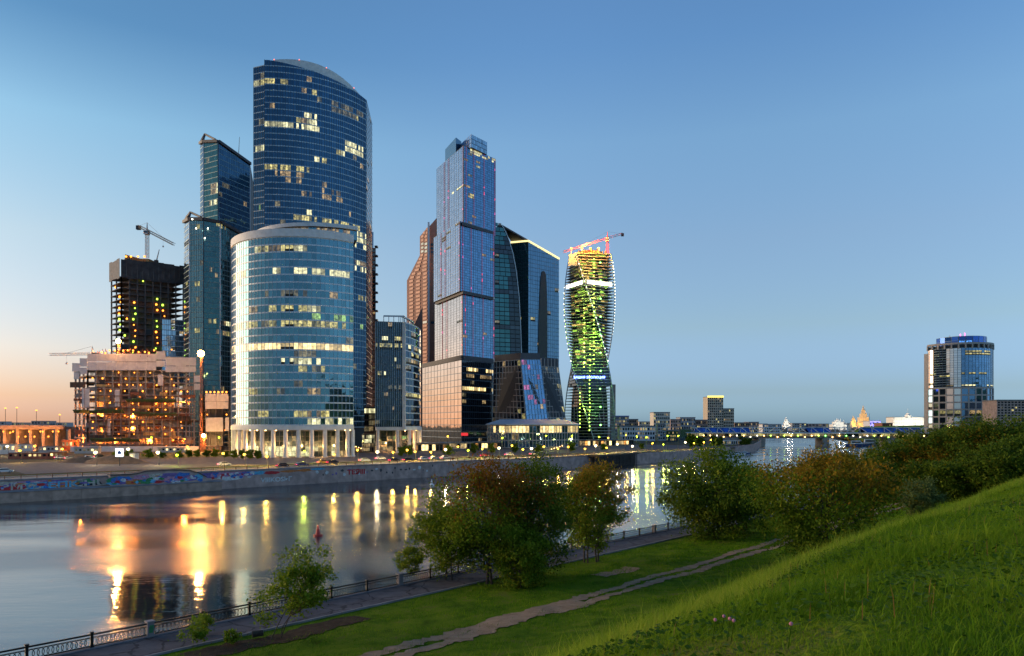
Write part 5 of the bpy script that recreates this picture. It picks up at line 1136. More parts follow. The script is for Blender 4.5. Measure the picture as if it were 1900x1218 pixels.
for k, (px, z, w, h, m_) in enumerate([(20, 4.7, 12, 1.1, 'spray_cream'), (70, 4.9, 12, .9, 'spray_pink'), (115, 4.6, 9, 1.6, 'spray_violet'), (118, 3.7, 9, 1.4, 'spray_orange'), (22, 3.7, 9, 1.5, 'spray_red'), (75, 3.7, 12, 1.5, 'spray_blue'), (150, 3.9, 11, 2.0, 'spray_black'), (165, 4.4, 5, 1.6, 'spray_green'),
        (395, 4.6, 8, 2, 'spray_violet'), (415, 4.5, 9, 2, 'spray_pink'), (440, 4.4, 9, 2, 'spray_pink'), (428, 3.4, 8, 1.5, 'spray_white'), (465, 4.5, 9, 1.4, 'spray_blue'), (482, 4.6, 5, 1.2, 'spray_cyan'), (505, 4.5, 6, 1.2, 'spray_red'), (535, 4.7, 7, .9, 'spray_orange'), (565, 4.8, 7, 1.0, 'spray_orange'), (590, 5, 6, .8, 'spray_cyan')]):
    blot(px, z, w, h, m_, .125 + .004 * (k % 5), seed=k)
spray('\u0417\u041c\u0423\u0411', 1, 3.1, 2.2, 'spray_cream', 1.5); spray('\u0421\u0422\u0415\u041f\u041a', 47, 3.15, 2.1, 'spray_cyan', 1.75); spray('CHU', 131, 3.2, 2.3, 'spray_cream', 1.9)
spray('VIIIKOS\u042c\u0413', 484, 1.5, 2.0, 'spray_white', 1.2); spray('TE\u042fIII', 644, 2.6, 2.4, 'spray_red', 1.25)
for k in range(26):      # faint scribbled tags
    blot(590 + k * 8.5 + rng.uniform(-3, 3), rng.uniform(2.4, 4.4), rng.uniform(.5, 1.6), rng.uniform(.5, 1.5), rng.choice(['quay_dark', 'spray_violet', 'spray_white', 'quay_dark']), .125 + .004 * (k % 5), seed=100 + k)
for k in range(30): blot(395 + k * 2.6, rng.uniform(3.4, 5), rng.uniform(.6, 1.8), rng.uniform(.5, 1.2), rng.choice(['spray_pink', 'spray_red', 'spray_white', 'spray_violet', 'spray_blue']), .145 + .003 * (k % 5), seed=200 + k)
for k in range(22): blot(4 + k * 8, rng.uniform(3.2, 5), rng.uniform(.6, 2.4), rng.uniform(.3, .9), rng.choice(['spray_pink', 'spray_red', 'spray_white', 'spray_violet', 'spray_blue', 'spray_orange', 'spray_cream']), .145 + .003 * (k % 5), seed=300 + k)
# arched landing pavilion painted all over
pav = thing('landing_pavilion', 'low arched concrete landing pavilion painted with colourful graffiti on the ledge', 'pavilion', (0, 0, 0))
t0, t1 = qt(204, 2.5), qt(384, 2.5); Lp = t1 - t0
prof = [(0, 2.93), (Lp, 2.93), (Lp * .99, 4.2), (Lp * .9, 5.6), (Lp * .8, 6.4), (Lp * .62, 6.75), (Lp * .35, 6.7), (Lp * .27, 6.1), (Lp * .2, 5.9), (0, 5.9)]
b = MB(); b.hexa([(*qpt(t0 + u, 2.6), z) for u, z in prof], [(*qpt(t0 + u, -.2), z) for u, z in prof]); b.build('wall', M('quay_stone'), pav)
b = MB()
for (u0, z0), (u1, z1) in zip(prof[2:-1], prof[3:]): b.hexa([(*qpt(t0 + u0, 2.9), z0), (*qpt(t0 + u1, 2.9), z1), (*qpt(t0 + u1, -.4), z1), (*qpt(t0 + u0, -.4), z0)][::-1], [(*qpt(t0 + u0, 2.9), z0 + .25), (*qpt(t0 + u1, 2.9), z1 + .25), (*qpt(t0 + u1, -.4), z1 + .25), (*qpt(t0 + u0, -.4), z0 + .25)][::-1])
b.build('roof', M('quay_dark'), pav)
for k, (px, z, w, h, m_) in enumerate([(192 + 20, 4.4, 5, 2.4, 'spray_green'), (228, 4.6, 6, 2.2, 'spray_blue'), (232, 3.9, 6, 1.4, 'spray_violet'), (262, 4.6, 5, 3.0, 'spray_pink'), (250, 3.8, 5, 1.8, 'spray_orange'), (268, 3.7, 5, 1.5, 'spray_green'), (285, 5.0, 7, 2.2, 'spray_cream'), (300, 4.2, 9, 1.8, 'spray_white'), (322, 4.0, 8, 2.0, 'spray_pink'), (318, 5.4, 6, 1.2, 'spray_violet'), (340, 4.8, 5, 2.6, 'spray_blue'), (352, 4.2, 5, 2, 'spray_violet'), (368, 4.3, 3, 1.6, 'spray_cyan'), (216, 3.6, 5, 1.0, 'spray_cyan'), (290, 3.5, 5, .9, 'spray_red')]):
    blot(px, z, w, h, m_, 2.62 + .004 * (k % 6), pav, k)
for k in range(40): blot(208 + k * 4.2, rng.uniform(3.2, 5.2), rng.uniform(.5, 2.2), rng.uniform(.3, 1.2), rng.choice(['spray_pink', 'spray_red', 'spray_white', 'spray_violet', 'spray_blue', 'spray_orange', 'spray_cyan', 'spray_green']), 2.645 + .003 * (k % 6), pav, 400 + k)

# street railing on the far wall
rail = thing('quay_railing', 'plain dark steel railing along the top of the far embankment', 'railing', (0, 0, 0))
postm = None
for t in np.arange(-60, QL, 3.6):
    x, y = qpt(t, -.8); piece('post', 'rust', (x, y, 6.35), QD3, QN3, UP, .16, .16, 1.2, rail)
for z in (6.35, 6.9):
    x, y = qpt((QL - 60) / 2, -.8); piece('rail', 'rust', (x, y, z), QD3, QN3, UP, QL + 60, .1, .12, rail)
# streets as sheets
def sheet(name, t0, t1, o0, o1, z, mat, label, n=24):
    b = MB()
    for k in range(n):
        ta, tb = t0 + (t1 - t0) * k / n, t0 + (t1 - t0) * (k + 1) / n; b.face([(*qpt(ta, -o0), z), (*qpt(tb, -o0), z), (*qpt(tb, -o1), z), (*qpt(ta, -o1), z)])
    return tag(b.build(name, M(mat)), label, None, kind='structure')
plain('road_asphalt', (.2, .185, .165), .75, var=.2, scale=.3); plain('lane_paint', (.6, .58, .5), .7)
sheet('pavement', -300, QL, 1.0, 4.5, LZ + .12, 'pavement_grey', 'narrow pavement along the far embankment'); sheet('road', -300, QL + 20, 4.7, 19, LZ + .02, 'road_asphalt', 'embankment road of the far bank')
sheet('verge_strip', -60, QL, 19.4, 27, LZ + .03, 'verge', 'grass verge between embankment road and towers'); sheet('plaza', 10, 420, 27.5, 110, LZ + .015, 'pavement_grey', 'paved plaza at the feet of the towers')
sheet('kerb_line', -300, QL, 4.5, 4.72, LZ + .14, 'granite', 'stone kerb of the embankment road'); sheet('kerb_line', -300, QL, 19.0, 19.35, LZ + .14, 'granite', 'stone kerb on the tower side of the embankment road')
b = MB()
for k in range(70):
    t = -120 + k * 5.2; b.face([(*qpt(t, -11.7), LZ + .026), (*qpt(t + 2.6, -11.7), LZ + .026), (*qpt(t + 2.6, -11.95), LZ + .026), (*qpt(t, -11.95), LZ + .026)])
tag(b.build('lane_marking', M('lane_paint')), 'dashed white lane marking of the embankment road', kind='structure')

# ---- street lamps
GL = []
def lamp(px, py, mat, h, kind='globe', pw=0, where=''):
    z = LZ + h; Y = (EYE - z) * F / (py - HZ) if z < EYE else None
    return Y
LGT = {}
def build_lamp(x, y, h, mat, r, label, group):
    t = thing('street_lamp', label, 'street lamp', (x, y, LZ), group=group)
    b = MB(); b.bar((0, 0, 0), (0, 0, .8), .14, 8); b.bar((0, 0, .8), (0, 0, h), .08, 8, .05); b.build('pole', M('dark_metal'), t)
    b = MB(); b.bar((0, 0, h), (0, -.9, h + .15), .05, 6); b.build('arm', M('dark_metal'), t)
    b = MB(); b.bar((0, -.9, h + .1), (0, -.9, h + .25), r * 1.1, 8, r * .5); hd_ = b.build('hood', M('dark_metal'), t)
    b = MB(); b.ball((0, -.9, h + .05 - r * .6), r, 8, 6); b.build('lamp_globe', M(mat), hd_, smooth=True)
    lg = LGT.get(mat)
    if lg is None:
        lg = bpy.data.lights.new('lamp_light', 'POINT'); lg.energy = {'lamp_white': 1000, 'lamp_yellow': 1000, 'lamp_green': 800}[mat]; lg.color = {'lamp_white': (1, .78, .42), 'lamp_yellow': (1, .6, .1), 'lamp_green': (.8, 1, .12)}[mat]; lg.shadow_soft_size = .4; LGT[mat] = lg
    lo_ = bpy.data.objects.new('lamp_light', lg); link(lo_, hd_); lo_.location = (0, -.9 - r - .45, h - r)
    return t
LAMPS = [(16, 827, 'w', 'in front of the orange viaduct, far left'), (67, 827, 'y', 'second beside the site cabins'), (180, 838, 'w', 'below the left end of the building site'), (295, 838, 'w', 'below the middle of the building site'), (331, 843, 'g', 'over the bushes below the site'), (283, 811, 'g', 'on the building site behind the hoarding'), (408, 811, 'g', 'between site annex and colonnade'), (416, 840, 'y', 'left of the colonnade'), (455, 842, 'y', 'before the left columns'), (497, 846, 'y', 'before the fourth column gap'), (566, 836, 'g', 'before the middle of the colonnade'), (621, 842, 'y', 'before the right columns'), (701, 837, 'w', 'between the two colonnades'), (771, 837, 'y', 'right of the small block, lower'), (756, 834, 'y', 'before the small block corner'), (831, 809, 'y', 'tall, before the blue tower podium'), (827, 833, 'w', 'low, before the blue tower podium'), (869, 835, 'g', 'right of the podium lamp'),
         (932, 812, 'g', 'tall, before the glass gallery'), (926, 830, 'w', 'low, before the glass gallery'), (986, 831, 'w', 'brightest below the gallery'), (970, 833, 'y', 'left of the brightest gallery lamp'), (1009, 828, 'y', 'right of the brightest gallery lamp'), (1013, 808, 'g', 'tall, right part of the gallery'), (1061, 808, 'g', 'tall, at the gallery right end'), (1054, 828, 'y', 'below the gallery right end'), (1105, 826, 'w', 'below the twisted tower'), (1111, 810, 'g', 'tall, below the twisted tower'), (1145, 823, 'w', 'right of the twisted tower'), (1128, 812, 'y', 'tall, right foot of the twisted tower'), (1173, 827, 'w', 'behind the timber pier'), (1161, 807, 'y', 'tall, left of the pale riverside office'), (1181, 809, 'g', 'tall, before the pale riverside office'), (1199, 811, 'g', 'tall, right of the pale riverside office'), (1238, 808, 'g', 'tall, left of the bridge entrance'), (1258, 808, 'g', 'tall, at the bridge entrance'), (1271, 820, 'w', 'low, below the bridge entrance'), (1287, 822, 'y', 'low, right of the bridge entrance'), (1305, 820, 'y', 'left of the floating restaurant'), (1318, 816, 'y', 'behind the floating restaurant'),
         (40, 835, 'y', 'between the viaduct lamps, lower'), (118, 832, 'y', 'at the left corner of the site'), (240, 832, 'w', 'behind the parked kiosk'), (350, 828, 'y', 'right end of the site hoarding'), (664, 834, 'y', 'in the gap right of the wide colonnade'), (730, 838, 'y', 'before the small colonnade'), (800, 838, 'y', 'below the copper tower'), (850, 828, 'y', 'middle of the podium front'), (895, 832, 'y', 'left of the glass gallery'), (950, 826, 'y', 'below the gallery middle'), (1035, 832, 'y', 'before the twisted tower left foot'), (1085, 832, 'y', 'before the twisted tower'), (1125, 830, 'y', 'before the pier root'), (1210, 822, 'y', 'behind the pier end'), (1230, 824, 'g', 'right of the pier end')]
for px, py, k, wh in LAMPS:
    h = 5.0 if py > 817 else 9.0
    if py > 840: h = 4.2
    Y = (EYE - LZ - h) * F / (py - HZ); x, y = ashore(*PX(px, Y), 21 if px < 900 else 8); h = EYE - (py - HZ) * y / F - LZ
    if h < 2.2: continue
    if st_ok := True:
        col = {'w': 'lamp_white', 'y': 'lamp_yellow', 'g': 'lamp_green'}[k]
        build_lamp(x, y, h, col, .5 + (.12 if k == 'w' else 0), {'w': 'white', 'y': 'yellow', 'g': 'yellow-green'}[k] + ' glowing street lamp ' + wh, 'street lamps of the far bank')
# billboard
t = thing('billboard', 'small square billboard glowing white with a blue house sign', 'billboard', (*PX(222, 262), LZ))
b = MB(); b.bar((0, 0, 0), (0, 0, 3.2), .12, 6); b.build('pole', M('dark_metal'), t); b = MB(); b.box(-1.5, 1.5, -.15, .15, 3.2, 6.4); b.build('frame', M('dark_metal'), t); b = MB(); b.box(-1.4, 1.4, -.2, -.16, 3.3, 6.3); b.build('panel', emit('billboard_white', (.9, .97, 1), 1.2), t)
b = MB(); b.hexa([(-.7, -.21, 4.2), (.7, -.21, 4.2), (.7, -.21, 5), (0, -.21, 5.6), (-.7, -.21, 5)], [(-.7, -.23, 4.2), (.7, -.23, 4.2), (.7, -.23, 5), (0, -.23, 5.6), (-.7, -.23, 5)]); b.build('emblem', M('spray_blue'), t)

# ---- cars
for nm, c in (('car_white', (.7, .7, .7)), ('car_black', (.02, .02, .025)), ('car_silver', (.4, .41, .42)), ('car_blue', (.04, .08, .2)), ('car_yellow', (.6, .42, .05)), ('car_red', (.4, .03, .03))): plain(nm, c, .25, .2, var=.04)
carm = {}
b = MB(); b.bar((0, -.012, 0), (0, .012, 0), .2, 8); rimm = b.mesh('car_rim', M('alu'))
def car_parts(cm):
    if cm in carm: return carm[cm]
    out = []
    pr = [(-2.2, .35), (2.2, .35), (2.25, .75), (1.5, .95), (.75, 1.45), (-1.1, 1.48), (-1.9, 1.0), (-2.25, .9)]
    b = MB(); b.hexa([(x, -.85, z) for x, z in pr], [(x, .85, z) for x, z in pr]); out.append(('body', b.mesh('car_body', M(cm)), (0, 0, 0)))
    for y in (-.86, .86):
        b = MB(); q = [(-1.55, 1.0), (1.25, 1.0), (.68, 1.38), (-1.05, 1.4)]; b.hexa([(x, y, z) for x, z in q], [(x, y + math.copysign(.02, y), z) for x, z in q]); out.append(('side_window', b.mesh('car_window', M('glass_dark')), (0, 0, 0)))
    b = MB(); b.hexa([(1.52, -.75, .98), (1.52, .75, .98), (.8, .7, 1.42), (.8, -.7, 1.42)], [(1.55, -.75, 1.0), (1.55, .75, 1.0), (.83, .7, 1.45), (.83, -.7, 1.45)]); out.append(('windscreen', b.mesh('car_windscreen', M('glass_dark')), (0, 0, 0)))
    b = MB(); b.bar((0, -.1, 0), (0, .1, 0), .34, 12); wm = b.mesh('car_wheel', M('black_iron'))
    for x in (-1.4, 1.4):
        for y in (-.82, .82): out.append(('wheel', wm, (x, y, .34)))
    b = MB(); b.box(-.02, .02, -.18, .18, -.08, .08); hm, tm_ = b.mesh('car_headlight', M('white_led')), b.mesh('car_taillight', M('red_led'))
    for y in (-.6, .6): out.append(('headlight', hm, (2.26, y, .66))); out.append(('tail_light', tm_, (-2.26, y, .72)))
    carm[cm] = out; return out
def car(px, py, cm, label, rz=None, sc_=1.0):
    x, y = ashore(*GP(px, py, LZ), 6.2); t = thing('parked_car', label, 'car', (x, y, LZ + .03), math.atan2(QD[1], QD[0]) if rz is None else rz, 'cars on the far embankment'); t.scale = (sc_,) * 3
    for n_, me, lc in car_parts(cm):
        o = bpy.data.objects.new(n_, me); link(o, t); o.location = lc
        if n_ == 'wheel': r_ = bpy.data.objects.new('rim', rimm); link(r_, o); r_.location = (0, .11 if lc[1] > 0 else -.11, 0)
for px, py, cm, lb in [(416, 865, 'car_white', 'white car driving on the road left of the colonnade'), (524, 867, 'car_black', 'black car parked by the railing, leftmost of the dark pair'), (560, 865.5, 'car_blue', 'dark blue car parked right of the black car'), (600, 861, 'car_yellow', 'yellow taxi parked below the colonnade middle'), (617, 861, 'car_black', 'black car behind the yellow taxi'), (676, 857, 'car_silver', 'silver car below the colonnade right end'), (731, 857, 'car_black', 'black car below the small block'), (757, 856, 'car_black', 'black car right of the small block columns'), (787, 854.5, 'car_white', 'white car below the copper tower'), (806, 853.5, 'car_silver', 'silver car below the podium left corner'), (826, 852.5, 'car_silver', 'silver car right of the silver pair'), (706, 853.5, 'car_white', 'white car between the colonnades'), (112, 852, 'car_white', 'white car parked among the site cars, left end'), (121, 850, 'car_red', 'red car parked among the site cars'), (131, 853, 'car_silver', 'silver car parked beside the soil heap'), (165, 852, 'car_white', 'white car half behind the soil heap'), (8, 878, 'car_white', 'white car on the road at the left edge'), (900, 848, 'car_red', 'red car on the road behind the orange tree'), (945, 846, 'car_white', 'white car on the road before the gallery'), (990, 845, 'car_silver', 'silver car on the road right of the gallery lamp'), (185, 850, 'car_black', 'black car right of the soil heap')]:
    car(px, py, cm, lb)

# ---- site yard, left
for px, py, w, h, lb in ((150, 858, 9, 2.3, 'smaller dark soil heap by the embankment road'), (215, 860, 13, 3.2, 'larger brown soil heap by the embankment road')):
    x, y = GP(px, py, LZ); b = MB(); n = 14; rings = []
    for k in range(6):
        f = k / 5; rings.append([(x + math.cos(2 * math.pi * j / n) * w * (1 - f) * rng.uniform(.9, 1.1), y + math.sin(2 * math.pi * j / n) * w * .5 * (1 - f), LZ + h * math.sin(f * 1.57) * rng.uniform(.92, 1.05)) for j in range(n)])
    for a, c in zip(rings[:-1], rings[1:]):
        for j in range(n): b.face([a[j], a[(j + 1) % n], c[(j + 1) % n], c[j]])
    tag(b.build('soil_heap', M('soil_heap') if 'soil_heap' in MATS else plain('soil_heap', (.2, .11, .06), .95, var=.35, bump=.6), smooth=True), lb, 'soil heap')
CAB = [(12, 843, 'white_panel', 8, 5, 'white two-storey site cabin at the left edge'), (46, 838, 'white_panel', 9, 4, 'white site cabin with lit windows under the viaduct'), (90, 840, 'stucco_grey', 10, 3.2, 'grey site cabin right of the viaduct lamps'), (128, 836, 'rust', 8, 6, 'rusty red site container stack by the podium'), (60, 852, 'brick_red', 20, 2.6, 'long red hoarding shed by the road'), (104, 852, 'rust', 6, 3, 'orange container at the end of the red shed'), (160, 842, 'stucco_grey', 12, 3, 'low grey canteen before the podium left end'), (320, 840, 'stucco_grey', 16, 2.6, 'low grey shed below the podium right end'), (245, 853, 'white_panel', 2.6, 2.6, 'tiny white kiosk by the road'), (392, 838, 'net_brown', 11, 3, 'brown hoarded shed below the site annex')]
for px, py, m_, w, h, lb in CAB:
    x, y = GP(px, py, LZ); t = thing('site_cabin', lb, 'cabin', (x, y, LZ), rng.uniform(-.1, .15), 'site cabins')
    b = MB(); b.box(-w / 2, w / 2, 0, 3, 0, h); b.build('wall', M(m_), t); b = MB(); b.box(-w / 2 - .2, w / 2 + .2, -.25, 3.2, h, h + .2); b.build('roof', M('roof_grey'), t)
    for j in range(int(w / 2)):
        b = MB(); b.box(-w / 2 + .5 + j * 2, -w / 2 + 1.6 + j * 2, -.06, 0, h * .45, h * .8); b.build('window', M(rng.choice(['lit_warm', 'lit_strong', 'glass_dark'])), t)
# viaduct
T = Tower('viaduct', 'elevated road on concrete piers glowing orange at the left edge', 'viaduct')
Yv = 470
b = MB(); x1 = PX(128, Yv)[0]; b.box(-520, x1, Yv - 6, Yv + 10, 17.6, 19.2); b.build('deck', M('concrete'), T.o); b = MB(); b.box(-520, x1, Yv - 6.4, Yv - 6.1, 18.9, 20.2); b.build('parapet', M('concrete'), T.o)
for px in range(-10, 135, 24):
    x = PX(px, Yv)[0]; b = MB(); b.box(x - .9, x + .9, Yv - 3, Yv + 6, LZ, 17.6); b.build('pier', M('concrete'), T.o)
for px in range(-4, 130, 9):
    x = PX(px + rng.uniform(-3, 3), Yv)[0]; b = MB(); b.ball((x, Yv - 7, rng.choice([15.5, 16.2, 13])), .55, 6, 4); b.build('under_lamp', M('site_amber'), T.o)
for k in range(5):
    lg = bpy.data.lights.new('work_light', 'POINT'); lg.energy = 2200; lg.color = (1, .3, .05); lg.shadow_soft_size = .5; o = bpy.data.objects.new('work_light', lg); link(o, T.o); o.location = (PX(8 + k * 27, Yv)[0], Yv - 12, 12)
for px, py in ((4, 757), (18, 758), (39, 757), (75, 762), (118, 770)):
    x = PX(px, Yv)[0]; z = ZP(py, Yv); b = MB(); b.bar((x, Yv - 4, 19), (x, Yv - 4, z), .14, 6); b.build('lamp_pole', M('dark_metal'), T.o); b = MB(); b.ball((x, Yv - 4, z), .6, 8, 5, sz=.6); b.build('lamp_head', M('site_amber'), T.o)
T.finish()

# ---- terraces, kiosks and steps between the towers and the quay
for k, (px, py, w, h, d_, m_, lb, ls) in enumerate([(795, 838, 24, 4.5, 8, 'concrete_dark', 'low dark terrace pavilion below the copper tower', .4), (848, 834, 20, 4, 8, 'stucco_grey', 'low grey terrace pavilion below the podium corner', .35), (905, 833, 16, 4, 8, 'concrete_dark', 'low dark terrace pavilion left of the gallery', .4), (1090, 828, 40, 4.2, 8, 'concrete_dark', 'long low terrace pavilion below the twisted tower', .4), (1030, 829, 20, 3.5, 8, 'stucco_grey', 'low grey terrace pavilion below the leaning annex', .35), (1150, 826, 22, 3.6, 8, 'concrete_dark', 'low dark pavilion right of the twisted tower', .4)]):
    x, y = ashore(*GP(px, py, LZ), 32); t = thing('terrace_pavilion', lb, 'pavilion', (x, y, LZ), .2, 'terrace pavilions')
    b = MB(); b.box(-w / 2, w / 2, 0, d_, 0, h); b.build('wall', M(m_), t); b = MB(); b.box(-w / 2 - .8, w / 2 + .8, -1.2, d_, h, h + .4); b.build('roof', M('roof_grey'), t)
    for j in range(int(w / 2)):
        b = MB(); b.box(-w / 2 + .2 + j * 2, -w / 2 + 1.9 + j * 2, -.06, 0, .5, h * .85); b.build('window', M(rng.choice(['lit_strong', 'lit_warm', 'lit_orange', 'glass_dark'])), t)
# shop sign, red
x, y = PX(862, 430); t = thing('red_sign', 'small red lit sign above the terrace below the podium', 'sign', (x, y, LZ)); b = MB(); b.bar((0, 0, 0), (0, 0, 8.5), .2); b.build('pole', M('dark_metal'), t); b = MB(); b.box(-2, 2, -.2, .2, 8.5, 10.2); b.build('panel', emit('red_sign', (1, .04, .05), .3), t)
# outdoor stairs: two flights of lit steps
for px, py, n, w, dr, lb in ((672, 838, 14, 5, 1, 'lit stair flight between the two colonnades'), (1012, 836, 14, 7, -1, 'wide lit stair flight below the glass gallery')):
    x, y = GP(px, py, LZ); t = thing('stair_flight', lb, 'stairs', (x, y, LZ))
    for k in range(n): piece('step', 'granite', (-dr * k * .55 , k * .3, .16 * k + .1), (1, 0, 0), (0, -1, 0), UP, w, .8, .3, t)
    for k in range(0, n, 3): b = MB(); b.ball((-dr * k * .55 + w / 2, k * .3 - .6, .16 * k + .7), .22, 6, 4); b.build('step_lamp', M('amber_led'), t)

# ---- timber pier
T = thing('timber_pier', 'dark timber pier on close-set piles along the far quay', 'pier', (0, 0, 0))
a, c = GP(1112, 869, 0), GP(1226, 857, 0); d = np.array(c) - np.array(a); dl = np.linalg.norm(d); d = d / dl; nrm = np.array([d[1], -d[0]])
b = MB(); q = [(a[0], a[1]), (c[0], c[1]), tuple(np.array(c) - nrm * 13), tuple(np.array(a) - nrm * 13)]; b.prism(q, 5.3, 6.1); b.build('deck', M('timber'), T)
for k in range(46):
    p = np.array(a) + d * dl * (k + .3) / 46 - nrm * .5; b = MB(); b.bar((p[0], p[1], -1), (p[0] + rng.uniform(-.05, .05), p[1], 5.3), .42, 6); b.build('pile', M('timber'), T)
b = MB(); p = np.array(a) - nrm * 1.6; q = np.array(c) - nrm * 1.6; b.prism([tuple(p), tuple(q), tuple(q - nrm), tuple(p - nrm)], .6, 5.3); b.build('back_boarding', M('timber'), T)
for k in range(20):
    p = np.array(a) + d * dl * (k + .5) / 20 - nrm * .4; b = MB(); b.bar((p[0], p[1], 6.1), (p[0], p[1], 7.2), .07); b.build('rail_post', M('rust'), T)
b = MB(); p, q = np.array(a) - nrm * .4, np.array(c) - nrm * .4; b.bar((*p, 7.15), (*q, 7.15), .06); b.build('hand_rail', M('rust'), T)

# ---- floating restaurant and boats
def boat(px, py, L_, label, rz, hullm='white_paint', cab=True):
    x, y = GP(px, py, 0.0); t = thing('motor_boat', label, 'boat', (x, y, 0), rz, 'moored boats')
    W = L_ * .28; b = MB(); hb = [(-L_ / 2, -W * .4, -.3), (L_ * .3, -W * .4, -.3), (L_ * .48, 0, -.2), (L_ * .3, W * .4, -.3), (-L_ / 2, W * .4, -.3)]; ht = [(-L_ / 2, -W / 2, L_ * .11), (L_ * .3, -W / 2, L_ * .12), (L_ * .56, 0, L_ * .15), (L_ * .3, W / 2, L_ * .12), (-L_ / 2, W / 2, L_ * .11)]
    b.hexa(hb, ht); b.build('hull', M(hullm), t)
    if cab:
        b = MB(); b.hexa([(-L_ * .3, -W * .35, L_ * .12), (L_ * .2, -W * .35, L_ * .12), (L_ * .2, W * .35, L_ * .12), (-L_ * .3, W * .35, L_ * .12)], [(-L_ * .28, -W * .3, L_ * .26), (L_ * .08, -W * .3, L_ * .26), (L_ * .08, W * .3, L_ * .26), (-L_ * .28, W * .3, L_ * .26)]); cb_ = b.build('cabin', M('white_paint'), t)
        for sgn in (-1, 1): b = MB(); b.box(-L_ * .25, L_ * .1, sgn * W * .34 - .02, sgn * W * .34 + .02, L_ * .16, L_ * .22); b.build('window', M('glass_dark'), cb_)
    b = MB(); b.bar((-L_ * .1, 0, L_ * .26), (-L_ * .1, 0, L_ * .5), .06); b.build('mast', M('white_paint'), t)
for a_ in [(1345, 848, 9, 'white motor boat moored left of the floating restaurant', .8), (1358, 846, 10, 'white motor boat moored before the floating restaurant, second', .3), (1371, 845, 9, 'white motor boat moored before the floating restaurant, third', .1), (1383, 843, 8, 'small dark-hulled boat right of the white boats', .2, 'car_blue'), (1393, 838, 11, 'white cruiser at the right end of the moorings', 1.2), (1330, 849, 8, 'small dark boat nearest the quay steps', .8, 'quay_dark', False), (1592, 829, 22, 'long dark excursion boat at the right bank', -.35, 'car_blue'), (1618, 827, 24, 'long pale excursion boat behind the dark one', -.3), (1405, 830, 14, 'pale boat beyond the floating restaurant', 1.3)]: boat(*a_)
T = house('floating_restaurant', 'pale floating restaurant on a barge by the far bank', 1341, 1376, 816, 560, 'stucco_pale', 2, 9, .25, deep=12, yb=838, seed=50, group='river buildings')
b = MB(); xa, xb = PX(1337, 556)[0], PX(1384, 556)[0]; b.box(xa, xb, 553, 576, -.5, 1.0); b.build('barge', M('quay_dark'), T.o)

# ---- buoys
def buoy(px, py, h, mat, label):
    x, y = GP(px, py, 0); t = thing('buoy', label, 'buoy', (x, y, 0))
    b = MB(); b.bar((0, 0, -.4), (0, 0, .28), h * .5, 14, h * .46); b.build('float', M(mat), t); b = MB(); b.bar((0, 0, .28), (0, 0, h * .75), h * .26, 12, h * .13); b.build('body', M(mat), t)
    b = MB(); b.bar((0, 0, h * .75), (0, 0, h), h * .08, 8, h * .06); b.ball((0, 0, h), h * .09, 8, 5); b.build('lantern', M(mat), t)
buoy(590, 995, 1.8, 'red_paint', 'red channel buoy floating in the middle of the river'); buoy(801, 901, 1.9, 'white_paint', 'small white buoy near the far quay')

# ---- near railing: posts, stone pillars, panels of iron rings
nrail = thing('river_railing', 'black cast iron railing with rows of oval rings along the near promenade', 'railing', (0, 0, 0))
U3, N3 = (U2[0], U2[1], 0), (N2[0], N2[1], 0)
b = MB(); b.box(-2.02, 2.02, -.06, .06, .98, 1.1); b.box(-2.02, 2.02, -.03, .03, .11, .18); b.box(-2.02, 2.02, -.025, .025, .80, .85); panm = b.mesh('railing_panel', M('black_iron'))
b = MB()
for k in range(14):
    p, q = 2 * math.pi * k / 14, 2 * math.pi * (k + 1) / 14; b.bar((.23 * math.cos(p), 0, .31 * math.sin(p)), (.23 * math.cos(q), 0, .31 * math.sin(q)), .03, 3)
ringm = b.mesh('iron_ring', M('black_iron'))
b = MB(); b.box(-.1, .1, -.1, .1, 0, 1.16); b.box(-.14, .14, -.14, .14, 1.16, 1.25); b.box(-.14, .14, -.14, .14, 0, .16); postm = b.mesh('post', M('black_iron'))
b = MB(); b.box(-.26, .26, -.26, .26, 0, 1.15); b.box(-.31, .31, -.31, .31, 1.15, 1.27); b.box(-.3, .3, -.3, .3, 0, .2); pilm = b.mesh('pillar', M('granite'))
rz = math.atan2(U2[1], U2[0]); nring = 0
for k in range(-14, 26):
    t = k * 4.25; x, y = XY(.15, t); o = bpy.data.objects.new('pillar' if k % 6 == 0 else 'post', pilm if k % 6 == 0 else postm); link(o, nrail); o.location = (x, y, 3.03); o.rotation_euler = (0, 0, rz)
    x, y = XY(.15, t + 2.125); pn = bpy.data.objects.new('railing_panel', panm); link(pn, nrail); pn.location = (x, y, 3.03); pn.rotation_euler = (0, 0, rz)
    far_mb = MB()
    for j in range(13):
        if nring < 300 and -13 <= k <= 9: o = bpy.data.objects.new('ring', ringm); link(o, pn); o.location = (-1.86 + j * .31, 0, .49); nring += 1
        else:
            for q in range(8): far_mb.bar((-1.86 + j * .31 + .23 * math.cos(q * .785), 0, .49 + .31 * math.sin(q * .785)), (-1.86 + j * .31 + .23 * math.cos(q * .785 + .785), 0, .49 + .31 * math.sin(q * .785 + .785)), .03, 3)
    if far_mb.v: far_mb.build('ring_row', M('black_iron'), pn)
for t in np.arange(-60, 110, 4.25):
    x, y = XY(.15, t + 2.125); piece('plinth_stone', 'granite', (x, y, 2.98), U3, N3, UP, 4.2, .5, .26, nrail)
nq = thing('near_quay_wall', 'near embankment wall dropping to the water under the iron railing', 'wall', (0, 0, 0))
for t in np.arange(-150, 110, 6.5):
    x, y = XY(-.3, t + 3.25); piece('wall_panel', 'quay_stone', (x, y, .9), U3, N3, UP, 6.45, .6, 4.1, nq)
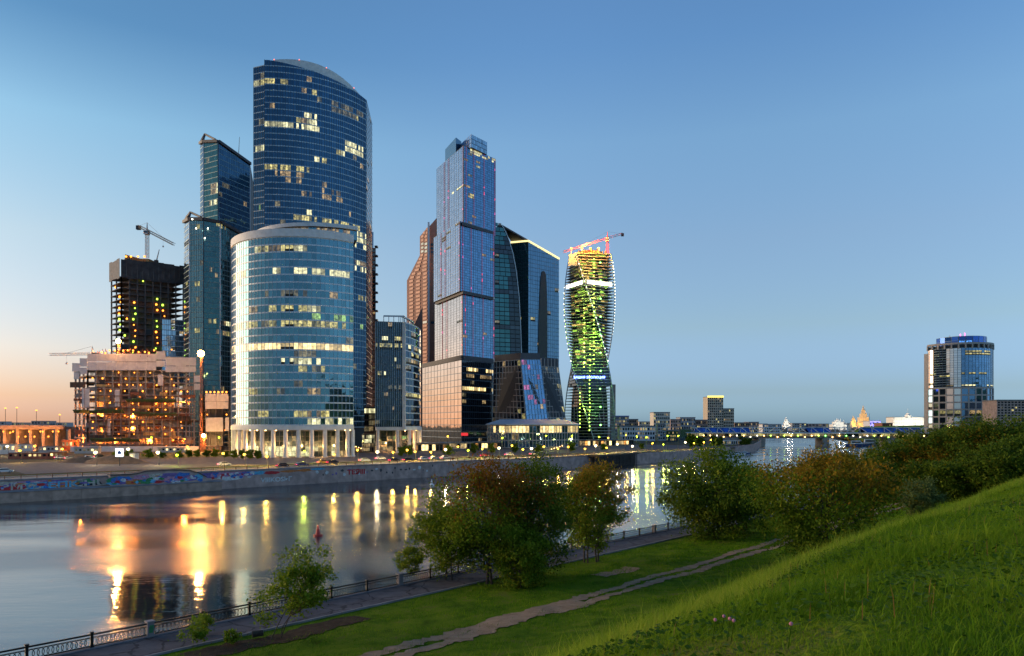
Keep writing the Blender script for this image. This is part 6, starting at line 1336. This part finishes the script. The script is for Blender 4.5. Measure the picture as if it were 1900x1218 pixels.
# painted marks on the near pillar with graffiti
x, y = XY(.15 + .28, -25.5)
b = MB(); b.box(-.16, .14, -.006, 0, .35, .8); b.box(-.1, .2, -.012, -.007, .55, .95); o = b.build('pillar_graffiti', M('spray_green'), nrail); o.location = (x, y, 3.03); o.rotation_euler = (0, 0, rz)
# ================================================================ vegetation
def leafmat(name, cols, trans=.35, pos=.35):
    m, N, L, b = newmat(name)
    fr, ge = rnd_node(N, L)
    n1 = N.new('ShaderNodeTexNoise'); n1.inputs['Scale'].default_value = pos; n1.inputs['Detail'].default_value = 3; L.new(ge.outputs['Position'], n1.inputs['Vector'])
    ad = N.new('ShaderNodeMath'); ad.operation = 'MULTIPLY_ADD'; L.new(fr.outputs[0], ad.inputs[0]); ad.inputs[1].default_value = .45; 
    sb = N.new('ShaderNodeMath'); sb.operation = 'SUBTRACT'; L.new(n1.outputs[0], sb.inputs[0]); sb.inputs[1].default_value = .22; L.new(sb.outputs[0], ad.inputs[2])
    r = N.new('ShaderNodeValToRGB'); e = r.color_ramp.elements
    while len(e) < len(cols): e.new(.5)
    for i, c in enumerate(cols): e[i].position = .12 + .7 * i / (len(cols) - 1); e[i].color = (*c, 1)
    L.new(ad.outputs[0], r.inputs[0]); L.new(r.outputs[0], b.inputs['Base Color']); b.inputs['Roughness'].default_value = .6; b.inputs['Specular IOR Level'].default_value = .06
    tr = N.new('ShaderNodeBsdfTranslucent'); L.new(r.outputs[0], tr.inputs[0]); mxs = N.new('ShaderNodeMixShader'); mxs.inputs[0].default_value = trans
    L.new(b.outputs[0], mxs.inputs[1]); L.new(tr.outputs[0], mxs.inputs[2]); L.new(mxs.outputs[0], N['Material Output'].inputs[0]); return m
leafmat('leaf_green', [(0.0455, 0.0838, 0.0060), (0.0877, 0.1569, 0.0095), (0.1771, 0.2407, 0.0155), (0.2779, 0.2888, 0.0230)]); leafmat('leaf_dark', [(0.0309, 0.0590, 0.0065), (0.0569, 0.1041, 0.0095), (0.1040, 0.1615, 0.0130), (0.1820, 0.2111, 0.0200)])
leafmat('leaf_orange', [(0.0817, 0.0559, 0.0064), (0.1623, 0.0766, 0.0088), (0.2764, 0.1045, 0.0108), (0.1947, 0.1397, 0.0164)]); leafmat('leaf_olive', [(0.0876, 0.0869, 0.0070), (0.1751, 0.1413, 0.0105), (0.3003, 0.1848, 0.0140), (0.4004, 0.1956, 0.0175)])
leafmat('leaf_grey', [(0.0710, 0.1014, 0.0327), (0.1310, 0.1774, 0.0515), (0.2129, 0.2535, 0.0772)]); leafmat('leaf_fresh', [(0.0650, 0.1188, 0.0075), (0.1300, 0.2025, 0.0125), (0.2119, 0.2876, 0.0220), (0.2769, 0.3200, 0.0310)])
plain('bark', (.06, .045, .035), .9, var=.4, scale=3)
def leaves(cent, rad, n_per, size, rg, flat=.55):
    """leaf quads gaussian round the clump centres"""
    k = len(cent); n = k * n_per; C = np.repeat(cent, n_per, 0) + rg.normal(0, 1, (n, 3)) * np.repeat(rad, n_per)[:, None] * np.array([1, 1, .75])
    a = rg.normal(0, 1, (n, 3)); a /= np.linalg.norm(a, axis=1)[:, None]; b_ = rg.normal(0, 1, (n, 3)); b_ -= (b_ * a).sum(1)[:, None] * a; b_ /= np.linalg.norm(b_, axis=1)[:, None]
    s = size * rg.uniform(.6, 1.4, n)[:, None]; a, b_ = a * s * .5, b_ * s * .5 * flat
    V = np.stack([C - a, C - a * .1 + b_, C + a, C - a * .1 - b_], 1).reshape(-1, 3)
    return V, np.arange(n * 4).reshape(-1, 4)
def crown_points(n, H, W, lo, rg, topbias=.0, shape=1.0):
    d = rg.normal(0, 1, (n, 3)); d /= np.linalg.norm(d, axis=1)[:, None]; r = rg.uniform(.25, 1, n) ** .5
    lump = 1 + .22 * np.sin(d[:, 0] * 3.1 + rg.uniform(0, 6)) * np.cos(d[:, 1] * 2.7 + rg.uniform(0, 6)) + .12 * np.sin(d[:, 2] * 5 + rg.uniform(0, 6)) + rg.normal(0, .06, n)
    ch = H * (1 - lo) / 2; P = d * r[:, None] * lump[:, None] * np.array([W / 2, W / 2, ch]); P[:, 2] += H * lo + ch
    return P
def tree(name, label, x, y, H, W, mat, seed, z=None, lo=.16, clumps=90, per=80, size=.32, cr=.085, lean=(0, 0), stems=1, group=None, cat='tree', tr=.018, zfoot=None):
    rg = np.random.default_rng(seed); z = gz(x, y) if z is None else z
    t = thing(name, label, cat, (x, y, z - .05), group=group)
    clumps = int(clumps * 1.2); P = crown_points(clumps, H, W, lo, rg); P[:, 0] += lean[0] * P[:, 2] / H; P[:, 1] += lean[1] * P[:, 2] / H
    V, Q = leaves(P, rg.uniform(.7, 1.25, clumps) * cr * W * .78, int(per * 1.5), size, rg)
    mats = mat if isinstance(mat, list) else [mat]
    mi = None
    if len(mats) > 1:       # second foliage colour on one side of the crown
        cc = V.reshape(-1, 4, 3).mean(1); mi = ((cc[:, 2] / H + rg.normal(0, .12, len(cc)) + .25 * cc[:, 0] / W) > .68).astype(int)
    me = np_mesh('crown', V, Q, [M(q) for q in mats], mi); o = link(bpy.data.objects.new('crown', me), t)
    b = MB(); fork = []
    for s_ in range(stems):
        a0 = Vector((rg.normal(0, .12) * stems, rg.normal(0, .12) * stems, 0)); top = Vector((lean[0] * .55 + (rg.normal(0, W * .09) if stems > 1 else 0), lean[1] * .55 + (rg.normal(0, W * .09) if stems > 1 else 0), H * .62)); prev = a0; r0 = H * tr / (stems ** .5)
        for k in range(1, 6):
            q = a0.lerp(top, k / 5) + Vector((rg.normal(0, H * .008), rg.normal(0, H * .008), 0)); ra, rb = r0 * (1 - .16 * (k - 1)), r0 * (1 - .16 * k); b.bar(prev, q, ra, 7, rb); fork.append(q); prev = q
    b.build('trunk', M('bark'), t)
    b = MB()
    for p in P[::2]:
        p = Vector(p); f = min(fork, key=lambda q: abs(q.z - p.z * .55) + .15 * (q - p).length); mid = f.lerp(p, .5) + Vector((0, 0, -.04 * H * rg.uniform(0, 1))); b.bar(f, mid, H * .0055, 4, H * .0035); b.bar(mid, p, H * .0035, 4, H * .0012)
    if b.v: b.build('limbs', M('bark'), t)
    return t
GT = 'trees on the near bank'
def base(px, py, z): return GP(px, py, z)
x, y = base(522, 1183, 3.3); tree('small_tree', 'small leaning leafy tree beside the promenade, leftmost on the near bank', x, y, 7.0, 5.0, ['leaf_fresh', 'leaf_green'], 11, clumps=46, per=62, size=.26, cr=.10, lean=(2.2, .3), stems=3, lo=.18, tr=.011)
x, y = base(905, 1078, 3.4); tree('autumn_tree', 'tall rust-orange tree in the middle clump by the railing', x, y, 13.6, 10.5, ['leaf_green', 'leaf_orange'], 12, clumps=120, per=80, size=.3, cr=.085, stems=2, group=GT, lean=(-.8, 0))
x, y = base(832, 1072, 3.3); tree('green_tree', 'low green tree at the left of the middle clump over the railing', x, y, 9.2, 7.6, 'leaf_green', 13, clumps=90, per=80, size=.3, cr=.09, lo=.08, stems=2, group=GT)
x, y = base(985, 1068, 3.4); tree('green_tree', 'dark green tree right of the rust-orange one in the middle clump', x, y, 12.2, 9.2, 'leaf_dark', 14, clumps=120, per=85, size=.3, cr=.09, lo=.05, stems=2, group=GT)
x, y = base(962, 1086, 3.5); tree('green_bush', 'rounded green bush at the front foot of the middle clump', x, y, 6.2, 5.6, 'leaf_green', 15, clumps=70, per=75, size=.27, cr=.1, lo=.0, stems=3, group=GT, cat='bush')
x, y = base(760, 1062, 3.1); tree('green_bush', 'small bush leaning over the railing left of the middle clump', x, y - 1.5, 3.4, 3.2, 'leaf_green', 16, clumps=26, per=60, size=.25, cr=.12, lo=.1, group=GT, cat='bush')
x, y = base(1095, 1040, 3.4); tree('green_tree', 'yellow-green tree with several bare stems right of the middle clump', x, y, 12.6, 9.2, ['leaf_green', 'leaf_olive'], 17, clumps=125, per=80, size=.32, cr=.08, lo=.17, stems=4, group=GT)
x, y = base(1328, 996, 3.6); tree('round_tree', 'broad round green tree hiding the end of the railing', x, y, 13.0, 14.6, ['leaf_dark', 'leaf_green'], 18, clumps=150, per=95, size=.4, cr=.075, lo=.03, stems=2, group=GT)
x, y = base(1415, 1000, 3.7); tree('round_tree', 'dark tree between the broad round one and the autumn one', x, y + 8, 11.5, 9, 'leaf_dark', 28, clumps=80, per=90, size=.4, cr=.09, lo=.03, stems=2, group=GT)
x, y = XY(33, 31.5); tree('autumn_tree', 'large olive and orange tree behind the grassy crest', x, y, 12.4, 14.0, ['leaf_green', 'leaf_olive'], 19, clumps=150, per=95, size=.33, cr=.085, lo=.0, stems=3, group=GT, z=gz(x, y) - .8)
x, y = base(1707, 965, 4.6); tree('round_bush', 'isolated round grey-green bush on the lawn at right', x, y, 6.2, 6.6, 'leaf_grey', 20, clumps=90, per=80, size=.3, cr=.085, lo=.04, stems=4, group=GT, cat='bush')
RT = [(1560, 168, 840, 50, 'leaf_dark', 'dark tree behind the large olive tree, first of the far grove'), (1605, 160, 850, 62, 'leaf_dark', 'dark tree of the far grove left of the isolated bush'), (1650, 178, 832, 66, 'leaf_green', 'green tree of the far grove left of the tall crowns'), (1690, 182, 818, 70, 'leaf_olive', 'olive tree of the far grove above the isolated bush'), (1735, 176, 806, 80, 'leaf_olive', 'olive tree of the far grove below the round tower'), (1785, 172, 790, 84, 'leaf_dark', 'dark tall tree of the far grove below the round tower'), (1838, 170, 774, 92, 'leaf_olive', 'tallest rusty tree of the far grove'), (1893, 168, 778, 90, 'leaf_green', 'green tree of the far grove at the right edge'), (1760, 150, 850, 76, 'leaf_dark', 'lower dark tree in front of the far grove'), (1850, 146, 838, 90, 'leaf_dark', 'lower dark tree in front of the far grove at right'), (1680, 200, 838, 60, 'leaf_dark', 'half-hidden dark tree at the back of the far grove'), (1930, 150, 800, 90, 'leaf_dark', 'dark tree cut by the right edge'), (1540, 200, 850, 60, 'leaf_green', 'farthest low green tree beside the river bend')]
for k, (px, Y, pt, wpx, m_, lb) in enumerate(RT):
    x, y = PX(px, Y); zf = min(gz(x, y), 12.0); H = ZP(pt, Y) - zf
    tree('grove_tree', lb, x, y, H, wpx / F * Y * 1.55, [m_, 'leaf_dark'] if m_ != 'leaf_dark' else m_, 40 + k, lo=.0, clumps=100, per=85, size=.55, cr=.085, group='trees of the far grove', z=zf)
# shrubs of the far bank: one tree mesh per kind, copied
def far_tree(px, py, H, W, label, src=[None, None], k=0, nm='street_tree', z=LZ):
    x, y = GP(px, py, z)
    if z == LZ: x, y = ashore(x, y, 20)
    if src[k] is None:
        src[k] = tree(nm, label, x, y, 3.0, 3.0, 'leaf_green' if k == 0 else 'leaf_dark', 70 + k, z=z, clumps=26, per=40, size=.4, cr=.12, lo=.12, group='small trees of the far bank'); o = src[k]
    else: o = copytree(src[k]); o.location = (x, y, z)
    o['label'] = label; o.scale = (W / 3, W / 3, H / 3); o.rotation_euler = (0, 0, rng.uniform(0, 6)); return o
FT = [(215, 851, 'left of the kiosk'), (241, 852, 'behind the kiosk'), (275, 851, 'right of the kiosk'), (301, 851, 'under the white lamp below the site'), (332, 851, 'under the yellow-green lamp below the site'), (350, 849, 'first in the row before the annex'), (365, 849, 'second in the row before the annex'), (384, 849, 'third in the row before the annex'), (400, 849, 'fourth in the row before the annex'), (417, 849, 'fifth in the row, by the colonnade'), (434, 851, 'at the first column'), (449, 852, 'at the second column'), (463, 852, 'at the third column'), (478, 852, 'at the fourth column'), (757, 846, 'right of the small colonnade'), (745, 847, 'before the small colonnade corner'), (832, 846, 'below the podium lamp'), (880, 842, 'below the podium right corner'), (912, 842, 'left of the gallery'), (955, 841, 'before the gallery'), (1000, 840, 'before the gallery right part'), (1060, 838, 'before the leaning annex'), (1120, 836, 'right of the twisted tower'), (1190, 834, 'behind the pier')]
for k, (px, py, wh) in enumerate(FT): far_tree(px, py, rng.uniform(2.6, 4.2) * (1.3 if px > 740 else 1), rng.uniform(2.6, 4) * (1.2 if px > 740 else 1), 'small round street tree ' + wh, k=k % 2)
for px, py, H, W, wh in ((1330, 838, 11, 9, 'big dark tree left of the floating restaurant'), (1383, 836, 10, 9, 'big dark tree right of the floating restaurant'), (1282, 832, 9, 7, 'dark tree at the bridge entrance'), (1300, 830, 7, 7, 'dark tree right of the bridge entrance')): far_tree(px, py, H, W, wh, k=1, z=LZ if px < 1320 else 1.0)
# young weeds by the promenade
for k, (px, py, h, lb) in enumerate([(362, 1200, 2.2, 'thin young shrub at the lawn edge left of the small tree'), (375, 1180, 1.8, 'tiny sapling by the promenade left of the small tree'), (430, 1196, 1.2, 'low weed clump on the soil bed')]):
    x, y = base(px, py, 3.1); tree('young_shrub', lb, x, y, h, h * .9, 'leaf_fresh', 90 + k, clumps=14, per=30, size=.22, cr=.14, lo=.2, stems=3, tr=.008, cat='shrub', group='young shrubs by the promenade')
x, y = base(480, 1182, 3.2); t = thing('tree_stump', 'sawn log lying at the small tree foot', 'log', (x, y, 3.25), .4); b = MB(); b.bar((-.5, 0, .2), (.35, 0, .25), .27, 10, .24); b.build('bark', M('bark'), t); b = MB(); b.bar((.35, 0, .25), (.36, 0, .25), .22, 10); b.build('cut_face', M('stucco_cream'), t)

# ---- grass
leafmat('grass_hill', [(0.0532, 0.1194, 0.0045), (0.0984, 0.2005, 0.0081), (0.1507, 0.2633, 0.0114), (0.2261, 0.3039, 0.0159)], .45, .5); leafmat('grass_lawn', [(0.0243, 0.0631, 0.0018), (0.0678, 0.1634, 0.0044), (0.1212, 0.2527, 0.0077), (0.2385, 0.3315, 0.0094)], .35, .25); leafmat('grass_dry', [(0.168, 0.096, 0.024), (0.240, 0.144, 0.036), (0.288, 0.192, 0.060)], .3, .6)
leafmat('clover_leaf', [(0.0333, 0.0821, 0.0047), (0.0582, 0.1231, 0.0078), (0.0832, 0.1505, 0.0118)], .3, .8)
def blades(S, T_, h, w, bend, rg, name, mat, label, wind=(.5, .3)):
    n = len(S); X = P0[0] + U2[0] * T_ + N2[0] * S; Y = P0[1] + U2[1] * T_ + N2[1] * S; Z = hill(S, T_) - .03
    ph = rg.uniform(0, 2 * math.pi, n); dx, dy = np.cos(ph) * w / 2, np.sin(ph) * w / 2; lx = (rg.normal(0, 1, n) + wind[0]) * bend * h; ly = (rg.normal(0, 1, n) + wind[1]) * bend * h
    V = np.zeros((n, 5, 3)); V[:, 0] = np.stack([X - dx, Y - dy, Z], 1); V[:, 1] = np.stack([X + dx, Y + dy, Z], 1)
    V[:, 2] = np.stack([X + dx * .7 + lx * .35, Y + dy * .7 + ly * .35, Z + h * .6], 1); V[:, 3] = np.stack([X - dx * .7 + lx * .35, Y - dy * .7 + ly * .35, Z + h * .6], 1); V[:, 4] = np.stack([X + lx, Y + ly, Z + h * .95], 1)
    i = np.arange(n)[:, None] * 5; tri = np.concatenate([i + [0, 1, 2], i + [0, 2, 3], i + [3, 2, 4]], 0)
    me = np_mesh(name, V.reshape(-1, 3), tri, [M(mat)], k=3); return tag(link(bpy.data.objects.new(name, me)), label, 'grass', kind='stuff')
rg = np.random.default_rng(5)
def hillpts(n, smin, smax, tmin, tmax, ymin=3.2, px0=-120, px1=2050):
    S = rg.uniform(smin, smax, n); T_ = rg.uniform(tmin, tmax, n); X = P0[0] + U2[0] * T_ + N2[0] * S; Y = P0[1] + U2[1] * T_ + N2[1] * S
    px = 950 + X / np.maximum(Y, .1) * F; ok = (Y > ymin) & (px > px0) & (px < px1); return S[ok], T_[ok]
# long grass of the near crest: dense close by, thinner and coarser farther off
parts = []
for (t0, t1, n, hw) in ((-49, -36, 260000, .007), (-40, -20, 210000, .011), (-22, 10, 140000, .018), (8, 50, 70000, .03)):
    S, T_ = hillpts(n, 52.5, 66 if t0 < -20 else 62, t0, t1); parts.append((S, T_, np.full(len(S), hw)))
S = np.concatenate([p[0] for p in parts]); T_ = np.concatenate([p[1] for p in parts]); Wd = np.concatenate([p[2] for p in parts])
pat = .5 + .5 * np.sin(S * 1.7 + 2 * np.sin(T_ * .6)) * np.sin(T_ * 1.1 + 1.5 * np.sin(S * .9))
h = rg.gamma(4, .017, len(S)) * (.35 + 1.3 * pat ** 1.5) + .025
h = np.where(rg.random(len(S)) < .03, h * 2.2, h)
blades(S, T_, h, Wd * rg.uniform(.7, 1.5, len(S)), .55, rg, 'hill_grass', 'grass_hill', 'long green grass on the near hill crest')
S, T_ = hillpts(1500, 54, 60, -47, -10); cl_ = np.sin(S * 2.3) * np.sin(T_ * 1.7 + S) > .2; S, T_ = S[cl_], T_[cl_]; blades(S, T_, rg.uniform(.14, .32, len(S)), np.full(len(S), .009), .12, rg, 'dry_grass', 'grass_dry', 'dry orange grass stalks among the hill grass')
n = 60000; S, T_ = hillpts(n, 56, 68, -48, -22); ok_ = np.sin(S * 1.1 + 1) * np.sin(T_ * .8) + rg.normal(0, .35, len(S)) > -.1; S, T_ = S[ok_], T_[ok_]; k = len(S); C = np.stack([P0[0] + U2[0] * T_ + N2[0] * S, P0[1] + U2[1] * T_ + N2[1] * S, hill(S, T_) + rg.uniform(.02, .10, k)], 1)
a = rg.normal(0, 1, (k, 3)) * [1, 1, .35]; a /= np.linalg.norm(a, axis=1)[:, None]; b2_ = np.cross(a, rg.normal(0, .4, (k, 3)) + [0, 0, 1]); b2_ /= np.linalg.norm(b2_, axis=1)[:, None]; s = rg.uniform(.012, .03, k)[:, None]
V = np.stack([C - a * s, C + b2_ * s, C + a * s, C - b2_ * s], 1).reshape(-1, 3); me = np_mesh('clover_cover', V, np.arange(k * 4).reshape(-1, 4), [M('clover_leaf')]); tag(link(bpy.data.objects.new('clover_cover', me)), 'low clover leaves between the hill grass', 'clover', kind='stuff')
# seeding grass along the brow, with the afterglow's brightness painted into its colour
leafmat('grass_brow_glow', [(0.1375, 0.2244, 0.0132), (0.2063, 0.3168, 0.0220), (0.2750, 0.3828, 0.0330), (0.3438, 0.3696, 0.0495)], .6, .7)
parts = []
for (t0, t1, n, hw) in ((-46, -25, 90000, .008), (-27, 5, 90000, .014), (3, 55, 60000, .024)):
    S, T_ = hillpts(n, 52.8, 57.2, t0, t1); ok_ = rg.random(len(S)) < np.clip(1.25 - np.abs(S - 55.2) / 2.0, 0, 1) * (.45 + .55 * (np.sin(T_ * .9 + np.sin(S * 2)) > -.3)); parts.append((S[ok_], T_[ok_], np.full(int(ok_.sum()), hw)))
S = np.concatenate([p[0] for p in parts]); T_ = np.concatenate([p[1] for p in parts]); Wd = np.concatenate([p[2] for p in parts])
blades(S, T_, rg.gamma(5, .034, len(S)) + .05, Wd * rg.uniform(.7, 1.3, len(S)), .35, rg, 'brow_grass', 'grass_brow_glow', 'yellow-green seeding grass along the brow of the hill, painted pale for the afterglow')
# short lawn below
S, T_ = hillpts(330000, 5.9, 52, -50, 130, ymin=20)
track = np.minimum(np.abs(S - 19.6 - .5 * np.sin(T_ * .05) + np.where(T_ > 15, .012 * (T_ - 15), 0)), np.abs(S - 21.4 - .5 * np.sin(T_ * .05))) < .55
bare = ((np.abs(S - 20.4) < 1.2) & (T_ > -9) & (T_ < 4)) | ((np.abs(S - 8.6) < 1.5) & (T_ > -26) & (T_ < -10)); keep = ~((track | bare) & (rg.random(len(S)) < .8)); S, T_ = S[keep], T_[keep]
h = rg.uniform(.05, .24, len(S)) * (.7 + .6 * (np.sin(S * .8 + np.sin(T_ * .3) * 2) * np.sin(T_ * .5) > 0)); blades(S, T_, h, rg.uniform(.02, .05, len(S)) * np.clip((T_ + 60) / 60, .8, 2.2), .4, rg, 'lawn_grass', 'grass_lawn', 'short lawn grass on the bank below the hill')
# clover blossoms
plain('blossom', (.45, .16, .22), .8, var=.2)
for k, (px, py) in enumerate([(1322, 1150), (1338, 1142), (1349, 1146), (1356, 1150), (1462, 1158)]):
    # march along the sight line to the hill
    for Y in np.arange(3, 20, .05):
        x = (px - 950) / F * Y; zz = EYE + (HZ - py) / F * Y
        if zz <= gz(x, Y) + .17: break
    t = thing('clover_flower', ['leftmost pink clover blossom on the crest', 'second pink clover blossom on the crest', 'third pink clover blossom on the crest', 'fourth pink clover blossom on the crest', 'lone pink clover blossom to the right on the crest'][k], 'flower', (x, Y, gz(x, Y)), group='clover blossoms')
    b = MB(); b.bar((0, 0, 0), (.02, 0, .15), .004, 4); b.build('stem', M('clover_leaf'), t); b = MB(); b.ball((.02, 0, .16), .013, 7, 5); b.build('blossom', M('blossom'), t)
